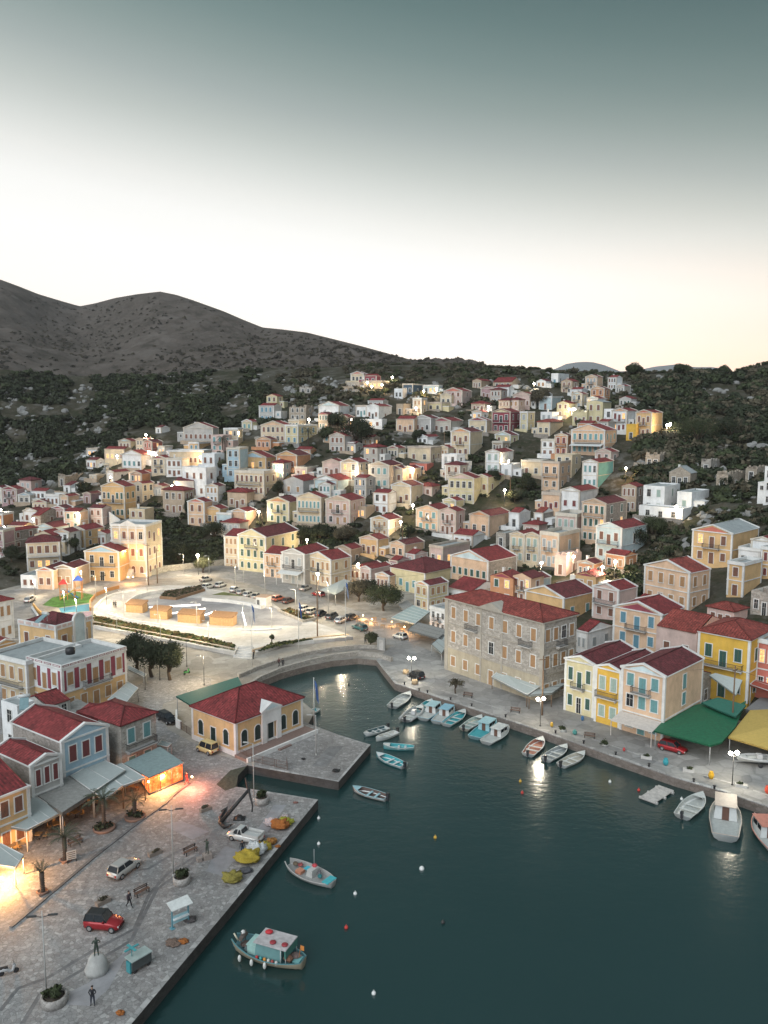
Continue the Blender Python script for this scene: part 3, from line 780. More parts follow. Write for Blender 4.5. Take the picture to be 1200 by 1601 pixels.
h(12,38,42,833,823,10,'cream','gs','brown',2,1,row=Q); h(8,18,60,860,832,30,'white','h','brown',2,2,2,row=Q,stone_side=True); h(-12,7,12,869,832,12,'mauve','f','brown',2,2,row=Q); h(-10,5,8,825,806,12,'orange','f','dark',2,1,row=Q,lit=.5)
h(108,133,164,856,830,24,'ochre','g','dark',2,2,2,row=Q,lit=.3); h(145,166,178,853,836,14,'white','g','brown',3,1,1,row=Q)
h(30,43,95,893,850,72,'cream','h','brown',4,2,2,front='R',dep=8,bal=3,lit=.3,lab='big cream hip-roofed house with long white balcony on the left street',near=True)
h(134,187,190,909,864,8,'ochre','g','dark',3,2,0,dep=10,ped='blue',bal=2,near=True,lab='ochre house with grey-blue pediment beside the playground',rm='red')
mans = h(176,230,242,903,824,12,'cream','f','brown',4,3,3,dep=10,near=True,bal=3,lit=.12,arch=1,parapet=.5,lab='tall lit cream mansion with arched windows right of the playground house',name='mansion',cat='mansion')
h(58,84,88,922,893,8,'peach','g','brown',2,1,0,dep=9,near=True,ped='coral',lab='small peach gabled shop behind the playground, left of its twin',rm='dark'); h(86,115,118,920,890,10,'tan','g','wood',2,1,0,dep=9,near=True,lab='small tan gabled shop behind the playground, right of its twin',rm='dark')
h(33,57,60,920,902,10,'white','f','brown',2,1,0,dep=7,trim=False,lab='low white annex left of the twin gabled shops')
Q = 'cluster climbing the left slope'
h(164,195,206,722,703,15,'cream','gs','brown',4,1,row=Q,lit=.4,ped='maroon'); h(247,252,264,677,669,30,'white','gs','dark',1,1,row=Q); h(213,224,240,708,688,20,'cream','g','dark',2,2,row=Q); h(224,238,255,712,692,28,'coral','g','brown',2,2,1,row=Q,lit=.3,ped='coral')
h(250,258,268,711,700,20,'white','f','dark',2,1,row=Q,lit=.6); h(191,222,240,735,712,25,'white','g','turq',4,1,1,row=Q,rm='red'); h(167,178,204,754,739,28,'white','g','dark',1,1,1,row=Q,rm='red'); h(202,218,248,757,741,28,'white','g','grey',2,1,1,row=Q,ped='maroon')
h(146,151,172,751,745,20,'cream','f','dark',1,1,1,row=Q); h(264,318,322,729,707,10,'cream','f','brown',7,1,0,row=Q,dep=9); h(286,323,336,778,733,30,'white','f','brown',3,2,1,row=Q,trim=False); h(316,336,343,748,711,30,'white','f','brown',2,2,1,row=Q,trim=False); h(273,303,306,776,753,10,'grey','gs','brown',2,1,row=Q)
h(255,289,304,804,768,22,'tan','h','brown',3,2,2,row=Q,trim=False,chim=1); h(287,333,341,692,670,14,'grey','g','brown',6,1,1,row=Q); h(295,311,335,705,694,25,'ochre','f','blue',2,1,0,row=Q); h(350,372,376,697,672,12,'cream','f','dark',3,2,row=Q,lit=.2)
h(160,196,214,812,762,18,'ochre','g','green',5,2,2,row=Q,bal=2,chim=1); h(216,222,242,787,757,30,'cream','g','dark',1,2,2,row=Q); 
h(90,160,205,817,800,18,'ochre','f','brown',4,1,0,row=Q,dep=5,trim=False) if False else None
Q = 'middle slope below the two palm trees'
h(355,375,380,748,703,14,'blue','f','dark',2,3,0,row=Q,dep=8); h(375,416,431,735,716,28,'ochre','g','dark',3,1,2,row=Q,ped='blue',bal=1,lit=.15); h(367,413,433,776,741,26,'cream','f','brown',6,2,2,row=Q,bal=2,parapet=.8)
h(356,386,398,796,771,22,'tan','h','brown',3,1,1,row=Q,trim=False); h(432,464,486,736,713,28,'orange','g','brown',3,1,0,row=Q,ped='ochre'); h(461,480,498,745,733,24,'pink','f','brown',2,1,0,row=Q,lit=.3); h(462,485,495,712,704,20,'orange','gs','dark',3,1,row=Q)
h(408,446,450,692,666,14,'cream','g','brown',5,2,0,row=Q,dep=9,ped='peach',lab='cream house with a peach pediment, left of the palm tree'); h(446,466,499,695,667,32,'paleyellow','f','blue',2,2,3,row=Q)
h(405,428,440,660,635,24,'grey','gs','blue',3,2,0,row=Q); h(452,478,491,657,637,24,'tanstone','r','dark',3,2,1,row=Q,trim=False); h(498,530,546,657,635,28,'white','g','dark',4,1,0,row=Q,ped='paleblue',rm='red'); h(468,487,491,616,606,18,'stone','r','dark',2,1,row=Q,trim=False)
Q = 'middle slope above the yellow arcade house'
h(443,474,498,776,752,26,'grey','g','wood',2,1,0,row=Q,trim=False); h(491,527,552,776,752,28,'paleblue','g','turq',3,1,1,row=Q,rm='red',ped='white'); h(504,532,536,746,724,20,'pink','g','brown',3,1,row=Q); h(532,560,577,755,724,30,'cream','g','dark',2,2,2,row=Q,lit=.15,ped='tan')
h(418,452,472,820,786,28,'paleyellow','g','green',3,2,0,row=Q,bal=1,ped='orange',rm='dark'); h(464,502,510,822,779,22,'cream','g','turq',6,2,1,row=Q,bal=2); h(509,547,571,823,784,28,'pink','g','wood',3,2,2,row=Q,bal=1,ped='tan'); h(362,384,402,829,801,25,'peach','g','brown',3,1,0,row=Q)
h(339,362,366,828,805,15,'paleblue','f','dark',2,1,row=Q); h(294,320,330,824,786,20,'peach','g','brown',2,2,0,row=Q,ped='coral'); h(322,344,352,822,797,22,'ochre','g','brown',2,1,1,row=Q)
Q = 'harbour-street row behind the parked cars'
h(351,373,377,886,840,22,'cream','gs','wood',3,3,0,dep=10,near=True,lab='narrow cream wing left of the big yellow arcade house'); h(373,416,468,896,841,30,'paleyellow','g','green',4,3,3,near=True,arch=1,bal=1,sidesh='green',rm='dark',lab='big yellow arcade house with green shutters and white side wall',rise=.34)
h(430,456,470,852,831,30,'yellow','gs','brown',2,1,row=Q); h(412,440,444,904,868,26,'peach','gs','wood',3,2,0,dep=9,near=True,arch=0,lab='peach house with a white arched doorway beside the yellow arcade house',bal=1); h(441,476,480,915,868,30,'grey','g','grey',3,2,0,dep=12,near=True,bal=2,awn=True,lab='grey house with white awning between two cream houses',rm='red')
h(478,517,549,919,877,42,'cream','g','wood',5,2,2,near=True,bal=1,lab='cream gabled house with a wide red roof beside the white market tent',rm='red')
h(546,563,566,909,890,40,'white','g','brown',2,1,0,row='pair',dep=10,near=True,lab='white gable, left half of the double-gabled house behind the tent'); h(563,579,612,913,891,42,'pink','g','brown',2,1,1,near=True,lab='white gable with purple side wall, right half of the double-gabled house')
h(587,608,613,924,902,40,'peach','g','brown',3,1,0,dep=8,near=True,lab='small peach gable left of the long green-yellow house'); h(610,664,700,931,897,44,'paleyellow','h','turq',5,1,0,near=True,lab='long pale green-yellow house with big dark hip roof',dep=14,rm='dark')
h(648,669,700,956,917,46,'paleyellow','g','wood',2,2,3,near=True,ped='orange',lab='tall pale yellow house with orange gable above the seafront restaurant',rm='dark'); h(672,697,702,990,958,48,'white','f','dark',3,2,0,dep=9,near=True,bal=1,lab='narrow white flat-roofed house left of the great stone building')
h(698,735,752,952,927,48,'white','gs','dark',4,1,0,row=Q,dep=12,rm='red'); 
Q = 'dense rows just above the harbour street'
h(704,762,807,915,879,46,'peach','g','green',6,1,2,row=Q,near=True,stone_side=True,ped='paleblue',bal=1,lab='peach house with pale blue pediment and stone side wall',rm='red'); h(671,692,735,886,858,42,'pink','f','dark',2,1,3,row=Q,lit=.2)
h(608,621,640,893,878,42,'mauve','gs','brown',2,1,0,row=Q); h(640,648,668,882,868,42,'pink','gs','grey',1,1,1,row=Q); h(609,632,663,874,853,42,'peach','g','dark',2,1,1,row=Q,rm='dark',ped='peach'); h(562,590,608,870,845,36,'ochre','g','brown',3,1,1,row=Q,lit=.25,ped='pink')
h(524,548,567,884,860,36,'tan','g','dark',2,1,1,row=Q); h(579,607,628,839,814,34,'cream','g','wood',3,2,1,row=Q,ped='ochre',rm='red',bal=1); h(650,685,706,832,799,32,'peach','g','turq',3,2,0,row=Q,bal=1); h(686,712,726,838,801,34,'pink','g','brown',3,2,1,row=Q,bal=1,ped='pink')
h(733,764,798,840,808,40,'peach','g','dark',2,1,1,row=Q,ped='orange',rm='red'); h(707,738,758,857,839,38,'white','gs','brown',3,1,0,row=Q,rm='red'); h(583,607,614,805,772,30,'white','gs','brown',2,2,0,row=Q,rm='red'); h(611,642,661,790,761,32,'cream','g','brown',3,1,1,row=Q,rm='red',bal=1)
h(548,572,582,812,794,32,'tan','f','lit',3,1,0,row=Q,lit=.8,trim=False)
Q = 'mid-slope row around the yellow villa'
h(576,608,612,764,729,26,'greige','g','turq',3,2,0,row=Q,dep=11,ped='tan'); h(608,629,633,757,734,28,'cream','g','brown',2,1,0,row=Q,ped='maroon'); h(629,646,658,754,733,30,'cream','g','brown',2,1,1,row=Q,lit=.2); h(700,740,745,788,749,24,'paleyellow','g','dark',4,2,0,row=Q,ped='pink',dep=8)
h(741,762,790,773,747,34,'paleyellow','g','brown',2,1,2,row=Q); h(758,781,802,740,708,30,'white','g','pale',2,2,1,row=Q,rm='red'); h(783,799,814,746,728,30,'white','f','grey',1,1,1,row=Q,trim=False); h(637,673,689,725,701,30,'cream','f','brown',2,1,2,row=Q,lit=.2,parapet=.3)
h(652,668,695,695,684,30,'white','g','dark',2,1,row=Q,rm='red'); h(640,667,676,738,727,30,'coral','f','dark',2,1,row=Q,lit=.3,trim=False)
Q = 'upper slope around the crimson house'
h(768,797,822,677,645,28,'maroon','g','dark',3,2,2,row=Q,bal=2,ped='paleyellow',rm='red',lit=.1); h(820,824,835,674,646,34,'paleyellow','f','grey',1,2,1,row=Q); h(732,760,767,679,658,26,'cream','g','dark',3,1,0,row=Q,ped='maroon',rm='red'); h(704,734,757,715,676,28,'cream','g','brown',3,2,0,row=Q,bal=1,ped='orange',rm='dark')
h(676,704,726,678,659,28,'greige','g','brown',3,1,1,row=Q,ped='maroon',rm='red'); h(619,647,650,678,656,24,'peach','gs','brown',3,1,0,row=Q); h(647,673,692,678,655,28,'grey','g','brown',3,1,1,row=Q,dep=9); h(556,573,578,653,636,24,'white','f','turq',3,1,0,row=Q)
h(573,592,612,657,636,28,'white','g','brown',3,1,1,row=Q,lit=.1); h(562,597,603,669,657,22,'white','f','brown',3,1,0,row=Q,trim=False,lit=.1); h(575,598,606,637,627,26,'grey','gs','brown',3,1,row=Q,rm='red'); h(622,630,642,649,633,30,'tan','f','dark',1,1,1,row=Q,trim=False)
Q = 'topmost houses below the ridge'
h(548,568,572,598,585,22,'cream','g','dark',3,1,0,row=Q,ped='coral',rm='red'); h(569,588,592,601,588,24,'maroon','gs','dark',2,1,0,row=Q,rm='red'); h(567,597,600,607,597,22,'cream','f','lit',4,1,0,row=Q,lit=.8); h(541,562,566,607,599,22,'stone','f','dark',1,1,0,row=Q,trim=False)
h(629,645,660,617,602,28,'navy','f','dark',2,1,1,row=Q,lit=.1); h(616,629,633,624,609,24,'white','f','dark',2,1,0,row=Q,trim=False); h(661,685,689,615,604,24,'paleblue','f','lit',3,1,0,row=Q,lit=.5); h(693,722,737,634,612,28,'pink','g','brown',3,2,1,row=Q,ped='coral')
h(688,705,722,635,618,28,'cream','g','dark',2,1,1,row=Q,rm='red'); h(667,690,704,643,631,28,'paleyellow','f','dark',2,1,0,row=Q); h(738,752,768,608,595,30,'tan','g','brown',3,1,0,row=Q,trim=False); h(751,772,776,625,608,26,'mauve','g','brown',3,1,0,row=Q)
h(773,795,803,623,606,28,'white','gs','brown',3,1,0,row=Q); h(770,800,815,607,597,28,'tan','gs','dark',3,1,0,row=Q,trim=False); h(801,828,840,639,618,30,'pink','g','brown',4,1,0,row=Q,rm='red'); h(842,862,876,641,622,34,'paleblue','f','brown',1,1,1,row=Q)
h(861,872,895,602,585,36,'white','f','blue',1,1,3,row=Q,trim=False,lab='lone white cube house on the skyline with blue shutters')
Q = 'right part of the upper slope'
h(839,859,886,682,661,34,'cream','h','dark',2,1,0,row=Q,rm='orange'); h(845,866,870,713,690,28,'white','f','brown',2,2,0,row=Q); h(866,886,893,713,682,32,'orange','g','maroon',2,2,0,row=Q,bal=2,ped='cream'); h(892,944,967,712,674,34,'peach','g','turq',6,2,3,row=Q,awn=True,rm='red',bal=2)
h(916,941,954,663,629,32,'paleyellow','g','brown',2,2,0,row=Q,trim=False,rm='grey',rise=.2); h(894,917,920,665,644,28,'paleyellow','r','brown',3,1,0,row=Q,trim=False); h(943,957,962,672,641,32,'white','f','dark',1,2,0,row=Q,trim=False); h(955,979,995,676,643,34,'white','g','maroon',3,2,0,row=Q,ped='orange',bal=2,lit=.15,rm='red')
h(992,1017,1034,684,646,36,'ochre','g','brown',3,2,0,row=Q,ped='coral',bal=1,rm='red'); h(978,993,996,688,665,32,'yellow','f','dark',1,1,0,row=Q,trim=False); h(909,933,972,764,724,38,'white','g','turq',3,2,0,row=Q,rm='red',lab='white-fronted house with bright teal side wall',side2='teal')
h(814,846,849,747,723,30,'cream','f','brown',2,1,0,row=Q,lit=.3); h(846,873,893,767,725,34,'peach','f','dark',2,2,2,row=Q,bal=2); h(866,893,907,747,713,34,'cream','f','dark',2,2,1,row=Q,trim=False)
Q = 'rows above the stone building'
h(846,875,878,801,775,34,'peach','f','maroon',3,1,0,row=Q,parapet=.8); h(875,905,941,801,769,40,'white','g','maroon',2,1,1,row=Q,rm='red'); h(908,945,988,851,789,42,'peach','g','green',4,3,2,row=Q,stone_side=True,bal=2,lit=.2,ped='tan',rm='dark'); h(930,970,1016,880,828,46,'paleblue','g','brown',3,2,1,row=Q,bal=2,rm='red')
h(795,811,828,826,803,38,'white','gs','dark',1,1,0,row=Q,rm='red'); h(834,848,866,823,803,38,'white','gs','brown',1,1,0,row=Q,rm='orange',stone_side=True); h(867,900,910,852,809,38,'pink','f','pale',3,2,0,row=Q,parapet=.8,dep=9); h(796,819,822,882,838,38,'cream','g','pale',2,2,0,row=Q,dep=9,bal=1); h(819,842,845,884,839,40,'cream','g','pale',2,2,0,row=Q,dep=9,bal=1)
h(843,872,905,888,839,42,'peach','f','grey',3,2,1,row=Q,parapet=.8,bal=1); h(872,884,908,900,869,42,'pink','r','brown',1,1,1,row=Q,trim=False); h(778,790,810,856,836,40,'stone','f','dark',1,1,1,row=Q,trim=False)
h(970,993,1004,801,761,40,'tan','g','brown',3,2,1,row=Q,trim=False,stone_side=True); 
h(1004,1037,1061,803,763,40,'white','f','pale',2,2,1,row=Q,trim=False); h(1057,1080,1107,798,772,44,'white','f','pale',1,1,1,row=Q,trim=False); h(998,1066,1070,815,798,44,'white','f','dark',3,1,0,row=Q,trim=False,dep=5)
Q = 'abandoned stone ruins on the right hillside'
h(1045,1078,1083,762,740,40,'tanstone','g','dark',3,1,0,row=Q,trim=False,rm='grey',rise=.5); h(1124,1136,1172,767,742,44,'tanstone','r','dark',1,1,1,row=Q,trim=False); h(1175,1182,1205,752,733,44,'tanstone','r','dark',1,1,1,row=Q,trim=False); h(1008,1030,1040,733,712,38,'tanstone','r','dark',2,1,1,row=Q,trim=False)
h(1172,1215,1240,968,930,52,'stone','r','dark',3,1,1,row=Q,trim=False); h(1095,1110,1125,740,722,40,'stone','r','dark',1,1,1,row=Q,trim=False)
Q = 'right edge houses'
h(1192,1215,1240,792,733,44,'white','f','dark',2,3,0,row=Q,trim=False); h(1080,1142,1183,886,836,46,'ochre','g','brown',3,2,0,near=True,bal=1,ped='coral',lab='ochre house with bright red pediment and white side wall on the right slope',rm='grey',lit=.1)
h(1172,1205,1240,882,848,46,'white','g','dark',3,1,0,row=Q,rm='red'); h(1153,1186,1200,892,863,46,'white','f','dark',3,1,0,row=Q,lit=.2); h(1005,1075,1107,957,897,54,'peach','g','wood',4,2,2,near=True,lab='large peach house with white corner strips on the right slope',rm='orange')
h(1135,1160,1188,934,885,50,'ochre','f','brown',1,2,0,row=Q,near=True); h(1187,1212,1240,908,862,50,'ochre','f','maroon',2,2,0,row=Q,near=True); h(1104,1146,1167,982,958,52,'pink','h','brown',3,1,0,row=Q,near=True,trim=False,rm='orange'); h(995,1014,1028,957,940,50,'white','gs','dark',2,1,0,row=Q,rm='red')
Q = 'second line behind the east waterfront'
h(800,826,860,937,910,48,'paleblue','g','turq',3,1,0,row=Q,near=True,rm='dark'); h(820,880,930,975,937,50,'ochre','g','turq',4,1,2,row=Q,near=True,rm='dark',lab='ochre-fronted white house with turquoise shutters behind the stone building',sidesh='turq')
h(925,965,994,972,925,50,'pink','g','brown',2,2,0,row=Q,near=True,bal=2,lab='pinkish two-storey house with long dark balcony behind the stone building',rm='red'); h(899,917,957,1022,990,50,'white','gs','grey',2,1,2,row=Q,near=True,rm='red')
h(957,1032,1066,1022,963,45,'peach','g','blue',3,2,0,near=True,bal=1,ped='maroon',lab='peach house with blue shutters and red pediment above the waterfront',rm='red'); h(1024,1087,1098,1042,990,46,'pink','gs','brown',2,1,0,near=True,dep=12,lab='plain pinkish house with brown doors left of the bright yellow house',rm='orange',trim=False)
yel = h(1087,1167,1204,1100,1003,44,'yellow','h','green',3,2,2,near=True,bal=2,z=3.0,lab='bright yellow house with green shutters above the green tarpaulin',rm='orange'); h(1178,1210,1250,1090,1010,44,'coral','f','dark',2,2,1,near=True,z=4.0,lit=.5,lab='coral restaurant building at the right edge')
# ---- waterfront
big = h(697,845,898,1099,975,51,'stone','h','wood',7,3,4,near=True,lab='great three-storey stone building with orange roof on the east quay',rm='orange',name='stone_building',cat='stone building',bal=0,trim=False,z=1.2,rise=.28)
h(881,927,932,1123,1042,45,'paleyellow','g','green',3,2,0,near=True,bal=1,dep=13,z=1.2,lab='pale yellow gabled house with dark green shutters, leftmost of the waterfront trio',rm='dark'); h(928,968,972,1139,1053,45,'yellow','g','pale',2,2,0,near=True,bal=2,dep=12,z=1.2,lab='narrow yellow gabled house, middle of the waterfront trio',rm='dark')
h(968,1035,1054,1160,1060,45,'peach','g','turq',3,3,1,near=True,bal=1,dep=13,z=1.2,awn=(.50,.46,.42),ped='paleblue',lab='peach gabled house with pale blue pediment, right of the waterfront trio',rm='dark')
h(1048,1080,1109,1120,1068,45,'stone','gs','dark',1,1,2,near=True,z=1.2,lab='small stone house with red roof between the trio and green tarpaulin',trim=False,rm='red')
# ---- left foreground
villa = h(33,91,147,1062,986,28,'ochre','h','brown',3,2,3,front='R',near=True,lab='ochre villa with arched white pediment and hip roof behind the maroon-striped building',rm='dark',parapet=.5,bal=1,z=1.2,lit=.15,sidesh='brown')
mb_ = mb_ = h(46,100,199,1122,1047,33,'white','f','wood',5,2,3,front='R',near=True,lab='flat-roofed building with white and maroon striped walls',z=1.2,parapet=.5,bal=1,sidesh='wood',rm='grey')
h(-14,45,50,1112,1040,30,'cream','f','wood',4,2,0,front='L',near=True,lab='cream flat-roofed wing left of the maroon-striped building',z=1.2,parapet=.5,dep=11,bal=2)
h(23,101,172,1254,1162,36,'blue','g','maroon',3,2,0,front='R',near=True,ped='blue',lab='faded blue gabled house with dark red doors above the cafe awnings',z=1.2,rm='red',stone_side=True,rise=.36,bal=0)
h(174,192,246,1218,1137,35,'stone','h','turq',2,2,0,front='R',near=True,lab='stone house with turquoise doors and red hip roof',z=1.2,trim=False,rm='red',dep=9,bal=2)
h(121,157,199,1205,1128,35,'grey','g','brown',0,2,0,front='R',near=True,lab='red-gabled house roof behind the stone house with turquoise doors',z=1.2,trim=False,rm='red')
h(-4,53,100,1288,1200,36,'grey','g','maroon',3,2,0,front='R',near=True,lab='small grey gabled house with dark red shutters beside the blue house',z=1.2,rm='red',stone_side=True,rise=.34)
h(-80,-30,50,1350,1262,36,'ochre','gs','brown',3,2,0,front='R',near=True,lab='ochre building with red roof at the left edge, above the big white awning',z=1.2,rm='red',dep=12)
h(6,31,57,1178,1108,34,'white','f','dark',1,2,1,front='R',near=True,lab='small white block carrying a solar heater',z=1.2,trim=False)
h(-30,-4,7,1150,1078,34,'white','f','dark',2,2,0,front='R',near=True,lab='white wall block at the left edge',z=1.2,trim=False)
h(61,76,112,1155,1105,33,'grey','gs','dark',2,2,0,front='R',near=True,lab='low red-roofed lean-to below the maroon-striped building',z=1.2,trim=False,rm='red',dep=6)
h(-45,-12,23,1005,945,38,'white','h','wood',3,2,0,front='R',near=True,lab='white house with wooden shutters at the left edge by the road',z=1.2,rm='red')
h(-35,-8,29,1040,1012,36,'ochre','g','dark',3,1,0,front='R',near=True,lab='low ochre building with red gable roof at the left edge',z=1.2,rm='red')
h(-30,2,22,960,935,36,'white','gs','brown',2,1,0,front='R',near=True,lab='low white house at the left edge beside the street',z=1.2,rm='red') if False else None

# smaller houses wedged into the gaps between the ones above
def fill_gaps():
    rr = random.Random(11); zones = [(20, 260, 770, 870), (150, 350, 700, 800), (350, 580, 650, 850), (560, 800, 620, 860), (780, 1000, 640, 860), (700, 1000, 850, 950), (740, 1010, 600, 680), (400, 560, 640, 720)]
    walls = ['cream', 'white', 'peach', 'pink', 'tan', 'ochre', 'white', 'greige', 'cream', 'grey', 'paleyellow', 'orange']; n_ = 0
    near_info = [(i[2], i[1], i[0].location.copy()) for i in INFO if not i[4]]
    for it in range(2500):
        x0, x1, y0, y1 = rr.choice(zones); px, py = rr.uniform(x0, x1), rr.uniform(y0, y1)
        if py > lerp_tab(BASE, px)-6: continue
        if 240 < px < 350 and py > 805: continue
        if 455 < px < 570 and 825 < py < 862: continue
        if px > 990: continue
        p = ground(px, py); _, _, dep = proj(p); sc = FPX/dep; w = rr.uniform(4.5, 7.5); hh = rr.choice((3.3, 3.6, 5.8, 6.4))
        if any((p.x-cx)**2+(p.y-cy)**2 < (r+w*.5+.6)**2 for cx, cy, cz, r, *_ in HOUSES): continue
        # not in front of a labelled big house
        if any(q[5]-3 < px < q[6]+3 and abs(py-q[8]) < 9 for q in HOUSES): continue
        row = min(near_info, key=lambda q: (q[2]-p).length)[1]
        if 'ruins' in row or 'edge' in row: continue
        a_ = 14+min(40, max(0, px-100)*.036)+rr.uniform(-6, 6); wl_ = rr.choice(walls)
        house(px-w*sc*.85, px, px+w*sc*.35, py, py-hh*sc, a_, wl_, rr.choice(['g', 'g', 'g', 'gs', 'f', 'h']), rr.choice(['brown', 'brown', 'dark', 'wood', 'turq', 'green', 'grey']), rr.choice((2, 3)), 2 if hh > 5 else 1, rr.choice((0, 1)), row=row,
              ped=rr.choice([None, None, 'maroon', 'peach', 'paleblue']), trim=rr.random() < .75, bal=rr.choice((0, 0, 1)) if hh > 5 else 0, lit=.08, chim=rr.choice((0, 0, 1)))
        n_ += 1
        if n_ >= 70: break
    print('FILL', n_)
fill_gaps()
# ================================================================== vegetation
rng = np.random.default_rng(5)
def leaf_cloud(n, size, rx, ry, rz, lumps=7, shell=.55, seed=0, flat=0):
    """quads scattered through an uneven crown: returns (n*4,3)"""
    r = np.random.default_rng(seed)
    cs = r.normal(size=(lumps, 3)); cs /= np.linalg.norm(cs, axis=1)[:, None]; cs *= r.uniform(.35, .75, (lumps, 1)); cs[:, 2] = np.abs(cs[:, 2])*.8 - .15
    rad = r.uniform(.35, .62, lumps)
    k = r.integers(0, lumps, n); d = r.normal(size=(n, 3)); d /= np.linalg.norm(d, axis=1)[:, None]
    rr = r.uniform(shell, 1, n)**.6
    p = (cs[k] + d * (rad[k]*rr)[:, None]) * np.array([rx, ry, rz])
    a = r.normal(size=(n, 3)); a /= np.linalg.norm(a, axis=1)[:, None]
    b_ = np.cross(a, d); b_ /= (np.linalg.norm(b_, axis=1)[:, None] + 1e-6)
    s = size * r.uniform(.6, 1.4, (n, 1))
    a = a*s; b_ = b_*s*.6
    q = np.stack([p-a, p-b_*.9, p+a, p+b_], 1).reshape(-1, 3)
    return q
def quad_mesh(name, V, mats, midx=None):
    n = len(V)//4; me = bpy.data.meshes.new(name)
    me.vertices.add(len(V)); me.vertices.foreach_set('co', V.astype(np.float32).ravel())
    me.loops.add(len(V)); me.loops.foreach_set('vertex_index', np.arange(len(V), dtype=np.int32))
    me.polygons.add(n); me.polygons.foreach_set('loop_start', np.arange(0, len(V), 4, dtype=np.int32))
    for mm in mats: me.materials.append(mm)
    if midx is not None: me.polygons.foreach_set('material_index', midx.astype(np.int32))
    me.update(calc_edges=True); return me
leafA = leafmat((.040, .052, .024)); leafB = leafmat((.062, .068, .036)); leafC = leafmat((.085, .075, .05)); leafD = leafmat((.028, .036, .020))
bark = paint((.09, .065, .045), .9)
def place_free(p, pad=1.0):
    for cx, cy, cz, r, H, *_ in HOUSES:
        if (p.x-cx)**2 + (p.y-cy)**2 < (r+pad)**2: return False
    return True
# scrub over the hillside: one mass nobody could count
proto = [leaf_cloud(130, .30, 1, 1, .75, 6, .5, s) for s in range(8)]
VS = []; MI = []
def scrub_add(p, r, m):
    q = proto[rng.integers(8)].copy(); t = rng.uniform(0, 6.28); c, s = math.cos(t), math.sin(t)
    q = q @ np.array([[c, s, 0], [-s, c, 0], [0, 0, 1]]); q *= r * np.array([1, 1, rng.uniform(.7, 1.1)]); q += np.array([p.x, p.y, p.z + r*.3])
    VS.append(q); MI.append(np.full(len(q)//4, m))
zones = [ # px0, px1, py0, py1, count, rmin, rmax, materials
 (-60, 190, 585, 768, 1300, 1.6, 4.4, (0, 3, 3, 3)), (150, 440, 580, 670, 900, 1.6, 4.0, (0, 3, 0, 3)), (400, 760, 572, 640, 700, 1.0, 3.0, (2, 0, 2, 1)), (690, 1000, 580, 640, 500, 1.0, 3.2, (0, 1, 2)),
 (1000, 1240, 585, 790, 2100, 1.2, 4.2, (0, 3, 3, 2)), (1000, 1240, 790, 880, 260, .9, 2.2, (0, 3, 2)), (930, 1010, 820, 930, 130, 1.0, 2.2, (0, 3, 2)), (560, 760, 640, 760, 260, .7, 2.0, (0, 3, 1)), (200, 560, 680, 880, 600, .7, 1.9, (0, 3, 1)),
 (560, 1000, 700, 900, 500, .6, 1.7, (0, 3, 1)), (0, 260, 760, 900, 320, .7, 1.9, (0, 3)), (240, 350, 800, 885, 150, 1.1, 2.4, (0, 3)), (450, 570, 822, 862, 110, 1.0, 2.2, (0, 3)), (740, 850, 735, 780, 60, 1.0, 2.2, (0, 3)), (700, 790, 660, 760, 90, .9, 2.0, (0, 3)), (1000, 1060, 800, 880, 100, 1.0, 2.4, (0, 3, 2))]
for x0, x1, y0, y1, n_, r0, r1, ms in zones:
    for i in range(n_):
        px, py = rng.uniform(x0, x1), rng.uniform(y0, y1)
        if py > lerp_tab(BASE, px) - 4 or py < lerp_tab(RIDGE, px): continue
        nz = noise.noise(Vector((px*.02, py*.035, 1)))
        if nz < (-.12 if px < 1000 else -.3) and x1 - x0 > 120: continue
        p = ground(px, py); r = rng.uniform(r0, r1)
        if not place_free(p, r*.6): continue
        scrub_add(p, r, ms[rng.integers(len(ms))])
# ridge line bushes
for i in range(230):
    px = rng.uniform(560, 1230); p = ground(px, lerp_tab(RIDGE, px) + 1); scrub_add(p, rng.uniform(.6, 2.0), (0, 2)[rng.integers(2)])
V = np.concatenate(VS); M_ = np.concatenate(MI)
tag(link('scrub', quad_mesh('scrub', V, [leafA, leafB, leafC, leafD], M_)), 'dark scrub and low bushes covering the hillsides', 'scrub', None, 'stuff')
leafM = leafmat((.052, .047, .036))
# bushes dotted over the mountain
VS = []; MI = []
def mount_pt(px, t):
    top = lerp_tab(MR, px); bot = lerp_tab(RIDGE, px) + 14; py = top + (bot-top)*t; Yt = sm_tab(MY, px); Yb = 600 if px < 400 else 560
    p = aty(px, py, Yb + (Yt-Yb)*(1-t)**.8); q = Vector((p.x*.006, p.y*.006, 0)); p.z += (noise.fractal(q*1.6, 1.0, 2.0, 6)*9 + noise.fractal(q*9, .9, 2.0, 6)*3.5)*min(1, t*10, (1-t)*6); return p
proto2 = [leaf_cloud(26, .55, 1, 1, .6, 3, .3, 50+s) for s in range(6)]
for i in range(4200):
    px = rng.uniform(-100, 760); t = rng.uniform(.02, 1)**.8
    p = mount_pt(px, t)
    if noise.noise(Vector((p.x*.006, p.y*.004, 2))) < -.05 and rng.random() < .8: continue
    r = rng.uniform(1.0, 2.6) * (1.5 if rng.random() < .1 else 1)
    q = proto2[rng.integers(6)]*r + np.array([p.x, p.y, p.z+.2*r]); VS.append(q); MI.append(np.full(len(q)//4, rng.integers(3)))
tag(link('mountain_scrub', quad_mesh('mountain_scrub', np.concatenate(VS), [leafM, leafM, leafC], np.concatenate(MI))), 'sparse dark bushes dotted over the bare mountain', 'scrub', None, 'stuff')
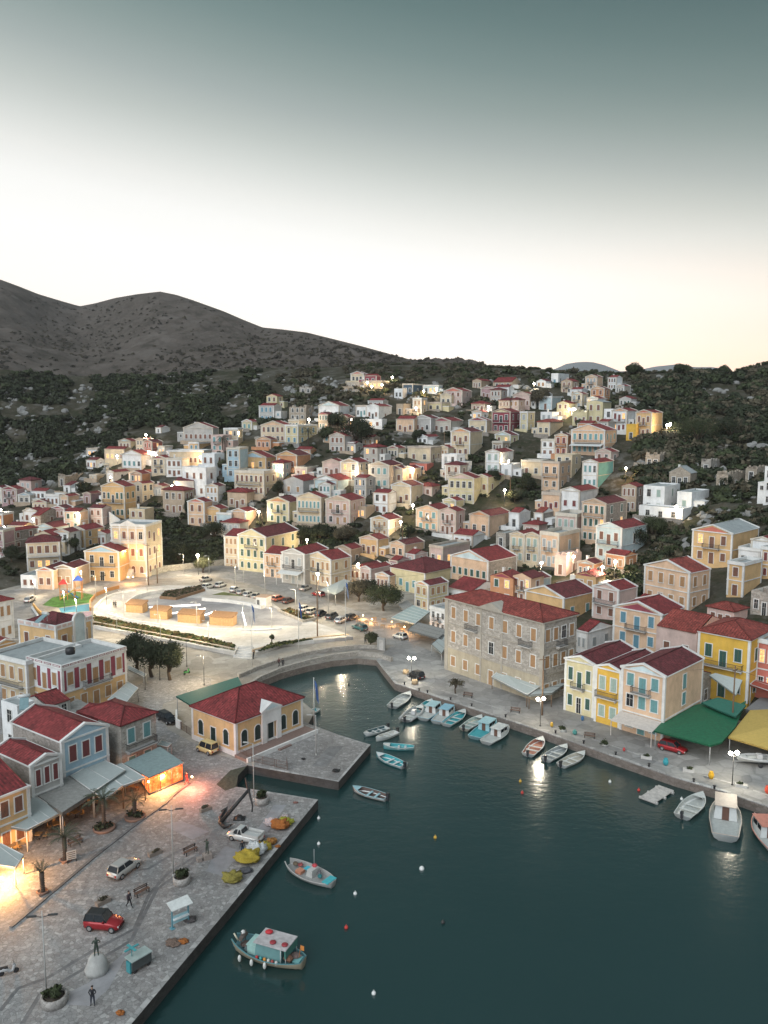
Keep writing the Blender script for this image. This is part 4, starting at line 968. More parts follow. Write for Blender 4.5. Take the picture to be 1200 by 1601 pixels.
# rocks: pale limestone outcrops
rk = plaster((.23, .23, .22), .5)
rb_ = MB()
def rock(bm_, p, r):
    n, k = 6, 4; base = len(bm_.v); bm_.ball((0, 0, 0), 1, 0, n, k)
    sd_ = rng.uniform(0, 99); sx, sy, sz = rng.uniform(.7, 1.4), rng.uniform(.7, 1.3), rng.uniform(.5, 1.0)
    for i in range(base, len(bm_.v)):
        v = Vector(bm_.v[i]); f = 1 + .5*noise.noise(v*1.3 + Vector((sd_, 0, 0))); bm_.v[i] = (p.x+v.x*r*f*sx, p.y+v.y*r*f*sy, p.z+v.z*r*f*sz)
    for i in range(len(bm_.sm)-n*k-2, len(bm_.sm)): bm_.sm[i] = False
for x0, x1, y0, y1, n_ in [(0, 170, 600, 760, 700), (180, 420, 585, 660, 300), (440, 560, 590, 650, 200), (1000, 1200, 588, 760, 330), (600, 1000, 580, 640, 160), (400, 700, 660, 760, 120), (300, 1000, 640, 900, 200), (1010, 1200, 700, 860, 150)]:
    for i in range(n_):
        px, py = rng.uniform(x0, x1), rng.uniform(y0, y1)
        if py < lerp_tab(RIDGE, px) or py > lerp_tab(BASE, px)-5: continue
        if noise.noise(Vector((px*.03, py*.05, 7))) < -.05: continue
        p = ground(px, py)
        if place_free(p, .5): rock(rb_, p, rng.uniform(.4, 1.9))
tag(rb_.build('rocks', rk), 'pale limestone rocks and rubble on the hillsides', 'rocks', None, 'stuff')
# trees
CR = {}
def tree(px, py, wpx, hpx, label, m=0, z=None, trunk=.25, name='tree', dens=1.0):
    p = ground(px, py) if z is None else atz(px, py, z)
    _, _, dep = proj(p); sc = FPX/dep; w = wpx/sc/2; H = hpx/sc
    t = empty(name, p, rng.uniform(0, 6), label, 'tree')
    k = (int(w*2), int(H), m)
    w *= 1.2; n_ = int(min(6000, max(450, 300*w*H*dens)))
    V = leaf_cloud(n_, max(.12, .17 if dep < 300 else .3), w, w, max(H*.5*(1-trunk)*1.5, w*.75), 14, .35, int(rng.integers(999)))
    V[:, 2] += H*(trunk + (1-trunk)*.45)
    link('crown', quad_mesh('crown', V, [(leafA, leafB, leafC, leafD)[m]]), t)
    b = MB(); tr = max(.12, H*.04)
    b.tube([(0, 0, -.5), (.05*H, 0, H*trunk*.6), (0, .03*H, H*(trunk+.2))], [tr*1.3, tr, tr*.6], 7)
    for i in range(6):
        a = i*1.05; b.tube([(0, .01*H, H*trunk*.7), (math.cos(a)*w*.35, math.sin(a)*w*.35, H*(trunk+.3)), (math.cos(a)*w*.6, math.sin(a)*w*.6, H*(trunk+.48))], [tr*.6, tr*.35, tr*.15], 5)
    b.build('trunk', bark, t)
    return t
for a in [(557, 698, 44, 46, 'big dark round tree beside the steep lane lamp', 3), (605, 708, 20, 22, 'dark tree right of the big round tree', 3), (528, 672, 26, 26, 'dark tree beside the white house with blue pediment', 3), (512, 690, 22, 22, 'bushy tree right of the right palm', 0),
          (112, 862, 24, 24, 'round green tree above the playground houses', 0), (18, 878, 26, 26, 'dark tree at the left street corner', 3), (165, 905, 30, 18, 'low green tree in front of the ochre playground house', 1), (318, 895, 30, 24, 'olive tree under the lit lamp by the retaining wall', 1),
          (435, 775, 16, 24, 'slim dark tree left of the grey gabled house', 3), (768, 760, 26, 26, 'dark tree left of the mid-slope lamp', 3), (825, 770, 28, 26, 'dark tree below the flat-roofed peach house', 3), (805, 785, 22, 20, 'green tree lit by the street lamp', 1), (655, 690, 20, 18, 'dark tree beside the flat-roofed white terrace', 3),
          (845, 638, 32, 30, 'bare brown tree before the pink house', 2), (790, 668, 24, 22, 'dark tree beside the crimson house', 3), (990, 590, 26, 22, 'spreading dark tree on the skyline, left', 0), (1067, 588, 24, 18, 'low wide tree on the right skyline', 0), (1130, 588, 16, 16, 'small tree at the dip of the right skyline', 0),
          (905, 668, 12, 12, 'small green bush-like tree by the pale ruin', 1), (990, 860, 40, 40, 'dark tree on the slope behind the large peach house', 3), (1020, 845, 44, 40, 'dark spreading tree below the white cube house', 0), (1090, 700, 60, 50, 'broad dark tree on the right hillside', 0), (1140, 690, 50, 42, 'dark tree at the right of the hillside', 3), (1135, 765, 20, 22, 'dark bush-like tree by the ruin wall', 3),
          (345, 740, 24, 22, 'green tree below the white three-storey block', 1), (300, 810, 20, 34, 'slim dark tree left of the ochre gable', 3), (335, 845, 34, 30, 'dark tree left of the arcade house', 3), (280, 880, 40, 34, 'dark tree behind the mansion wall', 3), (470, 850, 36, 30, 'dark tree behind the cream gabled house', 3), (540, 848, 36, 26, 'reddish tree above the shops', 2), (500, 846, 30, 28, 'dark tree between the rows above the shops', 3),
          (640, 840, 16, 20, 'small tree by the white terrace', 3), (560, 940, 46, 34, 'left one of the dark trees over the taverna tables', 2), (600, 955, 50, 44, 'round green tree over the taverna tables', 0), (578, 930, 24, 26, 'dark tree between the tavern trees', 3)]:
    tree(*a)
tree(212, 1048, 52, 62, 'dark crown, leftmost of the three big square trees', 3, z=1.2, trunk=.3, dens=1.4); tree(238, 1058, 52, 66, 'middle one of the three big dark trees by the square', 3, z=1.2, trunk=.3, dens=1.4); tree(266, 1063, 48, 62, 'rightmost of the three big square trees, above the green scooter', 3, z=1.2, trunk=.32, dens=1.4)
tree(580, 1010, 22, 22, 'small round tree beside the war memorial slab', 1, z=1.2, trunk=.3)
tree(712, 1084, 22, 24, 'thin potted tree on the east promenade', 2, z=1.2, trunk=.5, dens=.35)
tree(425, 1005, 6, 14, 'young tree on the square lawn', 1, z=1.9, trunk=.4)
# palms
palm_g = paint((.045, .055, .03), .7); palm_t = paint((.07, .052, .04), .95, vary=.3)
def palm(px, py, hpx, fl_, label, z=None, n=22, droop=1.0):
    p = ground(px, py) if z is None else atz(px, py, z); _, _, dep = proj(p); H = hpx/(FPX/dep)
    t = empty('palm_tree', p, rng.uniform(0, 6), label, 'palm tree')
    b = MB(); b.tube([(0, 0, -.3), (.05, 0, H*.3), (-.04, .05, H*.65), (0, 0, H)], [.28, .2, .2, .26], 9); 
    for i in range(int(H/.25)): b.lathe([(.21, 0), (.27, .1), (.2, .14)], 8, (0, 0, i*.25), 0)
    b.build('trunk', palm_t, t)
    f = MB()
    for i in range(n):
        a = i*2.399; e = 1.2 - 1.5*(i/n)*droop; pts = []
        Lf = fl_*rng.uniform(.8, 1.1); x, zz = .1, H
        for j in range(7):
            pts.append(Vector((math.cos(a)*x, math.sin(a)*x, zz))); x += Lf/6*math.cos(e); zz += Lf/6*math.sin(e); e -= .28*droop
        sd_ = Vector((-math.sin(a), math.cos(a), 0))
        for j in range(6):
            w0 = Lf*.16*math.sin(math.pi*(j+.6)/7.2)+.02; d = (pts[j+1]-pts[j])
            for sg in (-1, 1):
                for q in range(3):
                    o_ = pts[j] + d*(q/3); tip = o_ + sd_*sg*w0 + d*.75 + Vector((0, 0, -w0*.35))
                    f.face([o_, o_+d*.22, tip])
        f.tube(pts, .02, 4)
    f.build('fronds', palm_g, t)
    return t
palm(348, 708, 22, 3.2, 'palm tree left of the blue three-storey house'); palm(482, 700, 26, 3.6, 'palm tree beside the blue-shuttered yellow house')
def planter(px, py, r, label, h_=.8):
    p = atz(px, py, 1.2); t = empty('stone_planter', p, 0, label, 'planter')
    b = MB(); b.lathe([(r, 0), (r*1.02, h_), (r*.85, h_), (r*.85, h_-.2)], 18); b.build('bowl', stonewall((.34, .32, .3), 2), t)
    b = MB(); b.lathe([(r*.84, h_-.2), (r*.5, h_-.1)], 14); b.build('soil', paint((.05, .04, .03), .95), t)
    V = leaf_cloud(300, .2, r*.75, r*.75, .75, 7, .3, int(rng.integers(99))); V[:, 2] += h_+.35
    link('shrub', quad_mesh('shrub', V, [leafA]), t); return t
for px, py, hp, fl_, lb, nn in ((163, 1296, 50, 2.4, 'palm tree in a dark flower bed before the cafe', 22), (211, 1278, 28, 1.6, 'short palm in a round flower bed before the lit cafe', 16), (102, 1346, 40, 2.1, 'leaning palm beside the cafe notice board', 20), (67, 1396, 34, 1.2, 'short trimmed palm near the lit awning', 12)):
    t = palm(px, py, hp, fl_, lb, 1.2, nn, .75 if nn > 12 else .2)
    b = MB(); rr = 1.3 if nn in (22, 16) else .7
    b.lathe([(rr, 0), (rr, .28), (rr*.85, .28), (rr*.8, .18)], 14 if nn in (22, 16) else 4); fb = b.build('flower_bed', paint((.20, .12, .09), .9), None, atz(px, py, 1.205)); tag(fb, {22: 'round brick bed under the tallest cafe palm', 16: 'round brick bed under the short palm by the lit cafe', 20: 'square bed of the leaning palm', 12: 'square kerb around the trimmed palm'}[nn], 'flower bed')
    if nn in (22, 16):
        V = leaf_cloud(260, .18, rr*.9, rr*.9, .6, 9, .3, nn); V[:, 2] += .4; link('plants', quad_mesh('plants', V, [leafD]), fb)
planter(85, 1568, 1.05, 'round stone planter with a dark shrub, lower left of the quay'); planter(284, 1380, .9, 'round stone planter beside the tall lamp post'); planter(409, 1256, .85, 'round stone planter near the end of the quay', .9)
# ================================================================== custom house, square, awnings, walls
ch = h(301,369,473,1183,1132,40,'ochre','h','bottle',5,1,3,front='R',near=True,arch=2,z=1.2,wh=2.5,lab='ochre custom house with arched green windows and red hip roof on the water',rm='red',name='custom_house',cat='custom house',rise=.42)
def add_on(root, name, fn, mats):
    b = MB(); fn(b, *DIMS[root.name][:3]); return b.build(name, mats, root)
def portico(b, Wd, Dp, H):
    y = -Dp/2; w = 1.9
    b.box(-w, -1.0, y-.35, y-.1, 0, H+.3, 0); b.box(1.0, w, y-.35, y-.1, 0, H+.3, 0); b.box(-1.0, 1.0, y-.35, y-.1, 3.3, H+.3, 0)
    b.box(-w-.15, w+.15, y-.45, y+.2, H+.3, H+.5, 0)
    b.add([(-w-.15, y-.45, H+.5), (w+.15, y-.45, H+.5), (0, y-.45, H+1.5), (-w-.15, y+2.2, H+.5), (w+.15, y+2.2, H+.5), (0, y+2.2, H+1.5)], [(0,1,2), (5,4,3), (1,4,5,2), (3,0,2,5)], 0)
    b.face([(-w*.7, y-.46, H+.6), (w*.7, y-.46, H+.6), (0, y-.46, H+1.3)], 1)
add_on(ch, 'portico', portico, [white_t, plaster(PAL['paleblue'], .2)])
add_on(ch, 'terrace', lambda b, W_, D_, H_: (b.box(-W_/2-.3, W_/2+.5, -D_/2-2.6, -D_/2-.01, -.05, .42, 0), b.box(-W_/2-.3, W_/2+.5, -D_/2-2.9, -D_/2-2.6, -.05, .62, 1), b.box(-1.2, 1.2, -D_/2-3.3, -D_/2-2.9, -.05, .22, 0)), [paint((.20, .14, .12), .8), white_t])
add_on(ch, 'plinth', lambda b, W_, D_, H_: b.box(-W_/2-.09, W_/2+.09, -D_/2-.09, D_/2+.09, -.02, .75, 0), [white_t])
# villa pediment
def arcped(b, Wd, Dp, H):
    y = -Dp/2-.25; n = 12; r = 1.15; xc = Wd*.12
    for (ra, rb2, yy, m) in ((0, r, y, 1), (r, r+.28, y-.08, 0)):
        for i in range(n):
            a0, a1 = math.pi*i/n, math.pi*(i+1)/n
            p = [(xc+ra*math.cos(a0), yy, H+.9+ra*math.sin(a0)), (xc+rb2*math.cos(a0), yy, H+.9+rb2*math.sin(a0)), (xc+rb2*math.cos(a1), yy, H+.9+rb2*math.sin(a1)), (xc+ra*math.cos(a1), yy, H+.9+ra*math.sin(a1))]
            q = [(a_, yy+.5, c_) for a_, _, c_ in p]
            b.add(p+q, [(0,1,2,3), (7,6,5,4), (1,5,6,2), (0,3,7,4)], m)
    b.box(xc-r, xc+r, y, y+.4, H*.5, H+.9, 1)
    for s in (-1, 1): b.box(xc+s*(r+.14)-.2, xc+s*(r+.14)+.2, y-.1, y+.45, H*.5, H+.9, 0)
add_on(villa, 'arched_pediment', arcped, [white_t, plaster(PAL['paleblue'], .2)])
def vpar(b, Wd, Dp, H):
    for i in range(7):
        if i in (3, 4): continue
        x = -Wd/2 + Wd*(i+.5)/7; b.box(x-Wd*.05, x+Wd*.05, -Dp/2-.24, -Dp/2-.18, H+.35, H+.85, 0)
    for i in range(5):
        y = -Dp/2 + Dp*(i+.5)/5; b.box(-Wd/2-.24, -Wd/2-.1, y-Dp*.07, y+Dp*.07, H+.35, H+.85, 0)
    for (X0, X1, Y0, Y1) in ((-Wd/2-.18, Wd/2+.1, -Dp/2-.18, -Dp/2+.1), (-Wd/2-.18, -Wd/2+.1, -Dp/2+.1, Dp/2)): b.box(X0, X1, Y0, Y1, H+.22, H+.98, 1)
add_on(villa, 'parapet', vpar, [plaster(PAL['pink'], .2), white_t])
def mped(b, Wd, Dp, H):
    y = -Dp/2-.18; fh = H/3
    b.add([(-2.4, y, H+.7), (2.4, y, H+.7), (0, y, H+1.9), (-2.4, y+.5, H+.7), (2.4, y+.5, H+.7), (0, y+.5, H+1.9)], [(0,1,2), (5,4,3), (1,4,5,2), (3,0,2,5)], 0)
    for i in range(5): x = -Wd/2+.4+(Wd-.8)*i/4; b.box(x-.22, x+.22, y, -Dp/2, fh+.2, H, 0)
    b.box(-Wd/2-.2, Wd/2+.2, y-.1, -Dp/2, H-.55, H-.25, 0)
    for i in range(7): b.box(-1.6, 1.6, y-.35*(i+1)-.2, y-.35*i-.2, -.1, fh*.5*(1-i/7), 0)
add_on(mans, 'ornament', mped, [white_t])
# maroon stripes
def stripes(b, Wd, Dp, H):
    f2 = H/2
    b.box(-Wd/2-.04, Wd/2+.04, -Dp/2-.04, Dp/2, -.5, f2-.15, 1)
    for i in range(6):
        x = -Wd/2+.35+(Wd-.7)*i/5; w = .42; b.box(x-w, x+w, -Dp/2-.05, -Dp/2, f2+.25, H-.35, 0)
    for i in range(4):
        y = -Dp/2+.6+(Dp-1.0)*i/3; b.box(-Wd/2-.05, -Wd/2, y-.4, y+.4, f2+.25, H-.35, 0)
    for i in range(9):
        x = -Wd/2 + Wd*(i+.5)/9; b.box(x-Wd*.045, x+Wd*.045, -Dp/2-.15, -Dp/2-.1, H+.34, H+.62, 0); b.box(x-Wd*.036, x+Wd*.036, -Dp/2-.16, -Dp/2-.15, H+.41, H+.55, 2)
    for i in range(4):
        y = -Dp/2 + Dp*(i+.5)/4; b.box(-Wd/2-.15, -Wd/2-.1, y-Dp*.1, y+Dp*.1, H+.34, H+.62, 0); b.box(-Wd/2-.16, -Wd/2-.15, y-Dp*.08, y+Dp*.08, H+.41, H+.55, 2)
add_on(mb_, 'striped_panels', stripes, [plaster((.24, .05, .075), .2), plaster(PAL['ochre'], .3), white_t])
# great stone building: cornice, pediment and lighter ground floor
def bigtrim(b, Wd, Dp, H):
    b.box(-Wd/2-.35, Wd/2+.35, -Dp/2-.35, Dp/2+.35, H-.02, H+.2, 0)
    for z_ in (H/3, 2*H/3): b.box(-Wd/2-.12, Wd/2+.12, -Dp/2-.12, Dp/2+.12, z_-.14, z_+.1, 0)
    for x in (-Wd/2, Wd/2): b.box(x-.45, x+.45, -Dp/2-.08, -Dp/2+.02, 0, H-.03, 0)
    for x in (-2.6, 2.6): b.box(x-.2, x+.2, -Dp/2-.1, -Dp/2, 0, H-.03, 0)
    b.add([(-3, -Dp/2-.36, H+.2), (3, -Dp/2-.36, H+.2), (0, -Dp/2-.36, H+1.5), (-3, -Dp/2+2.5, H+.2), (3, -Dp/2+2.5, H+.2), (0, -Dp/2+2.5, H+1.5)], [(0,1,2), (5,4,3), (1,4,5,2), (3,0,2,5)], 0)
    b.box(-Wd/2-.03, Wd/2+.03, -Dp/2-.03, -Dp/2, 0, H/3-.15, 1)
add_on(big, 'cornice', bigtrim, [plaster((.36, .33, .28), .4), plaster((.40, .35, .26), .5)])
Wd, Dp, H = DIMS[big.name][:3]
balcony(big, 2.6, (-Wd*.20, -Dp/2, 2*H/3+.1), 0); balcony(big, 2.6, (Wd*.36, -Dp/2, 2*H/3+.1), 0); balcony(big, 2.2, (Wd/2, -Dp*.0, 2*H/3+.1), math.pi/2)
# ---- canopies
fab_w = paint((.36, .40, .39), .8, vary=.06); fab_t = paint((.21, .28, .28), .7, vary=.15); fab_g = paint((.012, .12, .06), .6, vary=.25); fab_y = paint((.50, .36, .10), .7, vary=.1); fab_o = paint((.25, .25, .235), .9, vary=.2)
wood_p = paint((.16, .10, .06), .8); steel = paint((.32, .33, .33), .5); pole_w = paint((.6, .6, .58), .6)
def canopy(pts, z, mat, label, posts=(0, 1, 2, 3), drop=None, pm=None, valance=.25, name='awning', cat='awning', ridge=None, zs=None):
    """fabric roof over a polygon given in the picture at height z; zs = per-corner heights"""
    zz = zs or [z]*len(pts); P = [atz(x, y, q) for (x, y), q in zip(pts, zz)]
    c = sum(P, Vector())/len(P); t = empty(name, (c.x, c.y, 1.2), 0, label, cat)
    Q = [p - Vector((c.x, c.y, 1.2)) for p in P]; n = len(Q); b = MB()
    if ridge:
        top = Vector((0, 0, sum(q.z for q in Q)/n + ridge))
        for i in range(n): a, d = Q[i], Q[(i+1) % n]; b.face([a, d, top])
        for i in range(n): a, d = Q[i], Q[(i+1) % n]; b.face([top-Vector((0, 0, .05)), d-Vector((0, 0, .05)), a-Vector((0, 0, .05))])
    else:
        b.face(Q); b.face([q-Vector((0, 0, .06)) for q in reversed(Q)])
    for i in range(n):
        a, d = Q[i], Q[(i+1) % n]; v = Vector((0, 0, valance)); e = Vector((0, 0, .0))
        b.face([a, a-v, d-v, d]); b.face([d+(a-d)*0, d-v, a-v, a])
    b.build('canopy', mat, t)
    if posts and name == 'awning':
        fb = MB()
        for i in range(n): a, d = Q[i], Q[(i+1) % n]; fb.tube([a+Vector((0, 0, .03)), d+Vector((0, 0, .03))], .06, 5)
        a, d, e, g = Q[0], Q[1], Q[2], Q[3 % n]; k_ = max(2, int((d-a).length/2.2))
        for i in range(1, k_): fb.tube([a.lerp(d, i/k_)+Vector((0, 0, .02)), g.lerp(e, i/k_)+Vector((0, 0, .02))], .035, 4)
        fb.build('frame', pole_w if pm is pole_w or i % 2 else paint((.12, .12, .12), .6), t)
    for i in posts:
        q = Q[i]*.97; pb = MB(); pb.tube([(q.x, q.y, 0), (q.x, q.y, Q[i].z-.08)], .07, 6); pb.build('post', pm or steel, t)
    return t
canopy([(-40, 1240), (50, 1241), (96, 1270), (42, 1297), (-60, 1278)], 4.2, fab_w, 'wide white awning on white posts at the left edge', (2, 3), pm=pole_w, zs=[4.6, 4.6, 4.0, 3.9, 3.9])
canopy([(57, 1242), (108, 1212), (146, 1238), (97, 1270)], 4.5, fab_o, 'flat grey terrace roof below the small grey house', (2, 3), valance=.5, name='terrace_roof', cat='terrace roof')
canopy([(110, 1213), (158, 1186), (196, 1204), (146, 1238)], 4.6, fab_w, 'grey-white awning roof below the blue gabled house', (2, 3), valance=.5)
canopy([(128, 1222), (160, 1206), (192, 1228), (162, 1251)], 4.25, fab_w, 'left panel of the pale folding cafe awning', (2, 3), pm=wood_p)
canopy([(160, 1206), (190, 1193), (227, 1216), (192, 1228)], 4.25, fab_w, 'right panel of the pale folding cafe awning', (2, 3), pm=wood_p)
ck = canopy([(193, 1193), (250, 1167), (287, 1192), (233, 1215)], 4.3, fab_t, 'teal flat roof of the glass-fronted cafe glowing orange', (), valance=.15, name='cafe_pavilion', cat='cafe')
# the lit cafe: glass front glowing orange
def glassroom(pts, root):
    c = root.location
    P = [atz(x, y, 1.2) for x, y in pts]; b = MB(); f = MB()
    for i in range(len(P)-1):
        a, d = P[i]-c, P[i+1]-c; n_ = max(2, int((d-a).length/1.6))
        b.face([(a.x, a.y, .25), (d.x, d.y, .25), (d.x, d.y, 2.75), (a.x, a.y, 2.75)]); b.face([(d.x, d.y, .25), (a.x, a.y, .25), (a.x, a.y, 2.75), (d.x, d.y, 2.75)])
        for k in range(n_+1): q = a.lerp(d, k/n_); f.tube([(q.x, q.y, 0), (q.x, q.y, 3.0)], .05, 5)
        f.tube([(a.x, a.y, .15), (d.x, d.y, .15)], .12, 4); f.tube([(a.x, a.y, 2.85), (d.x, d.y, 2.85)], .08, 4)
    b.build('glass_front', cafe_glass, root); f.build('frame', paint((.08, .09, .10), .5), root)
m, t, bb = newmat('cafe_glass'); n = NB(t); ff = n.noise(n.tc(), 1.6, 5, .7)
n.l(n.ramp(ff, [(.36, (.5, .05, .01)), (.5, (1, .17, .03)), (.62, (1, .36, .12)), (.72, (1, .7, .4))]), bb.inputs['Emission Color']); bb.inputs['Emission Strength'].default_value = 1.5; bb.inputs['Base Color'].default_value = (.3, .1, .05, 1); bb.inputs['Roughness'].default_value = .15
cafe_glass = m
glassroom([(222, 1218+8), (233, 1243), (286, 1221)], ck)
canopy([(246, 1165), (252, 1157), (268, 1163), (262, 1168)], 3.2, fab_w, 'small white roof corner behind the teal cafe roof', (2, 3))
canopy([(-40, 1300), (0, 1318), (37, 1337), (24, 1356), (-30, 1348)], 3.4, fab_w, 'white awning glowing from its lamp at the lower left edge', (2, 3), pm=pole_w)
canopy([(90, 1110), (120, 1092), (158, 1110), (128, 1128)], 4.5, fab_o, 'grey concrete roof below the maroon-striped building', (), name='flat_roof', cat='flat roof')
canopy([(168, 1094), (200, 1066), (216, 1076), (192, 1104)], 3.6, fab_w, 'white awning at the right end of the maroon-striped building', (1, 2))
canopy([(200, 1046), (200, 1040), (229, 1054), (225, 1058)], 3.2, fab_w, 'narrow white awning beside the big square trees', (2, 3))
canopy([(275, 1088), (372, 1058), (382, 1078), (300, 1103)], 4.4, paint((.03, .13, .10), .7), 'long green roof behind the custom house', (0, 3), name='market_roof', cat='roof')
canopy([(886, 1126), (905, 1118), (915, 1108), (905, 1105)], 3.4, fab_w, 'small dark green shop awning at the foot of the trio', ()) if False else None
canopy([(768, 1058), (782, 1046), (851, 1068), (824, 1086)], 3.8, fab_w, 'long white awning along the foot of the great stone building', (0, 3, 2), zs=[3.4, 4.4, 4.4, 3.4], pm=wood_p)
canopy([(826, 1087), (852, 1068), (885, 1068), (862, 1084)], 3.6, fab_w, 'short white awning at the corner of the great stone building', (0, 3), pm=wood_p)
canopy([(1022, 1142), (1050, 1111), (1102, 1098), (1140, 1112), (1166, 1095), (1150, 1135), (1128, 1160), (1110, 1165), (1060, 1152)], 4.2, fab_g, 'big bright green tarpaulin roof over the restaurant', (0, 7), ridge=.25, name='tarpaulin_roof', cat='tarpaulin roof')
canopy([(1096, 1098), (1122, 1090), (1166, 1102), (1150, 1120), (1128, 1112)], 4.9, paint((.03, .16, .12), .7), 'darker green tarpaulin behind the big green one', ())
canopy([(1138, 1152), (1172, 1110), (1290, 1105), (1290, 1180), (1205, 1172)], 3.9, fab_y, 'mustard yellow tent roof at the right edge', (0, 4), ridge=1.0, name='tent', cat='tent')
canopy([(600, 906), (560, 918), (500, 906), (538, 902)], 4.2, fab_w, 'x', ()) if False else None
canopy([(500, 922), (538, 905), (557, 912), (524, 929)], 4.2, fab_w, 'white square market tent between the cream house and the trees', (0, 1, 2, 3), ridge=.7, name='tent', cat='tent')
canopy([(611, 966), (645, 946), (672, 956), (648, 975)], 3.8, paint((.36, .44, .42), .8), 'pale green flat roof of the seafront restaurant', (0, 3), valance=.3)
canopy([(637, 985), (650, 972), (700, 985), (690, 1000)], 3.6, fab_o, 'grey flat awning beside the seafront restaurant', (0, 3)); canopy([(622, 945), (636, 938), (648, 948), (634, 958)], 3.4, fab_o, 'low grey roof among the tavern trees', ())
canopy([(674, 1007), (692, 992), (704, 1000), (690, 1022)], 3.6, fab_w, 'white sloping awning at the left corner of the great stone building', (0, 3))
canopy([(975, 1033), (998, 1020), (1020, 1028), (1000, 1042)], 5.0, fab_t, 'teal roof panel below the peach house balcony', ()) if False else None
canopy([(1108, 1055), (1118, 1052), (1160, 1063), (1150, 1086)], 6.0, fab_w, 'large pale sail awning hung below the bright yellow house', (), zs=[7.2, 7.6, 7.2, 5.6])
canopy([(1172, 1070), (1196, 1046), (1250, 1062), (1230, 1090)], 6.2, paint((.30, .07, .05), .8), 'dark red awning of the lit terrace at the right edge', (0, 1, 2, 3))
tr = canopy([(1165, 1108), (1188, 1090), (1260, 1100), (1240, 1128)], 3.8, paint((.2, .2, .2), .8), 'lit restaurant terrace deck at the right edge', (), name='terrace_deck', cat='terrace', valance=.6)
# ---- walls
def wall(name, pts, th, h_, mat, label, z=1.2, z0=None):
    P = [atz(x, y, z) for x, y in pts]; b = MB()
    A = []; B_ = []
    for i, p in enumerate(P):
        t = (P[min(i+1, len(P)-1)] - P[max(i-1, 0)]); t.z = 0; t.normalize(); nn = Vector((-t.y, t.x, 0)); A.append(p-nn*th/2); B_.append(p+nn*th/2)
    k = len(A); zb = z if z0 is None else z0
    vs = [(p.x, p.y, zb) for p in A] + [(p.x, p.y, zb) for p in B_] + [(p.x, p.y, z+h_) for p in A] + [(p.x, p.y, z+h_) for p in B_]
    fs = [(0, k, 3*k, 2*k), (k-1, 3*k-1, 4*k-1, 2*k-1)]
    for i in range(k-1): fs += [(i, i+1, 2*k+i+1, 2*k+i), (k+i+1, k+i, 3*k+i, 3*k+i+1), (2*k+i, 2*k+i+1, 3*k+i+1, 3*k+i)]
    b.add(vs, fs); bmx = b.build(name, mat); return tag(bmx, label, 'wall')
rail_m = stonewall((.33, .31, .28), 1.2)
wall('parapet_wall', [(382, 1079), (406, 1064), (441, 1049), (480, 1038), (520, 1029), (560, 1024), (588, 1027), (612, 1034)], .6, .85, rail_m, 'stone parapet curving along the inner harbour basin')
wall('parapet_wall', [(372, 1060), (400, 1048), (440, 1034), (480, 1024), (520, 1017), (560, 1013), (596, 1014)], .45, .7, rail_m, 'second low wall on the road side of the basin promenade')
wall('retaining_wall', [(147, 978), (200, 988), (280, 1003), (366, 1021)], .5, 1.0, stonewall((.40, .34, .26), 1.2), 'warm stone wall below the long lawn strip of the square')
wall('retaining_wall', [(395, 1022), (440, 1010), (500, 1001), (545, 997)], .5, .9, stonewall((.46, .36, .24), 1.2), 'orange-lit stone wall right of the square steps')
wall('garden_wall', [(236, 900), (262, 893), (300, 889), (350, 883)], .5, 1.8, stonewall((.36, .34, .29)), 'long stone wall at the back of the square right of the mansion')
wall('stair_wall', [(133, 789), (150, 795), (168, 802), (187, 816)], .4, .8, white_t, 'white stair wall stepping down in front of the ochre house', z=14.5, z0=9)
wall('gate_wall', [(276, 1121), (276, 1136), (283, 1140)], .3, 1.3, white_t, 'white gate wall corner beside the black car'); railing_todo = 1
def railing(pts, label, h_=1.1, c=(.10, .07, .055), gap=.16):
    P = [atz(x, y, 1.22) for x, y in pts]; b = MB()
    for a, d in zip(P, P[1:]):
        n_ = max(2, int((d-a).length/gap))
        for i in range(n_+1): q = a.lerp(d, i/n_); r_ = .035 if i % 12 == 0 else .012; b.box(q.x-r_, q.x+r_, q.y-r_, q.y+r_, q.z, q.z+h_)
        for zz in (.08, h_*.5, h_-.03): b.tube([a+Vector((0, 0, zz)), d+Vector((0, 0, zz))], .022, 4)
    return tag(b.build('railing', paint(c, .6)), label, 'railing')
railing([(373, 1180), (393, 1190), (432, 1199), (449, 1203), (448, 1194)], 'rusty iron fence at the platform edge'); railing([(283, 1140), (298, 1150)], 'dark iron railing between gate wall and custom house', 1.2)
for px, py, dx in ((1010, 728, 40), (1060, 690, 50), (640, 700, 44), (450, 690, 40), (560, 690, 46), (700, 720, 40), (880, 690, 34), (1020, 700, 40), (1130, 700, 36)):
    A_ = ground(px-dx/2, py+2); B2 = ground(px+dx/2, py); b = MB(); d_ = (B2-A_); d_.z = 0; nn = Vector((-d_.y, d_.x, 0)).normalized()*.3
    z0, z1 = min(A_.z, B2.z)-1.5, max(A_.z, B2.z)+.9
    b.prism([tuple((A_-nn)[:2]), tuple((B2-nn)[:2]), tuple((B2+nn)[:2]), tuple((A_+nn)[:2])], z0, z1)
    tag(b.build('terrace_wall', stonewall((.28, .26, .23))), 'dry stone terrace wall among the scrub, %s' % {1010: 'left of the hillside ruins', 1060: 'just right of the hill lamp', 640: 'beneath the flat-roofed terrace', 450: 'under the cream houses with the palm', 560: 'right of the big round tree', 700: 'left of the white green-shuttered house', 880: 'under the white flat-roofed house', 1020: 'above the left ruin', 1130: 'below the big hillside trees'}[px], 'wall')
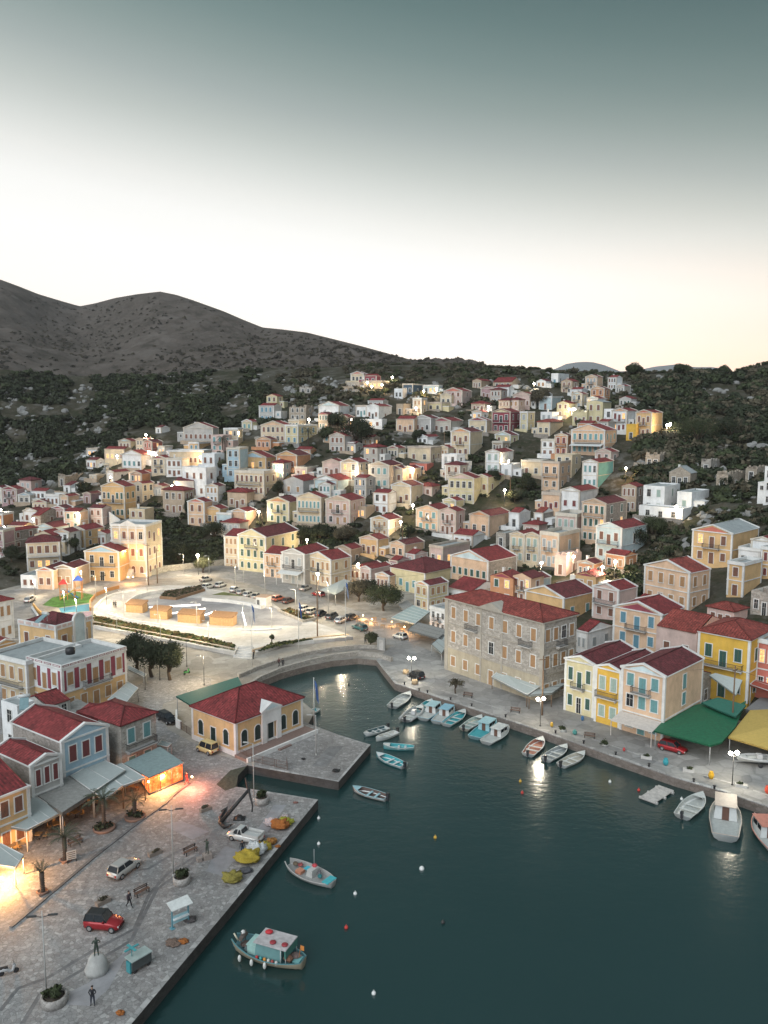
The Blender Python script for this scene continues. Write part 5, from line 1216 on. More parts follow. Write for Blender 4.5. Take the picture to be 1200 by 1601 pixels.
# ---- the square
PT = [(146, 978), (200, 988), (280, 1003), (367, 1020), (372, 1011), (396, 1011), (400, 1020), (440, 1006), (500, 1000), (552, 995), (520, 982), (490, 972), (476, 962), (440, 953), (425, 942), (380, 932), (350, 924), (300, 916), (262, 915), (200, 920), (165, 931), (146, 948)]
b = MB(); b.prism(poly_at(PT, 1.9), 1.1, 1.9, 0); o = b.build('square', pave_white); tag(o, kind='structure')
def S(k): return 1.9 + .004*k
sheet('square_floor', [(200, 952), (206, 943), (225, 937), (262, 932), (330, 936), (420, 945), (440, 956), (476, 968), (470, 978), (380, 978), (300, 974), (230, 964)], S(1), pave_grey)
lawn_m = leafmat((.10, .12, .045), 'lawn')
for i, q in enumerate([[(147, 962), (200, 973), (300, 992), (368, 1007), (366, 1017), (280, 1001), (200, 986), (147, 976)], [(404, 1018), (425, 1006), (440, 1003), (475, 1000), (490, 999), (470, 1003), (440, 1008)], [(436, 955), (455, 951), (494, 967), (474, 971)], [(330, 930), (350, 925), (382, 932)]]):
    sheet('lawn', q, S(2), lawn_m)
sheet('flower_bed_soil', [(250, 934), (256, 924), (318, 914), (318, 923), (275, 936)], S(2), paint((.12, .07, .05), .9))
def region_plants(name, poly, n_, r0, r1, mats, z, label, kind='stuff'):
    P = poly_at(poly, z); xs = [p[0] for p in P]; ys = [p[1] for p in P]; VS = []; MI = []
    def inside(x, y):
        c = False; j = len(P)-1
        for i in range(len(P)):
            if (P[i][1] > y) != (P[j][1] > y) and x < (P[j][0]-P[i][0])*(y-P[i][1])/(P[j][1]-P[i][1])+P[i][0]: c = not c
            j = i
        return c
    k = 0
    while k < n_:
        x, y = rng.uniform(min(xs), max(xs)), rng.uniform(min(ys), max(ys))
        if inside(x, y): q = proto2[rng.integers(6)]*rng.uniform(r0, r1)+np.array([x, y, z+.05]); VS.append(q); MI.append(np.full(len(q)//4, rng.integers(len(mats)))); k += 1
    return tag(link(name, quad_mesh(name, np.concatenate(VS), mats, np.concatenate(MI))), label, 'plants', None, kind)
g2 = leafmat((.13, .14, .05), 'ground_cover'); g3 = leafmat((.18, .12, .06), 'dry_plants')
region_plants('ground_cover', [(147, 962), (200, 973), (300, 992), (368, 1007), (366, 1017), (280, 1001), (200, 986), (147, 976)], 900, .18, .5, [g2, leafA, g3], 1.9, 'patchy low planting along the front of the square')
region_plants('ground_cover', [(404, 1018), (425, 1006), (475, 1000), (490, 999), (440, 1008)], 160, .2, .5, [leafA, g2], 1.9, 'green planting right of the square steps')
region_plants('ground_cover', [(250, 934), (256, 924), (318, 914), (318, 923), (275, 936)], 260, .2, .45, [leafC, leafA], 1.9, 'dark shrubs of the raised bed on the square')
region_plants('ground_cover', [(436, 955), (455, 951), (494, 967), (474, 971)], 150, .2, .5, [leafA, g3], 1.9, 'shrubs of the small bed by the parked cars')
wall('bench_wall', [(150, 952), (158, 940), (172, 932), (190, 927), (212, 924)], .4, .45, white_t, 'outermost curved white bench of the square', z=1.9)
wall('bench_wall', [(196, 955), (200, 944), (212, 936), (232, 930), (256, 926)], .45, .9, white_t, 'curved white wall around the inner grey floor', z=1.9)
wall('bench_wall', [(170, 962), (200, 970), (250, 978), (320, 984), (400, 987), (440, 984)], .35, .4, white_t, 'long low white kerb in front of the wooden kiosks', z=1.9)
wall('bench_wall', [(316, 939), (355, 942), (385, 946), (408, 952), (424, 947)], .5, .8, white_t, 'angular white wall at the right of the grey floor', z=1.9)
wall('planter_wall', [(434, 956), (474, 973), (497, 968)], .35, .6, stonewall((.42, .38, .32)), 'stone edge of the small triangular bed', z=1.9)
wall('timber_edge', [(250, 936), (275, 938), (320, 924)], .35, .7, wood_p, 'brown timber edge of the raised flower bed', z=1.9)
b = MB(); P = [atz(x, y, 1.2) for x, y in ((396, 1012), (372, 1012), (364, 1028), (394, 1031))]
for i in range(6):
    a = P[0].lerp(P[3], i/6); c = P[1].lerp(P[2], i/6); e = P[0]; f_ = P[1]; b.prism([tuple(e[:2]), tuple(f_[:2]), tuple(P[1].lerp(P[2], (i+1)/6)[:2]), tuple(P[0].lerp(P[3], (i+1)/6)[:2])], 1.0, 1.9-.117*i-.01)
tag(b.build('steps', pave_white), 'pale steps between street and square beside the flagpole', 'steps')
kio_m = paint((.48, .29, .13), .6, vary=.2)
for i, (px, py) in enumerate(((214, 956), (252, 966), (299, 972), (349, 976))):
    p = atz(px, py, 1.9); k = empty('kiosk', p, R(-14), 'pale wooden kiosk with sloping roof, %s of the four on the square' % ORD_[i] if False else None, 'kiosk', 'wooden kiosks on the square')
    k['label'] = ['pale wooden kiosk nearest the curved wall, leftmost of four', 'wooden kiosk, second from left on the square', 'wooden kiosk, third from left on the square', 'wooden kiosk nearest the flagpole, rightmost of four'][i]
    w = 2.2 if i < 2 else 2.8; b = MB(); b.box(-w, w, -1.2, 1.2, 0, 2.0); 
    for s in range(8): x = -w + 2*w*s/8; b.box(x, x+.04, -1.23, -1.2, .05, 1.95)
    b.build('body', kio_m, k); b = MB(); b.add([(-w-.15, -1.4, 2.0), (w+.15, -1.4, 2.0), (w+.15, 1.4, 2.3), (-w-.15, 1.4, 2.3), (-w-.15, -1.4, 2.1), (w+.15, -1.4, 2.1), (w+.15, 1.4, 2.7), (-w-.15, 1.4, 2.7)], [(0,3,2,1), (4,5,6,7), (0,1,5,4), (1,2,6,5), (2,3,7,6), (3,0,4,7)]); b.build('roof', paint((.28, .16, .08), .7), k)
led = emis((1, .96, .9), 3.5)
for i, (a, d) in enumerate((((233, 950), (313, 946)), ((266, 960), (321, 952)), ((315, 964), (337, 956)), ((384, 978), (379, 958)))):
    A_, B2 = atz(*a, 1.95), atz(*d, 1.95); b = MB(); b.tube([A_+Vector((0, 0, .12)), B2+Vector((0, 0, .12))], .16, 6)
    tag(b.build('light_bar', led), ['long glowing light bar behind the first kiosk', 'slanting light bar behind the second kiosk', 'short light bar between third and fourth kiosk', 'light bar pointing away at the right of the square'][i], 'light bar', 'glowing light bars on the square floor')
# small cube building
p = atz(412, 948, 1.9); k = empty('service_hut', p, R(-20), 'small white cube hut with flat tan roof beside the parked cars', 'hut'); b = MB(); b.box(-1.4, 1.4, -1.4, 1.4, 0, 2.6); b.build('wall', white_t, k); b = MB(); b.box(-1.5, 1.5, -1.5, 1.5, 2.6, 2.75); b.build('roof', paint((.4, .28, .2), .8), k); b = MB(); b.box(-1.1, -.4, -1.43, -1.4, 0, 1.9); b.build('door', paint((.1, .1, .1), .6), k)
# playground
sheet('play_lawn', [(66, 946), (82, 934), (120, 925), (146, 930), (140, 942), (92, 950)], Z(4), leafmat((.06, .16, .03), 'artificial_grass')); sheet('play_mat', [(92, 951), (140, 944), (142, 955), (96, 958)], Z(4), paint((.05, .20, .30), .8)); sheet('play_mat', [(96, 959), (142, 956), (142, 966), (100, 966)], Z(4), paint((.22, .16, .22), .8))
wd = paint((.36, .15, .05), .6); sl_b = paint((.05, .25, .55), .4); sl_y = paint((.6, .5, .05), .4); rdp = paint((.5, .05, .04), .5); blp = paint((.04, .10, .4), .5)
def tower(px, py, h_, rot, label, rc, sc_, slen):
    p = atz(px, py, 1.2); t = empty('play_tower', p, rot, label, 'play tower'); 
    b = MB()
    for sx in (-1, 1):
        for sy in (-1, 1): b.box(sx*.9-.09, sx*.9+.09, sy*.9-.09, sy*.9+.09, 0, h_)
    b.build('frame', wd, t); b = MB(); b.box(-.9, .9, -.9, .9, h_*.45, h_*.5); b.build('platform', wd, t)
    b = MB(); b.add([(-1.2, -1.2, h_), (1.2, -1.2, h_), (1.2, 1.2, h_), (-1.2, 1.2, h_), (0, 0, h_+1.3)], [(0,1,4), (1,2,4), (2,3,4), (3,0,4), (3,2,1,0)]); b.build('roof', rc, t)
    b = MB(); n_ = 8; pts = [(-.95-slen*i/n_, 0, h_*.48*(1-i/n_)**1.2+.1) for i in range(n_+1)]
    for i in range(n_): a, c = pts[i], pts[i+1]; b.add([(a[0], -.35, a[2]), (a[0], .35, a[2]), (c[0], .35, c[2]), (c[0], -.35, c[2]), (a[0], -.35, a[2]-.06), (a[0], .35, a[2]-.06), (c[0], .35, c[2]-.06), (c[0], -.35, c[2]-.06), (a[0], -.4, a[2]+.2), (c[0], -.4, c[2]+.2), (a[0], .4, a[2]+.2), (c[0], .4, c[2]+.2)], [(0,1,2,3), (7,6,5,4), (0,3,9,8), (1,10,11,2), (3,2,6,7)])
    b.build('slide', sc_, t); b = MB()
    for i in range(5): b.box(.95+.25*i, 1.0+.25*i, -.4, .4, h_*.45-.3*i, h_*.45-.3*i+.06)
    b.build('ladder', wd, t)
tower(100, 937, 4.2, R(200), 'red-roofed climbing tower with blue slide in the playground', rdp, sl_b, 2.6); tower(123, 936, 5.0, R(10), 'taller blue-and-red-roofed play tower with yellow slide', blp, sl_y, 3.6)
wall('play_fence', [(52, 948), (60, 958), (72, 968), (82, 964)], .3, .9, paint((.55, .30, .08), .6), 'orange wooden fence left of the playground'); wall('play_fence', [(141, 955), (141, 943), (150, 932), (170, 924), (186, 920)], .3, .9, paint((.45, .22, .08), .6), 'curved orange fence between playground and square'); wall('kerb_wall', [(50, 950), (58, 962), (70, 976), (80, 985)], .4, .4, white_t, 'white kerb curving round the playground fence')
# memorial slab, solar panels, tanks, chimneys
p = atz(596, 1016, 1.2); b = MB(); b.box(-.9, -.5, -.2, .2, 0, 2.2); b.box(.5, .9, -.2, .2, 0, 2.2); b.box(-.9, .9, -.2, .2, 2.2, 2.6); b.box(-.5, .5, -.12, .12, 0, 2.2, 1); tag(b.build('memorial', [plaster((.30, .30, .29), .4), pave_white], None, p, R(-30)), 'small grey arched memorial beside the promenade tree', 'memorial')
def solar(px, py, z, rz, label):
    p = atz(px, py, z); t = empty('solar_heater', p, rz, label, 'solar heater'); b = MB(); b.add([(-.6, -1, .1), (.6, -1, .1), (.6, 1, 1.2), (-.6, 1, 1.2), (-.6, -1, 0), (.6, -1, 0), (.6, 1, 1.1), (-.6, 1, 1.1)], [(0,1,2,3), (7,6,5,4), (0,4,5,1), (1,5,6,2), (2,6,7,3), (3,7,4,0)]); b.build('panel', paint((.20, .30, .32), .25), t)
    b = MB(); b.tube([(-.8, 1.05, 1.35), (.8, 1.05, 1.35)], .26, 10); b.build('tank', paint((.55, .56, .55), .35), t); b = MB(); b.box(-.55, -.5, .9, 1.0, 0, 1.1); b.box(.5, .55, .9, 1.0, 0, 1.1); b.build('stand', steel, t)
solar(38, 1106, 9.1, R(20), 'solar heater with white tank on the small white block'); solar(64, 972, 12.0, R(-30), 'skylight-like solar panel on the villa roof')
for px, py, z_, lb in ((131, 818, 24, 'on the parapet of the lit mansion'), (217, 815, 17.5, 'beside the mansion roof'), (1005, 882, 15, 'above the peach hillside house'), (940, 905, 13, 'on the roof behind the stone building'), (975, 1010, 8, 'below the blue-shuttered peach house'), (772, 912, 10, 'by the peach pediment house')):
    pass
p = atz(110, 1022, 10.2); b = MB(); b.lathe([(.75, 0), (.8, .5), (.75, 1.0), (.3, 1.15)], 16); tag(b.build('water_tank', paint((.02, .02, .022), .5), None, p), 'round black water tank on the maroon-striped building roof', 'water tank')
# ================================================================== boats, vehicles, people, lamps, props
RUB = paint((.02, .02, .022), .8); CHROME = paint((.5, .5, .5), .25, .8); CARGL = paint((.02, .025, .03), .1)
def car(p, rz, c, label, Lc=4.0, Wc=1.7, Hc=1.48, kind='hatch', roofc=None, group=None):
    t = empty('van' if kind == 'van' else ('pickup' if kind == 'pickup' else 'car'), p, rz, label, {'van': 'van', 'pickup': 'pickup truck'}.get(kind, 'car'), group)
    B = MB(); hl = Lc/2; bt = .92 if kind not in ('suv',) else 1.0; cl = .24
    # stations along x (+x front): (x, half width, z bottom, z belt)
    st = [(-hl, .74, .42, bt-.12), (-hl+.12, .92, .28, bt-.02), (-hl*.55, 1, cl, bt), (0, 1, cl, bt), (hl*.42, 1, cl, bt-.02), (hl*.8, .95, .26, bt-.16), (hl-.08, .82, .32, bt-.28), (hl, .70, .42, bt-.36)]
    hw = Wc/2; rings = []
    for x, w, z0, z1 in st: y = hw*w; rings.append([(x, -y*.92, z0), (x, -y, z0+.22), (x, -y, z1-.16), (x, -y*.88, z1), (x, 0, z1+.03), (x, y*.88, z1), (x, y, z1-.16), (x, y, z0+.22), (x, y*.92, z0)])
    vs = [v for r in rings for v in r]; k = 9; fs = []
    for i in range(len(rings)-1):
        for j in range(k): fs.append((i*k+j, i*k+(j+1)%k, (i+1)*k+(j+1)%k, (i+1)*k+j))
    fs.append(tuple(range(k))[::-1]); fs.append(tuple((len(rings)-1)*k+j for j in range(k)))
    B.add(vs, [f[::-1] for f in fs], 0, True)
    pm = paint(c, .28, .25, vary=.03); B.build('body', pm, t)
    cab = {'hatch': (-hl*.93, -hl*.78, hl*.12, hl*.45), 'van': (-hl*.97, -hl*.93, hl*.38, hl*.62), 'suv': (-hl*.96, -hl*.86, hl*.08, hl*.32), 'sedan': (-hl*.72, -hl*.42, hl*.1, hl*.42), 'pickup': (hl*.02, hl*.1, hl*.42, hl*.62)}[kind]
    x0, x1, x2, x3 = cab; g = MB(); yb, yt = hw*.86, hw*.70
    b0 = [(x0, -yb, bt), (x3, -yb, bt-.04), (x3, yb, bt-.04), (x0, yb, bt)]; t0 = [(x1, -yt, Hc), (x2, -yt, Hc), (x2, yt, Hc), (x1, yt, Hc)]
    g.add(b0+t0, [(0,1,5,4), (1,2,6,5), (2,3,7,6), (3,0,4,7)]); g.build('windows', CARGL, t)
    r = MB(); r.add([(x1-.03, -yt-.03, Hc-.03), (x2+.05, -yt-.03, Hc-.03), (x2+.05, yt+.03, Hc-.03), (x1-.03, yt+.03, Hc-.03), (x1+.12, -yt+.12, Hc+.05), (x2-.1, -yt+.12, Hc+.05), (x2-.1, yt-.12, Hc+.05), (x1+.12, yt-.12, Hc+.05)], [(0,3,2,1), (4,5,6,7), (0,1,5,4), (1,2,6,5), (2,3,7,6), (3,0,4,7)])
    for sy in (-1, 1):
        for (xa, xb) in ((x0, x1), (x3, x2), ((x0+x3)/2-.05, (x1+x2)/2-.05)): r.tube([(xa, sy*yb, bt-.03), (xb, sy*yt, Hc-.01)], .045, 4)
    r.build('roof', paint(roofc, .5) if roofc else pm, t)
    if kind == 'pickup':
        q = MB(); q.box(-hl*.96, -.02, -hw*.95, -hw*.88, bt-.05, bt+.28); q.box(-hl*.96, -.02, hw*.88, hw*.95, bt-.05, bt+.28); q.box(-hl*.98, -hl*.94, -hw*.95, hw*.95, bt-.05, bt+.28); q.build('cargo_bed', pm, t)
    for sx in (-1, 1):
        for sy in (-1, 1):
            w = MB(); w.lathe([(.2, -.1), (.31, -.1), (.33, -.06), (.33, .06), (.31, .1), (.2, .1)], 16); w.xf(Matrix.Rotation(math.pi/2, 4, 'X')); wo = w.build('wheel', RUB, t, (sx*hl*.62, sy*(hw-.09), .33))
            w = MB(); w.lathe([(.19, -.11), (.19, .11)], 10); w.xf(Matrix.Rotation(math.pi/2, 4, 'X')); w.build('rim', CHROME, wo)
    for sy in (-1, 1):
        q = MB(); q.box(hl-.14, hl-.02, sy*hw*.62-.16, sy*hw*.62+.16, bt-.46, bt-.32); q.build('headlight', paint((.6, .6, .58), .15), t)
        q = MB(); q.box(-hl-.01, -hl+.1, sy*hw*.64-.1, sy*hw*.64+.1, bt-.42, bt-.18); q.build('tail_light', paint((.35, .02, .015), .3), t)
        q = MB(); q.box(x3-.35, x3-.2, sy*(hw+.02)-.09, sy*(hw+.02)+.09, bt+.0, bt+.14); q.build('mirror', pm, t)
    q = MB(); q.box(-hl-.03, -hl+.02, -.26, .26, .55, .66); q.build('number_plate', paint((.6, .6, .6), .5), t)
    q = MB(); q.box(hl-.06, hl+.03, -hw*.66, hw*.66, .30, .44); q.box(-hl-.03, -hl+.06, -hw*.7, hw*.7, .30, .44); q.build('bumper', paint((.05, .05, .05), .6), t)
    return t
def car_px(a, b_, c, label, **k):
    A_, B2 = atz(*a, 1.2), atz(*b_, 1.2); d = B2-A_; p = (A_+B2)/2; p.z = k.pop('z', 1.21); return car(p, math.atan2(d.y, d.x), c, label, Lc=min(4.6, max(3.5, k.pop('L', d.length))), **k)
CW, CS, CK, CRD = (.55, .55, .53), (.42, .40, .36), (.015, .016, .018), (.30, .02, .025)
car_px((178, 1375), (210, 1352), (.45, .43, .40), 'pale silver hatchback parked on the stone quay', L=3.9); car_px((140, 1448), (186, 1452), CRD, 'red jeep with black soft top on the stone quay', kind='suv', roofc=(.02, .02, .02), L=3.6, Hc=1.65)
car_px((336, 1180), (312, 1171), (.66, .55, .27), 'small yellow van beside the custom house', kind='van', L=3.5, Hc=1.75); car_px((250, 1122), (272, 1134), CK, 'black hatchback parked by the white gate wall')
car_px((401, 1317), (366, 1309), CW, 'white pickup loaded with fishing gear by the anchor', kind='pickup', L=4.4); car_px((572, 988), (552, 981), (.02, .10, .11), 'dark teal hatchback driving along the square'); car_px((634, 1001), (616, 996), CW, 'white hatchback with black rear window in front of the seafront restaurant')
car_px((468, 926), (487, 919), CS, 'silver sedan parked before the cream gabled house', kind='sedan'); car_px((505, 934), (489, 930), CRD, 'small red car under the white tent', kind='hatch'); car_px((1036, 1170), (1066, 1178), CRD, 'dark red car parked in front of the green tarpaulin', L=4.1)
car_px((41, 944), (52, 937), CW, 'white car driving on the sandy street at left'); car_px((-6, 896), (8, 884), CRD, 'dark red car at the left edge street'); car_px((638, 1058), (659, 1066), CK, 'dark car with red tail lights near the double globe lamp') if False else None
car_px((660, 1064), (640, 1056), CK, 'dark car with red stripe beside the stone bollards')
GR = 'cars parked around the square'
for a, b_, c, lb, kd in (((314, 910), (330, 907), CS, 'beige car parked by the blue stall', 'sedan'), ((337, 920), (353, 915), CW, 'white car parked right of the beige one', 'hatch'), ((318, 922), (333, 918), CW, 'white car below the beige one', 'hatch'),
    ((360, 928), (374, 922), CW, 'white car, first of the four in a row', 'hatch'), ((371, 932), (385, 926), CS, 'silver car, second of the four in a row', 'hatch'), ((382, 935), (396, 930), CW, 'white car, third of the four in a row', 'hatch'), ((394, 938), (408, 933), CS, 'grey car, last of the four in a row', 'sedan'),
    ((427, 941), (444, 937), (.4, .12, .07), 'car with an orange-red cover', 'hatch'), ((443, 945), (459, 940), (.10, .05, .04), 'dark brown car right of the orange-red one', 'hatch'), ((468, 958), (484, 952), CW, 'white car behind the triangular bed', 'hatch'), ((480, 962), (496, 956), CS, 'silver car left of the black one', 'hatch'),
    ((493, 966), (509, 959), CK, 'black car left of the grey van', 'hatch'), ((508, 971), (530, 962), (.12, .12, .11), 'dark grey van in the parked row', 'van'), ((524, 977), (542, 969), CW, 'white car right of the grey van', 'hatch'), ((541, 971), (559, 966), (.06, .06, .065), 'dark car at the end of the row', 'hatch')):
    car_px(a, b_, c, lb, kind=kd, group=GR, L=3.9, z=1.21 if kd else 1.21)
car_px((536, 838), (552, 830), CW, 'white van parked on the lane below the wooden balcony', kind='van', z=12.2) if False else None
# scooters
def scooter(px, py, rz, c, label):
    p = atz(px, py, 1.22); t = empty('scooter', p, rz, label, 'scooter')
    for x in (-.6, .6):
        w = MB(); w.lathe([(.1, -.05), (.22, -.06), (.25, 0), (.22, .06), (.1, .05)], 12); w.xf(Matrix.Rotation(math.pi/2, 4, 'X')); w.build('wheel', RUB, t, (x, 0, .25))
    b = MB(); b.tube([(-.75, 0, .55), (-.45, 0, .6), (-.1, 0, .5), (.1, 0, .3), (.35, 0, .35), (.48, 0, .75), (.45, 0, 1.0)], [.12, .2, .17, .14, .12, .15, .06], 8); b.build('body', paint(c, .3), t)
    b = MB(); b.box(-.7, -.05, -.13, .13, .68, .8); b.build('seat', RUB, t); b = MB(); b.tube([(.42, -.32, 1.0), (.45, 0, 1.02), (.42, .32, 1.0)], .025, 6); b.build('handlebar', RUB, t)
scooter(14, 1523, R(25), (.4, .4, .4), 'grey scooter lying parked at the lower left edge'); scooter(292, 1054, R(60), (.05, .35, .08), 'green scooter under the right square tree')
# ---- boats
def hull_pts(Lb, Bm, n=14):
    st = []
    for i in range(n+1):
        s = i/n; x = -Lb/2 + Lb*s
        w = Bm/2 * (min(1, .80+.55*s) if s < .4 else 1) * (1-max(0, (s-.45)/.55)**2.3)
        st.append((x, max(.02, w), s))
    return st
def boat(p, rz, Lb, label, hullc=(.55, .57, .56), inc=(.4, .42, .4), gun=(.5, .52, .5), kind='open', motor=True, free=.55, double=False, group=None, extra=None, name='boat', cat='boat'):
    t = empty(name, (p[0], p[1], 0), rz, label, cat, group); Bm = Lb*.38 if Lb < 6 else Lb*(.36 if kind != 'deck' else .43); st = hull_pts(Lb, Bm)
    if double: st = [(x, max(.02, Bm/2*(math.sin(math.pi*(.06+.9*s))**.55)), s) for x, w, s in st]
    dr = .14
    def sheer(s): return free*(.85 + .55*max(0, s-.45)**1.5/.4 + (.25*max(0, .3-s) if double else 0))
    b = MB(); k = len(b.v); rings = []
    for x, w, s in st:
        z = sheer(s); xb = x - (.10*Lb*max(0, s-.8)*2) ; rings.append([(x, -w, z), (xb, -w*.82, z*.35), (xb, -w*.3, -dr), (xb, w*.3, -dr), (xb, w*.82, z*.35), (x, w, z)])
    vs = [v for r in rings for v in r]; fs = []
    for i in range(len(rings)-1):
        for j in range(5): fs.append((i*6+j, (i+1)*6+j, (i+1)*6+j+1, i*6+j+1))
    fs.append(tuple(range(6))); b.add(vs, [f[::-1] for f in fs], 0, True); b.build('hull', paint(hullc, .4, vary=.06), t)
    # interior
    b = MB(); rings = []
    deck = .08 if kind in ('open', 'rib') else free*.55
    for x, w, s in st:
        z = sheer(s); wi = max(.01, w-.09); rings.append([(x, -w, z), (x, -w, z+.05), (x*.985, -wi, z+.05), (x*.97, -wi*.85, deck), (x*.97, wi*.85, deck), (x*.985, wi, z+.05), (x, w, z+.05), (x, w, z)])
    vs = [v for r in rings for v in r]; fo = []; fi = []; 
    for i in range(len(rings)-1):
        for j in range(7):
            f = (i*8+j, (i+1)*8+j, (i+1)*8+j+1, i*8+j+1); (fi if j in (2, 3, 4) else fo).append(f)
    b.add(vs, fi, 0); b.build('deck', paint(inc, .6, vary=.12), t)
    b = MB(); b.add(vs, fo+[(7,6,5,4,3,2,1,0)], 0); b.build('gunwale', paint(gun, .5), t)
    if kind in ('open', 'rib'):
        for s in (.3, .52):
            i = int(s*14); x, w, _ = st[i]; q = MB(); q.box(x-.15, x+.15, -w+.06, w-.06, free*.5, free*.5+.05); q.build('thwart', paint(gun, .6), t)
        q = MB(); xs = [v for v in st if v[2] >= .76]; tp = [(x, -w+.03, sheer(s)+.03) for x, w, s in xs]+[(x, w-.03, sheer(s)+.03) for x, w, s in reversed(xs)]; q.face(tp[::-1] if False else tp); q.build('foredeck', paint(gun, .5), t)
    if kind == 'rib':
        q = MB()
        for sy in (-1, 1): q.tube([(x, sy*w, free*.8+.1*s) for x, w, s in st[:-1]]+[(Lb/2, 0, free+.15)], .2, 8)
        q.build('tube', paint((.35, .36, .36), .5), t); q = MB(); q.box(-.4, .3, -.35, .35, .2, 1.0); q.build('console', paint((.5, .5, .5), .4), t)
    if kind == 'cabin':
        q = MB(); x0, x1 = -Lb*.08, Lb*.27; w0 = Bm*.36; z0 = free*.6; hc = free+Lb*.14
        q.add([(x0, -w0, z0), (x1, -w0*.8, z0), (x1, w0*.8, z0), (x0, w0, z0), (x0, -w0*.86, hc), (x1-.25, -w0*.66, hc-.06), (x1-.25, w0*.66, hc-.06), (x0, w0*.86, hc)], [(0,1,5,4), (1,2,6,5), (2,3,7,6), (3,0,4,7), (4,5,6,7)]); cb = q.build('cabin', paint(hullc, .4), t)
        q = MB(); q.box(x0-.35, x1-.1, -w0*.95, w0*.95, hc, hc+.06); q.build('roof', paint(gun, .5), cb)
        zz0, zz1 = z0+(hc-z0)*.55, z0+(hc-z0)*.9
        for sy in (-1, 1):
            for i in range(2): q = MB(); xa = x0+.15+i*(x1-x0)*.42; q.box(xa, xa+(x1-x0)*.3, sy*w0*.93-.02, sy*w0*.93+.02, zz0, zz1); q.build('window', CARGL, cb)
        q = MB(); q.box(x0-.03, x0+.0, -w0*.3, w0*.3, z0, zz1); q.build('door', paint((.12, .06, .04), .5), cb); q = MB(); q.add([(x1-.02, -w0*.65, zz0), (x1-.02, w0*.65, zz0), (x1-.2, w0*.6, zz1), (x1-.2, -w0*.6, zz1)], [(0,1,2,3)]); q.build('windscreen', CARGL, cb)
    if motor:
        q = MB(); q.box(-Lb/2-.35, -Lb/2-.02, -.14, .14, .25, .75+free*.3); q.box(-Lb/2-.28, -Lb/2-.12, -.06, .06, -.3, .3); mo = q.build('outboard_motor', paint((.03, .03, .035), .35), t)
        q = MB(); q.box(-Lb/2-.38, -Lb/2+.02, -.17, .17, .6+free*.3, .92+free*.3); q.build('cowling', paint((.025, .027, .03), .3), mo)
    return t
def boat_px(stern, bow, label, **k):
    A_, B2 = atz(*stern, .3), atz(*bow, .3); d = B2-A_; return boat((A_+B2)/2, math.atan2(d.y, d.x), d.length, label, **k)
WH = (.58, .60, .59); TL = (.05, .30, .33); LB = (.30, .48, .52)
ge = 'small boats moored along the east quay'; gc = 'small boats moored off the custom house platform'
boat_px((613, 1105), (641, 1084), 'white open boat nearest the inner basin corner', group=ge); boat_px((633, 1126), (660, 1105), 'grey inflatable boat with two dark outboards', kind='rib', hullc=(.3, .3, .3), group=ge)
boat_px((656, 1112), (675, 1096), 'small pale blue boat behind the grey inflatable', hullc=LB, inc=TL, motor=False, group=ge); boat_px((661, 1124), (688, 1102), 'white cabin boat with pale blue roof, left of two', kind='cabin', gun=LB, motor=False, group=ge); boat_px((682, 1129), (709, 1107), 'white cabin boat with blue roof, right of two', kind='cabin', gun=(.2, .4, .5), motor=False, group=ge)
boat_px((697, 1133), (727, 1112), 'white open boat with teal floor beside the cabin boats', inc=TL, motor=False, group=ge); boat_px((725, 1140), (753, 1121), 'cream open boat with red stern between teal-floored and teal-canopied boats', inc=(.3, .38, .36), hullc=(.5, .46, .38), group=ge); boat_px((741, 1153), (775, 1128), 'pale turquoise boat with large teal cabin', kind='cabin', hullc=LB, gun=LB, inc=TL, motor=False, group=ge)
boat_px((759, 1161), (795, 1138), 'white cabin cruiser with three side windows, outermost in the row', kind='cabin', motor=False, group=ge); boat_px((825, 1180), (848, 1155), 'white open boat with reddish seats near the lamp reflection', inc=(.35, .15, .10), group=ge); boat_px((853, 1188), (886, 1167), 'white motorboat with grey seats, middle of three', inc=(.25, .27, .27), group=ge)
boat_px((877, 1197), (914, 1178), 'white open boat with a red cushion, rightmost of three', inc=(.4, .38, .32), group=ge); boat_px((1066, 1277), (1098, 1243), 'white rowing boat with dark outboard left of the fishing boat', free=.6)
boat_px((605, 1138), (568, 1150), 'white boat with dark interior nearest the platform', inc=(.05, .10, .11), group=gc); boat_px((620, 1145), (587, 1157), 'white boat with closed pale deck, second from the platform', inc=(.5, .5, .46), group=gc); boat_px((647, 1169), (599, 1167), 'teal-floored rowing boat, both ends pointed', inc=TL, hullc=(.25, .42, .42), motor=False, double=True, group=gc)
boat_px((631, 1198), (588, 1180), 'white boat with two teal seats', inc=TL, gun=WH, group=gc); boat_px((604, 1248), (551, 1233), 'white boat with pale blue foredeck and black outboard, nearest the camera', gun=LB, inc=(.10, .07, .06), group=gc); boat_px((497, 1109), (475, 1120), 'small teal-floored white boat behind the custom house', inc=TL, motor=False)
bigb = boat_px((1133, 1312), (1133, 1252), 'large white fishing boat with cabin and yellow nets on its stern', kind='cabin', free=1.0, gun=(.5, .42, .36), motor=False, name='fishing_boat', cat='fishing boat')
bd = boat_px((1222, 1338), (1178, 1280), 'white cabin boat cut off by the right edge', kind='cabin', free=.8, gun=(.5, .2, .15), motor=False)
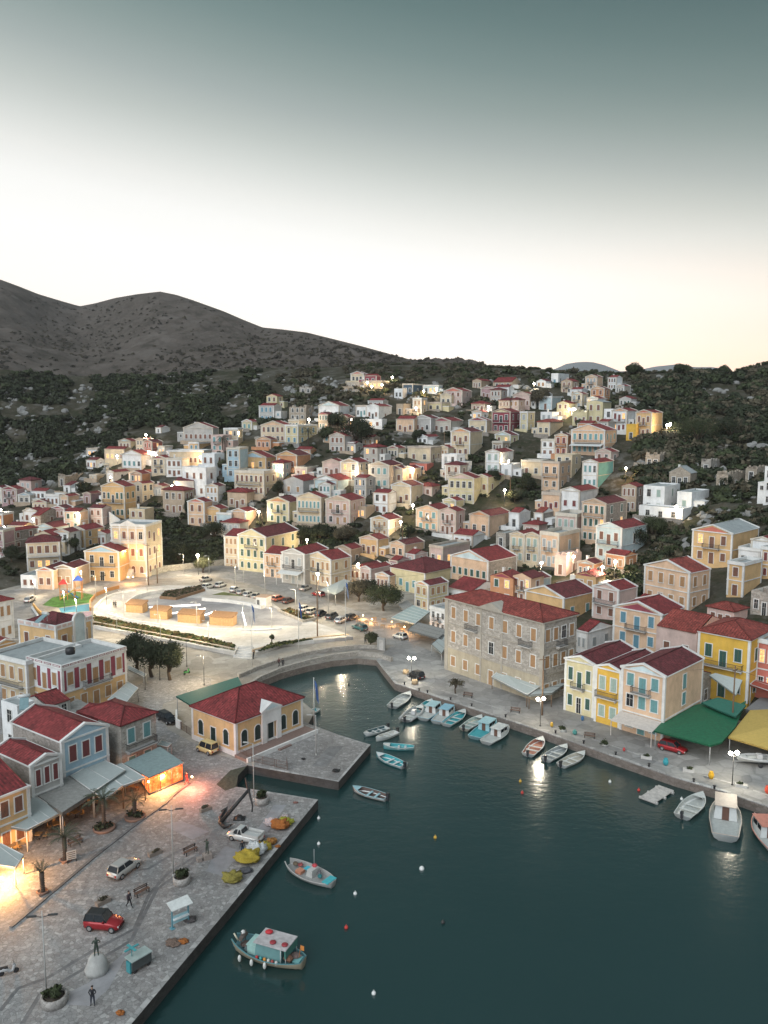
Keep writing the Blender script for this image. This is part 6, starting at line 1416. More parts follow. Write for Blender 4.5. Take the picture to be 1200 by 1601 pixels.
# caique: turquoise traditional fishing boat
def px_len(a, b_, z=.3): A_, B2 = atz(*a, z), atz(*b_, z); return A_, B2, (B2-A_)
A_, B2, d = px_len((474, 1508), (366, 1477)); cq = boat((A_+B2)/2, math.atan2(d.y, d.x), d.length, 'turquoise wooden fishing boat with long canopy roof and cream rubbing strake', hullc=(.42, .36, .26), inc=(.06, .15, .17), gun=(.10, .24, .26), kind='deck', motor=False, double=True, free=.85, name='fishing_boat', cat='fishing boat')
Lq = d.length; q = MB(); q.add([(-Lq*.26, -.95, .5), (Lq*.12, -1.0, .5), (Lq*.12, 1.0, .5), (-Lq*.26, .95, .5), (-Lq*.26, -.85, 2.0), (Lq*.10, -.85, 1.9), (Lq*.10, .85, 1.9), (-Lq*.26, .85, 2.0)], [(0,1,5,4), (1,2,6,5), (2,3,7,6), (3,0,4,7)]); wh_ = q.build('wheelhouse', paint((.13, .26, .26), .5), cq)
q = MB(); q.box(-Lq*.34, Lq*.12, -1.15, 1.15, 2.0, 2.1); q.build('roof', paint((.42, .40, .40), .7, vary=.25), wh_)
q = MB(); q.box(-Lq*.34, -Lq*.32, -1.15, 1.15, 1.25, 2.0); q.build('side_curtain', paint((.05, .17, .14), .7), wh_)
q = MB(); q.box(Lq*.12, Lq*.24, -.8, .8, .5, 1.35); q.box(Lq*.11, Lq*.25, -.86, .86, 1.35, 1.42); q.build('hatch_box', paint((.32, .50, .46), .5), cq)
for sy in (-1, 1):
    for x in (-Lq*.33, -Lq*.26): q = MB(); q.tube([(x, sy*1.05, .6), (x, sy*1.05, 2.0)], .04, 5); q.build('post', pole_w, cq)
for i, x in enumerate((.28, .10, -.08)):
    q = MB(); q.ball((0, 0, 0), .17, 0, 8, 6, (1, 1, 2.0)); q.build('fender', paint((.6, .6, .57), .5), cq, (Lq*x, 1.75-.1*abs(i-1), .45))
q = MB(); q.tube([(Lq*.44, 0, .9), (Lq*.5, 0, 1.5)], .08, 6); q.build('stem_post', paint((.6, .55, .42), .5), cq)
for i, (x, y, c) in enumerate(((.02, -.5, (.45, .02, .03)), (-.12, .6, (.28, .03, .04)), (-.28, .5, (.28, .03, .04)))):
    q = MB(); q.ball((0, 0, 0), .3, 0, 10, 5, (1.3, 1, .6)) if i == 0 else q.lathe([(.14, 0), (.3, .04), (.3, .12), (.14, .16)], 12); tag(q.build('dry_bag' if i == 0 else 'life_ring', paint(c, .6), None, cq.matrix_basis @ Vector((Lq*x, y, 2.28 if i == 0 else 2.11))), ['red bundle lying on the turquoise boat roof', 'dark red life ring, forward one on the canopy', 'dark red life ring, aft one on the canopy'][i], 'bundle' if i == 0 else 'life ring')
cols = [(.45, .03, .03), (.05, .3, .3), (.6, .25, .04), (.55, .55, .5), (.3, .05, .04), (.5, .5, .48)]
for i in range(6):
    q = MB(); q.lathe([(.1, 0), (.15, .05), (.14, .3), (.06, .38)], 8); tag(q.build('fishing_float', paint(cols[i], .5), None, cq.matrix_basis @ Vector((Lq*(.06-.055*i), 1.28, .55))), ['red float on the turquoise boat deck', 'teal float beside the red one', 'orange float in the row on the deck', 'white float in the middle of the row', 'dark red float in the row on the deck', 'last white float of the row'][i], 'float', 'floats on the turquoise boat')
for i, (x, y, z_, c, r, lb) in enumerate(((.33, .0, .75, (.10, .07, .06), .45, 'brown rope heap near the bow of the turquoise boat'), (.26, .5, .7, (.12, .16, .16), .4, 'grey net heap ahead of the turquoise wheelhouse'), (-.36, -.2, .8, (.14, .10, .09), .5, 'brown net heap on the stern of the turquoise boat'), (-.33, .6, 1.0, (.16, .08, .05), .35, 'dark crate heap under the rear canopy'))):
    q = MB(); rock(q, Vector((0, 0, 0)), r); tag(q.build('net_pile', paint(c, .9, vary=.5), None, cq.matrix_basis @ Vector((Lq*x, y, z_))), lb, 'net')
q = MB(); q.tube([(Lq*.36, .35, .7), (Lq*.36, .35, 2.1)], .05, 6); q.tube([(Lq*.36, -.35, .7), (Lq*.36, -.35, 1.9)], .05, 6); q.tube([(Lq*.36, -.5, 1.5), (Lq*.36, .5, 1.5)], .22, 8); q.build('net_winch', paint((.10, .08, .07), .7), cq)
q = MB(); q.tube([(-Lq*.44, 0, .9), (-Lq*.47, 0, 2.2)], .03, 5); q.box(-Lq*.5-.1, -Lq*.47, -.02, .02, 1.7, 2.15); q.build('stern_flag', paint((.6, .22, .05), .7), cq)
q = MB(); q.box(-Lq*.47, -Lq*.38, -.5, .5, .62, .74); q.build('stern_deck', paint((.16, .38, .38), .6), cq)
for i in range(2):
    q = MB(); q.ball((0, 0, 0), .22, 0, 8, 6, (1, 1, 1.1)); tag(q.build('white_float', paint((.6, .6, .58), .5), None, cq.matrix_basis @ Vector((Lq*(.10 if i else .38), -.9 if i else -.2, 1.5 if i else 1.7))), 'white ball float %s on the turquoise boat' % ('beside the roof' if i else 'at the bow'), 'float')
# grey open fishing boat
A_, B2, d = px_len((520, 1383), (449, 1352)); fb = boat((A_+B2)/2, math.atan2(d.y, d.x), d.length, 'weathered white fishing boat with cluttered deck and turquoise stern', hullc=(.42, .42, .40), inc=(.28, .28, .27), gun=(.45, .42, .40), kind='deck', motor=False, double=True, free=.65, name='fishing_boat', cat='fishing boat')
Lq = d.length; q = MB(); q.add([(-Lq*.12, -.5, .3), (Lq*.02, -.5, .3), (Lq*.02, .5, .3), (-Lq*.12, .5, .3), (-Lq*.12, -.5, 1.2), (-Lq*.02, -.5, 1.2), (-Lq*.02, .5, 1.2), (-Lq*.12, .5, 1.2)], [(0,1,5,4), (1,2,6,5), (2,3,7,6), (3,0,4,7), (4,5,6,7)]); q.build('engine_cover', paint((.45, .45, .43), .6), fb)
q = MB(); q.box(-Lq*.03, Lq*.08, -.3, .4, 1.0, 1.05); q.build('windscreen', paint((.06, .40, .50), .3), fb); q = MB(); q.box(-Lq*.49, -Lq*.36, -.75, .75, .62, .72); q.build('stern_deck', paint((.05, .38, .42), .5), fb); q = MB(); q.box(Lq*.1, Lq*.22, .0, .75, .36, .7); q.build('crate', paint((.5, .22, .14), .6), fb)
q = MB(); q.tube([(-Lq*.05, -.4, .4), (-Lq*.05, -.4, 3.2)], .035, 5); q.build('mast', steel, fb)
for i, (x, y, c, r) in enumerate(((-.05, -.45, (.4, .05, .06), .38), (.25, -.35, (.25, .06, .06), .34), (.34, -.2, (.12, .09, .06), .3), (-.24, .1, (.03, .14, .15), .33), (-.16, -.4, (.1, .1, .11), .3))):
    q = MB(); rock(q, Vector((0, 0, 0)), r); tag(q.build('net_pile', paint(c, .9, vary=.5), None, fb.matrix_basis @ Vector((Lq*x, y, .75 if i else 1.3))), ['red and white bundle on the grey boat', 'dark red net heap near the bow of the grey boat', 'brown net heap at the bow of the grey boat', 'dark teal bucket heap by the grey boat stern', 'black gear heap on the grey boat'][i], 'net')
p = atz(1026, 1243, .15); A_, B2, d = px_len((1007, 1254), (1043, 1231)); t = empty('raft', p, math.atan2(d.y, d.x), 'pale square floating raft below the east quay', 'raft'); q = MB(); q.box(-d.length*.42, d.length*.42, -1.1, 1.1, .1, .22); q.build('deck', paint((.42, .40, .38), .8, vary=.3), t)
for x in (-.35, 0, .35):
    q = MB(); q.tube([(d.length*x, -1.3, .02), (d.length*x, 1.3, .02)], .2, 8); q.build('float', paint((.45, .44, .42), .7), t)
# boat on trailer
t = boat(atz(1185, 1196, 1.2), R(172), 6.0, 'grey-white inflatable boat on a trailer under the yellow tent edge', kind='rib', hullc=(.5, .5, .48), free=.5); t.location.z = 1.85
tt = empty('boat_trailer', atz(1185, 1196, 1.2), R(172), 'boat trailer under the grey-white inflatable', 'trailer'); q = MB(); q.box(-2.4, 3.2, -.05, .05, .4, .48); q.box(-.05, .05, -.9, .9, .34, .4); q.build('frame', steel, tt)
for sy in (-1, 1): w = MB(); w.lathe([(.15, -.08), (.3, -.08), (.3, .08), (.15, .08)], 14); w.xf(Matrix.Rotation(math.pi/2, 4, 'X')); w.build('wheel', RUB, tt, (0, sy*.95, .3))
# buoys
for px, py, c, lb in ((498, 1280, 'w', 'white buoy off the quay corner'), (659, 1359, 'w', 'white buoy in open water, largest'), (541, 1451, 'r', 'red buoy in the near water'), (584, 1554, 'w', 'white buoy near the bottom edge'), (680, 1310, 'y', 'yellow buoy below the motorboat'), (816, 1240, 'r', 'red buoy off the east boats'), (813, 1222, 'y', 'small yellow buoy above the red one'),
    (953, 1223, 'w', 'white buoy left of the raft'), (998, 1236, 'r', 'small orange buoy beside the raft'), (692, 1443, 'k', 'dark buoy right of the centre'), (555, 1398, 'w', 'white buoy right of the grey fishing boat'), (498, 1320, 'w', 'white buoy above the grey fishing boat'), (1065, 1250, 'w', 'white buoy left of the rowing boat'), (545, 1070, 'k', 'small dark buoy in the inner basin'), (520, 1157, 'k', 'dark mooring buoy on the platform') ):
    if py == 1157: continue
    q = MB(); r = .2 if lb.find('largest') < 0 else .28; q.ball((0, 0, .1), r, 0, 10, 7); q.tube([(0, 0, .25), (0, 0, .42)], .04, 5); tag(q.build('buoy', paint({'w': (.7, .7, .68), 'r': (.5, .04, .03), 'y': (.6, .35, .05), 'k': (.03, .03, .03)}[c], .4), None, atz(px, py, 0)), lb, 'buoy')
# ---- lamps
glow = emis((1, .93, .78), 60.0); glow_w = emis((1, .80, .52), 60.0)
EK = 2.6
def lamp_light(par, loc, e, c=(1, .80, .54), r=.15):
    l = bpy.data.lights.new('lamp_light', 'POINT'); l.energy = e*EK; l.color = c; l.shadow_soft_size = r
    o = bpy.data.objects.new('lamp_light', l); col.objects.link(o); o.parent = par; o.location = loc; return o
def lamp(px, py, H, label, e=260, warm=False, wall_=False, z=None, gr='street lamps on the hillside', r=.30):
    """px, py is the lamp head in the picture; it stands on the ground H metres below"""
    # walk down the picture column until the ground lies H below the head
    best = None
    for k in range(0, 140):
        y = py + k*.5; g = ground(px, y) if z is None else atz(px, y, z); hh = solve_h(g, py)
        if best is None or abs(hh-H) < best[0]: best = (abs(hh-H), g)
    g = best[1]; t = empty('street_lamp', g, 0, label, 'street lamp', gr)
    b = MB(); b.tube([(0, 0, -.5), (0, 0, H*.5), (0, 0, H-.15)], [.09, .07, .05], 6); b.tube([(0, 0, H-.15), (0, -.35, H-.02)], .04, 5); b.build('post', paint((.10, .10, .10), .6), t)
    b = MB(); b.ball((0, -.35, H), r, 0, 10, 6); b.build('globe', glow_w if warm else glow, t)
    lamp_light(t, (0, -.35, H-r-.2), e, (1, .62, .30) if warm else (1, .76, .47))
    return t
LM = [(229, 680, 'above the coral red house', 0), (233, 706, 'beside the coral red house', 1), (245, 712, 'right of the white gabled house', 1), (184, 713, 'in front of the cream red-roofed house', 0), (174, 746, 'left of the ochre double house', 1), (314, 714, 'on the long cream house', 1), (270, 760, 'above the brown stone house', 0), (125, 806, 'in the left garden', 0),
      (54, 811, 'by the stone house at left', 1), (9, 824, 'at the left edge street', 0), (3, 797, 'highest at the left edge', 0), (437, 731, 'beside the orange house', 0), (557, 737, 'before the cream stair house', 0), (646, 734, 'beside the small cream gable', 1), (549, 656, 'right of the white terrace group', 0), (650, 638, 'right of the flat-roofed terrace', 0) if False else (650, 638, 'above the low peach house', 0),
      (763, 636, 'left of the crimson house', 0), (889, 640, 'left one of the pair by the pale ruin', 0), (897, 641, 'right one of the pair by the pale ruin', 0), (834, 600, 'below the skyline right of the ruined tan houses', 0), (574, 598, 'under the topmost red house', 1), (581, 604, 'in front of the topmost houses', 0), (613, 590, 'right of the topmost houses', 0), (597, 602, 'smallest by the topmost houses', 1),
      (662, 612, 'before the navy house', 1), (682, 608, 'right of the navy house', 0), (794, 721, 'before the white green-shuttered house', 0), (788, 766, 'beside the yellow villa', 0), (645, 790, 'brightest below the pinkish house', 0), (626, 816, 'right of the cream green-sided gable', 0), (480, 844, 'behind the cream gabled house', 0), (405, 800, 'left of the pale yellow gable', 0), (1046, 663, 'beside the ochre house on the right hill', 0),
      (1041, 665, 'touching the bright one on the right hill', 0), (977, 732, 'right of the teal-sided house', 1), (1055, 792, 'before the white cube house', 0), (373, 677, 'beside the cream house near the left palm', 0), (483, 656, 'right of the grey-blue hillside house', 0), (940, 886, 'in the lane below the pale blue gable', 0), (960, 878, 'in the dark garden lane', 0), (1113, 836, 'on the red-pediment house balcony', 0), (968, 918, 'above the narrow lane right of centre', 1), (895, 870, 'behind the cream double gables', 0), (845, 880, 'in front of the cream double gables', 0), (560, 882, 'in the lane above the shops', 1), (700, 810, 'by the peach pair', 0)]
for px, py, lb, wm in LM: lamp(px, py, 5.0 if py > 640 else 4.0, 'lit street lamp ' + lb, 760 if py > 640 else 520, warm=bool(wm), r=.42 if py < 700 else .36)
lamp(310, 868, 6, 'lit street lamp above the olive tree at the back of the square', 900, r=.4); lamp(55, 908, 4, 'very bright lamp on the low white annex beside the playground', 900, r=.35); lamp(497, 897, 9, 'bright lamp on the tall wooden pole beside the shops', 1400, r=.4, z=1.2)
for px, py, lb in ((128, 893, 'lamp post behind the play tower'), (101, 925, 'lamp post in the playground lawn'), (167, 919, 'lamp post beside the curved fence'), (120, 937, 'lamp post before the play mat')):
    lamp(px, py, 5, 'lit slim ' + lb, 1000, gr='slim lamps around the playground', z=1.2, r=.14)
def post_px(px, py, H, label, head='arm', e=0, z=1.2, name='lamp_post', c=(.4, .4, .38), gr=None, c2=(1, .82, .55)):
    g = atz(px, py, z); t = empty(name, g, rng.uniform(-.3, .3), label, 'lamp post', gr)
    b = MB(); b.lathe([(.16, 0), (.14, .15), (.06, .2)], 8); b.tube([(0, 0, .2), (0, 0, H)], [.07, .045], 7); b.build('post', paint(c, .5), t)
    if head == 'arm':
        b = MB(); b.tube([(0, 0, H-.05), (-.9, 0, H+.05)], .035, 5); b.build('arm', paint(c, .5), t); b = MB(); b.box(-1.3, -.6, -.12, .12, H, H+.1); b.build('lamp_head', paint(c, .5), t)
        if e: b = MB(); b.box(-1.25, -.65, -.09, .09, H-.02, H); b.build('lens', led, t); lamp_light(t, (-.9, 0, H-.25), e, c2)
    if head == 'twin':
        for s in (-1, 1): b = MB(); b.tube([(0, 0, H-.6), (s*.7, 0, H-.45)], .03, 5); b.build('arm', paint((.05, .05, .05), .5), t); b = MB(); b.box(s*.85-.4, s*.85+.4, -.1, .1, H-.5, H-.4); b.build('lamp_head', paint((.05, .05, .05), .5), t)
    if head == 'globes':
        for s in (-1, 1): b = MB(); b.tube([(0, 0, H-.3), (s*.35, 0, H-.2), (s*.5, 0, H+.02)], .03, 5); b.build('arm', paint((.06, .06, .06), .5), t); b = MB(); b.ball((s*.5, 0, H+.25), .26, 0, 12, 8); b.build('globe', glow, t)
        lamp_light(t, (0, 0, H+.8), e*.5, (1, .88, .66))
    return t
gs = 'slim lamp posts of the square'
for px, py, H, e, lb in ((194, 962, 6, 650, 'slim square lamp post left of the first kiosk'), (247, 975, 6, 650, 'slim square lamp post before the second kiosk'), (308, 982, 6, 650, 'slim square lamp post before the third kiosk'), (380, 985, 6, 650, 'slim square lamp post left of the flagpole'), (183, 988, 4.5, 500, 'short post in the lawn strip, left'), (251, 996, 5, 500, 'short post in the lawn strip, middle'), (326, 1006, 5, 500, 'short post in the lawn strip, right'),
    (287, 897, 6, 700, 'lamp post before the back wall of the square'), (327, 900, 6, 500, 'curved lamp post beside the olive tree'), (368, 915, 6, 500, 'lamp post left of the arcade house corner'), (381, 910, 9, 0, 'tall thin pole before the arcade house'), (462, 960, 6, 650, 'slim lamp post in the triangular bed'), (414, 930, 7, 500, 'tall lamp post by the parked row'), (513, 960, 8, 700, 'tall white post by the grey van'), (425, 985, 5, 500, 'slim post right of the flagpole'), (540, 1000, 5, 500, 'slim post at the square tip'), (150, 935, 6, 650, 'slim post at the left tip of the square'), (230, 925, 5, 500, 'slim post behind the curved wall')):
    post_px(px, py, H, lb, 'arm', e*1.35, 1.9 if 146 < px < 470 and 918 < py < 1000 else 1.2, gr=gs)
post_px(319, 1071, 5.5, 'dark street lamp with arm before the square trees', 'arm', 1100, c=(.08, .08, .08), c2=(1, .78, .48)); post_px(292, 1042, 5, 'short dark post with box beside the square trees', 'none', 0, c=(.08, .08, .08)); post_px(250, 1063, 4, 'dark bollard lamp under the square trees', 'none', 0, c=(.05, .05, .05)); post_px(227, 1078, 4, 'dark pole at the awning corner', 'none', 0, c=(.05, .05, .05))
post_px(73, 1560, 8, 'tall twin-armed lamp post, lower left of the quay', 'twin'); post_px(271, 1369, 8, 'tall twin-armed lamp post behind the round planter', 'twin'); post_px(397, 1249, 7.5, 'tall thin mast near the end of the quay', 'arm'); post_px(494, 1180, 6, 'thin lamp post on the custom house platform', 'arm')
post_px(643, 1064, 4.0, 'black double-globe lamp by the basin corner', 'globes', 900, c=(.05, .05, .05)); post_px(844, 1135, 4.2, 'black double-globe lamp before the great stone building', 'globes', 900, c=(.05, .05, .05)); post_px(1144, 1227, 4.2, 'black double-globe lamp on the right promenade', 'globes', 900, c=(.05, .05, .05))
# warm restaurant light
def warm_bulb(px, py, z, e, label, r=.12, c=(1, .48, .16)):
    p = atz(px, py, z); t = empty('hanging_lamp', p, 0, label, 'hanging lamp'); b = MB(); b.ball((0, 0, 0), r, 0, 8, 5); b.build('bulb', emis((1, .6, .25), 40), t); lamp_light(t, (0, 0, -r-.12), e, c, .1)
warm_bulb(255, 1212, 3.2, 700, 'warm lamp inside the glass-fronted cafe'); warm_bulb(232, 1222, 3.4, 120, 'warm lamp at the left end of the lit cafe'); warm_bulb(15, 1346, 3.2, 1050, 'bright warm lamp under the lower left awning'); warm_bulb(2, 1372, 3.0, 500, 'second warm lamp at the lower left edge'); warm_bulb(1194, 1062, 6.4, 600, 'warm lamp of the lit terrace at the right edge'); warm_bulb(1190, 1015, 8.5, 350, 'orange lamp on the coral wall at the right edge')
warm_bulb(567, 962, 2.2, 140, 'left warm lamp under the tavern trees'); warm_bulb(581, 968, 2.2, 140, 'middle warm lamp under the tavern trees'); warm_bulb(612, 972, 2.2, 120, 'right warm lamp under the tavern trees'); warm_bulb(632, 980, 2.8, 300, 'warm lamp under the pale green restaurant roof'); warm_bulb(200, 902, 3.2, 240, 'left warm lamp at the mansion entrance'); warm_bulb(208, 902, 3.2, 240, 'right warm lamp at the mansion entrance'); warm_bulb(196, 862, 9.5, 260, 'left warm lamp on the mansion loggia'); warm_bulb(214, 862, 9.5, 260, 'right warm lamp on the mansion loggia')
warm_bulb(300, 1214, 3.0, 420, 'red glow lamp at the corner of the lit cafe', c=(1, .26, .16)); warm_bulb(31, 1082, 3.4, 60, 'warm lamp in the cream wing arcade')
# wooden poles
for px, py, H, lb in ((496, 1000, 15, 'tall wooden utility pole between square and street'), (232, 915, 12, 'wooden utility pole right of the mansion'), (246, 912, 10, 'second wooden pole right of the mansion'), (847, 1118, 10, 'wooden pole at the corner of the great stone building'), (1143, 1150, 11, 'wooden pole in front of the green tarpaulin'), (547, 770, 8, 'wooden pole before the cream stair house'), (629, 848, 8, 'wooden pole above the small cream gable'), (694, 712, 9, 'thin pole left of the yellow house'), (410, 825, 7, 'wooden pole beside the pale yellow gable'), (797, 775, 7, 'wooden pole beside the mid-slope lamp')):
    g = ground(px, py); t = empty('utility_pole', g, rng.uniform(0, 1), lb, 'utility pole'); b = MB(); b.tube([(0, 0, -1), (0, 0, H)], [.16, .09], 7); b.build('pole', wood_p, t); b = MB(); b.box(-.7, .7, -.05, .05, H-.7, H-.58); b.build('cross_arm', wood_p, t)
# flags
def flag(px, py, H, mode, label):
    g = atz(px, py, 1.2); t = empty('flagpole', g, 0, label, 'flagpole'); b = MB(); b.tube([(0, 0, 0), (0, 0, H)], [.08, .04], 7); b.ball((0, 0, H), .09); b.build('pole', pole_w, t)
    b = MB(); n_ = 14
    for i in range(n_):
        for j in range(6):
            def q(i_, j_): s = i_/n_; return (.08+.45*(j_/6)*(1-.3*s)+.35*s, .10*math.sin(6*s+j_), H-.3-3.2*s-.12*j_)
            mt = (1 if (j % 2 == 0) else 0) if mode == 'stripe' and i > 4 else 0
            b.face([q(i, j), q(i+1, j), q(i+1, j+1), q(i, j+1)], mt)
    b.build('flag', [paint((.04, .10, .28), .8), paint((.55, .58, .6), .8)], t)
flag(394, 1040, 12.5, 'stripe', 'flagpole with limp blue-and-white striped flag beside the steps'); flag(467, 1020, 11, 'plain', 'flagpole with dark blue flag right of the steps'); flag(540, 1004, 13.5, 'stripe', 'flagpole with striped flag near the tip of the square'); flag(491, 1137, 8, 'plain', 'flagpole with blue flag at the custom house corner')
# bollards along the east quay
ORDB = 0
for i, (x, y) in enumerate(sorted(((632, 1070), (668, 1083), (704, 1094), (737, 1104), (790, 1121), (868, 1146), (912, 1162), (962, 1180), (1014, 1198), (1084, 1222), (1116, 1233), (655, 1080)))):
    q = MB(); q.lathe([(.14, 0), (.12, .3), (.2, .38), (.2, .46), (.08, .5)], 10); tag(q.build('bollard', iron, None, atz(x, y, 1.33)), 'black mooring bollard, %s from the basin end of the east quay' % ['first', 'second', 'third', 'fourth', 'fifth', 'sixth', 'seventh', 'eighth', 'ninth', 'tenth', 'eleventh', 'twelfth'][i], 'bollard', 'mooring bollards along the east quay')
# benches
def bench(px, py, rz, label, z=1.2, back=True):
    t = empty('park_bench', atz(px, py, z+.01), rz, label, 'bench'); wd_ = paint((.12, .07, .05), .7)
    b = MB(); [b.box(-.85, .85, -.22+.15*i, -.1+.15*i, .42, .46) for i in range(3)]; b.build('seat', wd_, t)
    b = MB(); [b.box(-.85, .85, .24+.03*i, .27+.03*i, .55+.16*i, .66+.16*i) for i in range(2)]; b.build('backrest', wd_, t)
    for s in (-1, 1): b = MB(); b.box(s*.7-.04, s*.7+.04, -.22, -.15, 0, .42); b.box(s*.7-.04, s*.7+.04, .2, .27, 0, .85); b.box(s*.7-.04, s*.7+.04, -.15, .2, .36, .42); b.build('leg', iron, t)
for px, py, rz, lb in ((222, 1398, 50, 'dark wooden bench right of the walking man'), (298, 1334, 48, 'dark bench left of the green statue'), (118, 1320, 50, 'dark bench beside the leaning palm'), (731, 1090, -22, 'bench on the east promenade beside the potted tree'), (805, 1114, -22, 'bench left of the middle globe lamp'), (921, 1154, -22, 'brown bench before the yellow trio house')): bench(px, py, R(rz), lb)
# long plant troughs, pots
for px, py, rz, lb in ((161, 1412, 48, 'long stone trough behind the red jeep'), (242, 1336, 42, 'small planted trough left of the lamp post'), (321, 1267, 42, 'planted trough beside the anchor'), (1010, 1186, -22, 'low white planter on the promenade'), (1158, 1230, -22, 'low planter right of the right globe lamp'), (1076, 1206, -22, 'square planter in the middle of the promenade')):
    t = empty('plant_trough', atz(px, py, 1.21), R(rz), lb, 'planter'); b = MB(); b.box(-.75, .75, -.28, .28, 0, .4); b.build('box', paint((.22, .18, .15), .9) if px < 400 else paint((.45, .44, .42), .8), t)
    V = leaf_cloud(120, .13, .6, .25, .3, 6, .3, px); V[:, 2] += .5; link('plants', quad_mesh('plants', V, [leafC if px < 400 else leafA]), t)
def jar(px, py, c, label, r=.38, h_=1.0):
    b = MB(); b.lathe([(r*.6, 0), (r, h_*.35), (r*.95, h_*.7), (r*.6, h_*.92), (r*.7, h_), (r*.5, h_), (r*.45, h_*.8)], 14); tag(b.build('jar', paint(c, .5), None, atz(px, py, 1.22)), label, 'jar')
jar(1040, 1196, (.03, .28, .33), 'tall turquoise jar on the east promenade'); jar(1111, 1217, (.60, .34, .02), 'bright yellow jar on the east promenade'); jar(862, 1136, (.55, .33, .04), 'small yellow jar near the middle globe lamp', .25, .7); jar(898, 1148, (.06, .24, .22), 'teal planter jar with bare shrub', .35, .7); jar(1199, 1240, (.6, .08, .04), 'red jar at the right edge', .35, 1.0); jar(975, 1174, (.45, .05, .05), 'small red jar beside the promenade edge', .2, .5); jar(910, 1126, (.04, .14, .3), 'blue bin at the yellow house door', .25, .7)
for px, py, lb in ((879, 1143, 'round green bush in the promenade, left'), (945, 1165, 'round green bush in the promenade, right')):
    t = empty('potted_bush', atz(px, py, 1.21), 0, lb, 'plant'); b = MB(); b.lathe([(.5, 0), (.55, .25), (.4, .25)], 12); b.build('bowl', plaster((.4, .4, .38)), t); V = leaf_cloud(260, .12, .75, .75, .5, 7, .3, px); V[:, 2] += .45; link('foliage', quad_mesh('foliage', V, [leafA]), t)
for px, py, r_, lb in ((634, 1053, .55, 'round pale stone bollard, left of the basin lamp'), (648, 1069, .55, 'round pale stone bollard, right of the basin lamp')):
    b = MB(); b.lathe([(r_, 0), (r_*1.05, .5), (r_*.9, .75), (.1, .8)], 14); tag(b.build('stone_drum', paint((.45, .33, .2), .8), None, atz(px, py, 1.22)), lb, 'stone drum')
# anchor
t = empty('anchor', atz(372, 1284, 1.22), R(20), 'huge black iron anchor standing on the quay', 'anchor'); t.scale = (1.35, 1.35, 1.35); am = paint((.015, .015, .016), .6)
b = MB(); b.tube([(-1.5, 0, .25), (1.1, 0, 2.9)], [.2, .14], 8); b.build('shank', am, t); b = MB(); b.tube([(1.0, -1.8, 2.2), (1.0, 0, 2.8), (1.0, 1.5, 3.3)], [.07, .12, .07], 8); b.tube([(1.0, -1.8, 2.2), (.9, -2.0, 1.7)], .07, 6); b.build('stock', am, t)
b = MB(); b.tube([(-.9, -1.5, .55), (-1.4, -.9, .2), (-1.55, 0, .12), (-1.4, .9, .2), (-.9, 1.5, .55)], [.1, .18, .22, .18, .1], 8); b.build('arms', am, t)
for s in (-1, 1): b = MB(); b.add([(-.6, s*1.7, .75), (-1.1, s*1.25, .2), (-1.3, s*1.7, .45), (-.8, s*1.15, .5)], [(0,1,2), (0,2,3), (0,3,1), (1,3,2)]); b.build('fluke', am, t)
b = MB(); rock(b, Vector((0, 0, .1)), .5); b.box(-.7, .7, -.5, .5, 0, .12); tag(b.build('rubble_heap', am, None, atz(374, 1280, 1.22)), 'dark rubble heap under the anchor', 'rubble')
# net heaps on the quay
def heap(px, py, r, c, label, sq=.55, n_=1):
    b = MB(); nn, kk = 26, 14; b.ball((0, 0, 0), 1, 0, nn, kk)
    sd_ = rng.uniform(0, 50)
    for i in range(len(b.v)):
        v = Vector(b.v[i]); f = 1+.45*noise.fractal(v*2.2+Vector((sd_, 0, 0)), .8, 2, 5); b.v[i] = (v.x*r*f, v.y*r*f*.8, max(-.02, (v.z*.5+.45)*r*f*sq*1.6))
    k = ('net', c)
    if k not in MATS:
        m, t_, bs = newmat('fishing_net'); n = NB(t_); w = n.noise(n.tc(), 14, 5, .8); n.l(n.ramp(w, [(.35, tuple(x*.35 for x in c)), (.5, c), (.65, tuple(min(.8, x*1.4) for x in c))]), bs.inputs['Base Color']); bs.inputs['Roughness'].default_value = 1; n.l(n.bump(w, 1, .08), bs.inputs['Normal']); MATS[k] = m
    tag(b.build('net_heap', MATS[k], None, atz(px, py, 1.22)), label, 'fishing net')
NY_, NO, NW = (.40, .30, .04), (.38, .13, .03), (.5, .42, .42)
heap(388, 1346, 1.35, NY_, 'large yellow net heap with white tarpaulin behind it'); heap(363, 1377, 1.0, (.26, .22, .05), 'olive yellow net heap nearest the camera'); heap(414, 1327, .8, NY_, 'small yellow net heap right of the tarpaulin'); heap(424, 1318, .6, (.35, .16, .04), 'brown net heap behind the small yellow one'); heap(438, 1294, 1.1, NO, 'orange net heap on a blue sheet'); heap(447, 1288, .9, (.32, .32, .04), 'yellow-green net heap at the right end'); heap(426, 1290, .9, NW, 'pinkish white sack heap left of the orange net'); heap(400, 1335, 1.1, (.55, .57, .57), 'white tarpaulin bundle between the net heaps', .8)
heap(445, 1280, .5, NW, 'pale bundle behind the orange net'); heap(384, 1362, .7, (.10, .10, .11), 'dark tarpaulin heap near the quay edge', .3); heap(270, 1475, .7, (.20, .14, .11), 'flat brown rope heap near the quay edge', .2); heap(286, 1472, .5, NO, 'orange rope coil near the quay edge', .2); heap(188, 1585, .35, NO, 'small orange bundle at the bottom of the quay', .5); heap(434, 1318+6, .3, NO, 'small orange float heap at the edge', .5); heap(297, 1439, .6, (.10, .09, .09), 'dark rope coil beside the shelter bench', .3); heap(525, 1206, .5, (.03, .03, .03), 'black rope pile at the platform corner', .4); heap(474, 1187, .3, (.03, .03, .03), 'black mooring ring pile on the platform', .4); heap(462, 1255, .3, (.25, .12, .1), 'small red heap at the end of the quay', .3)
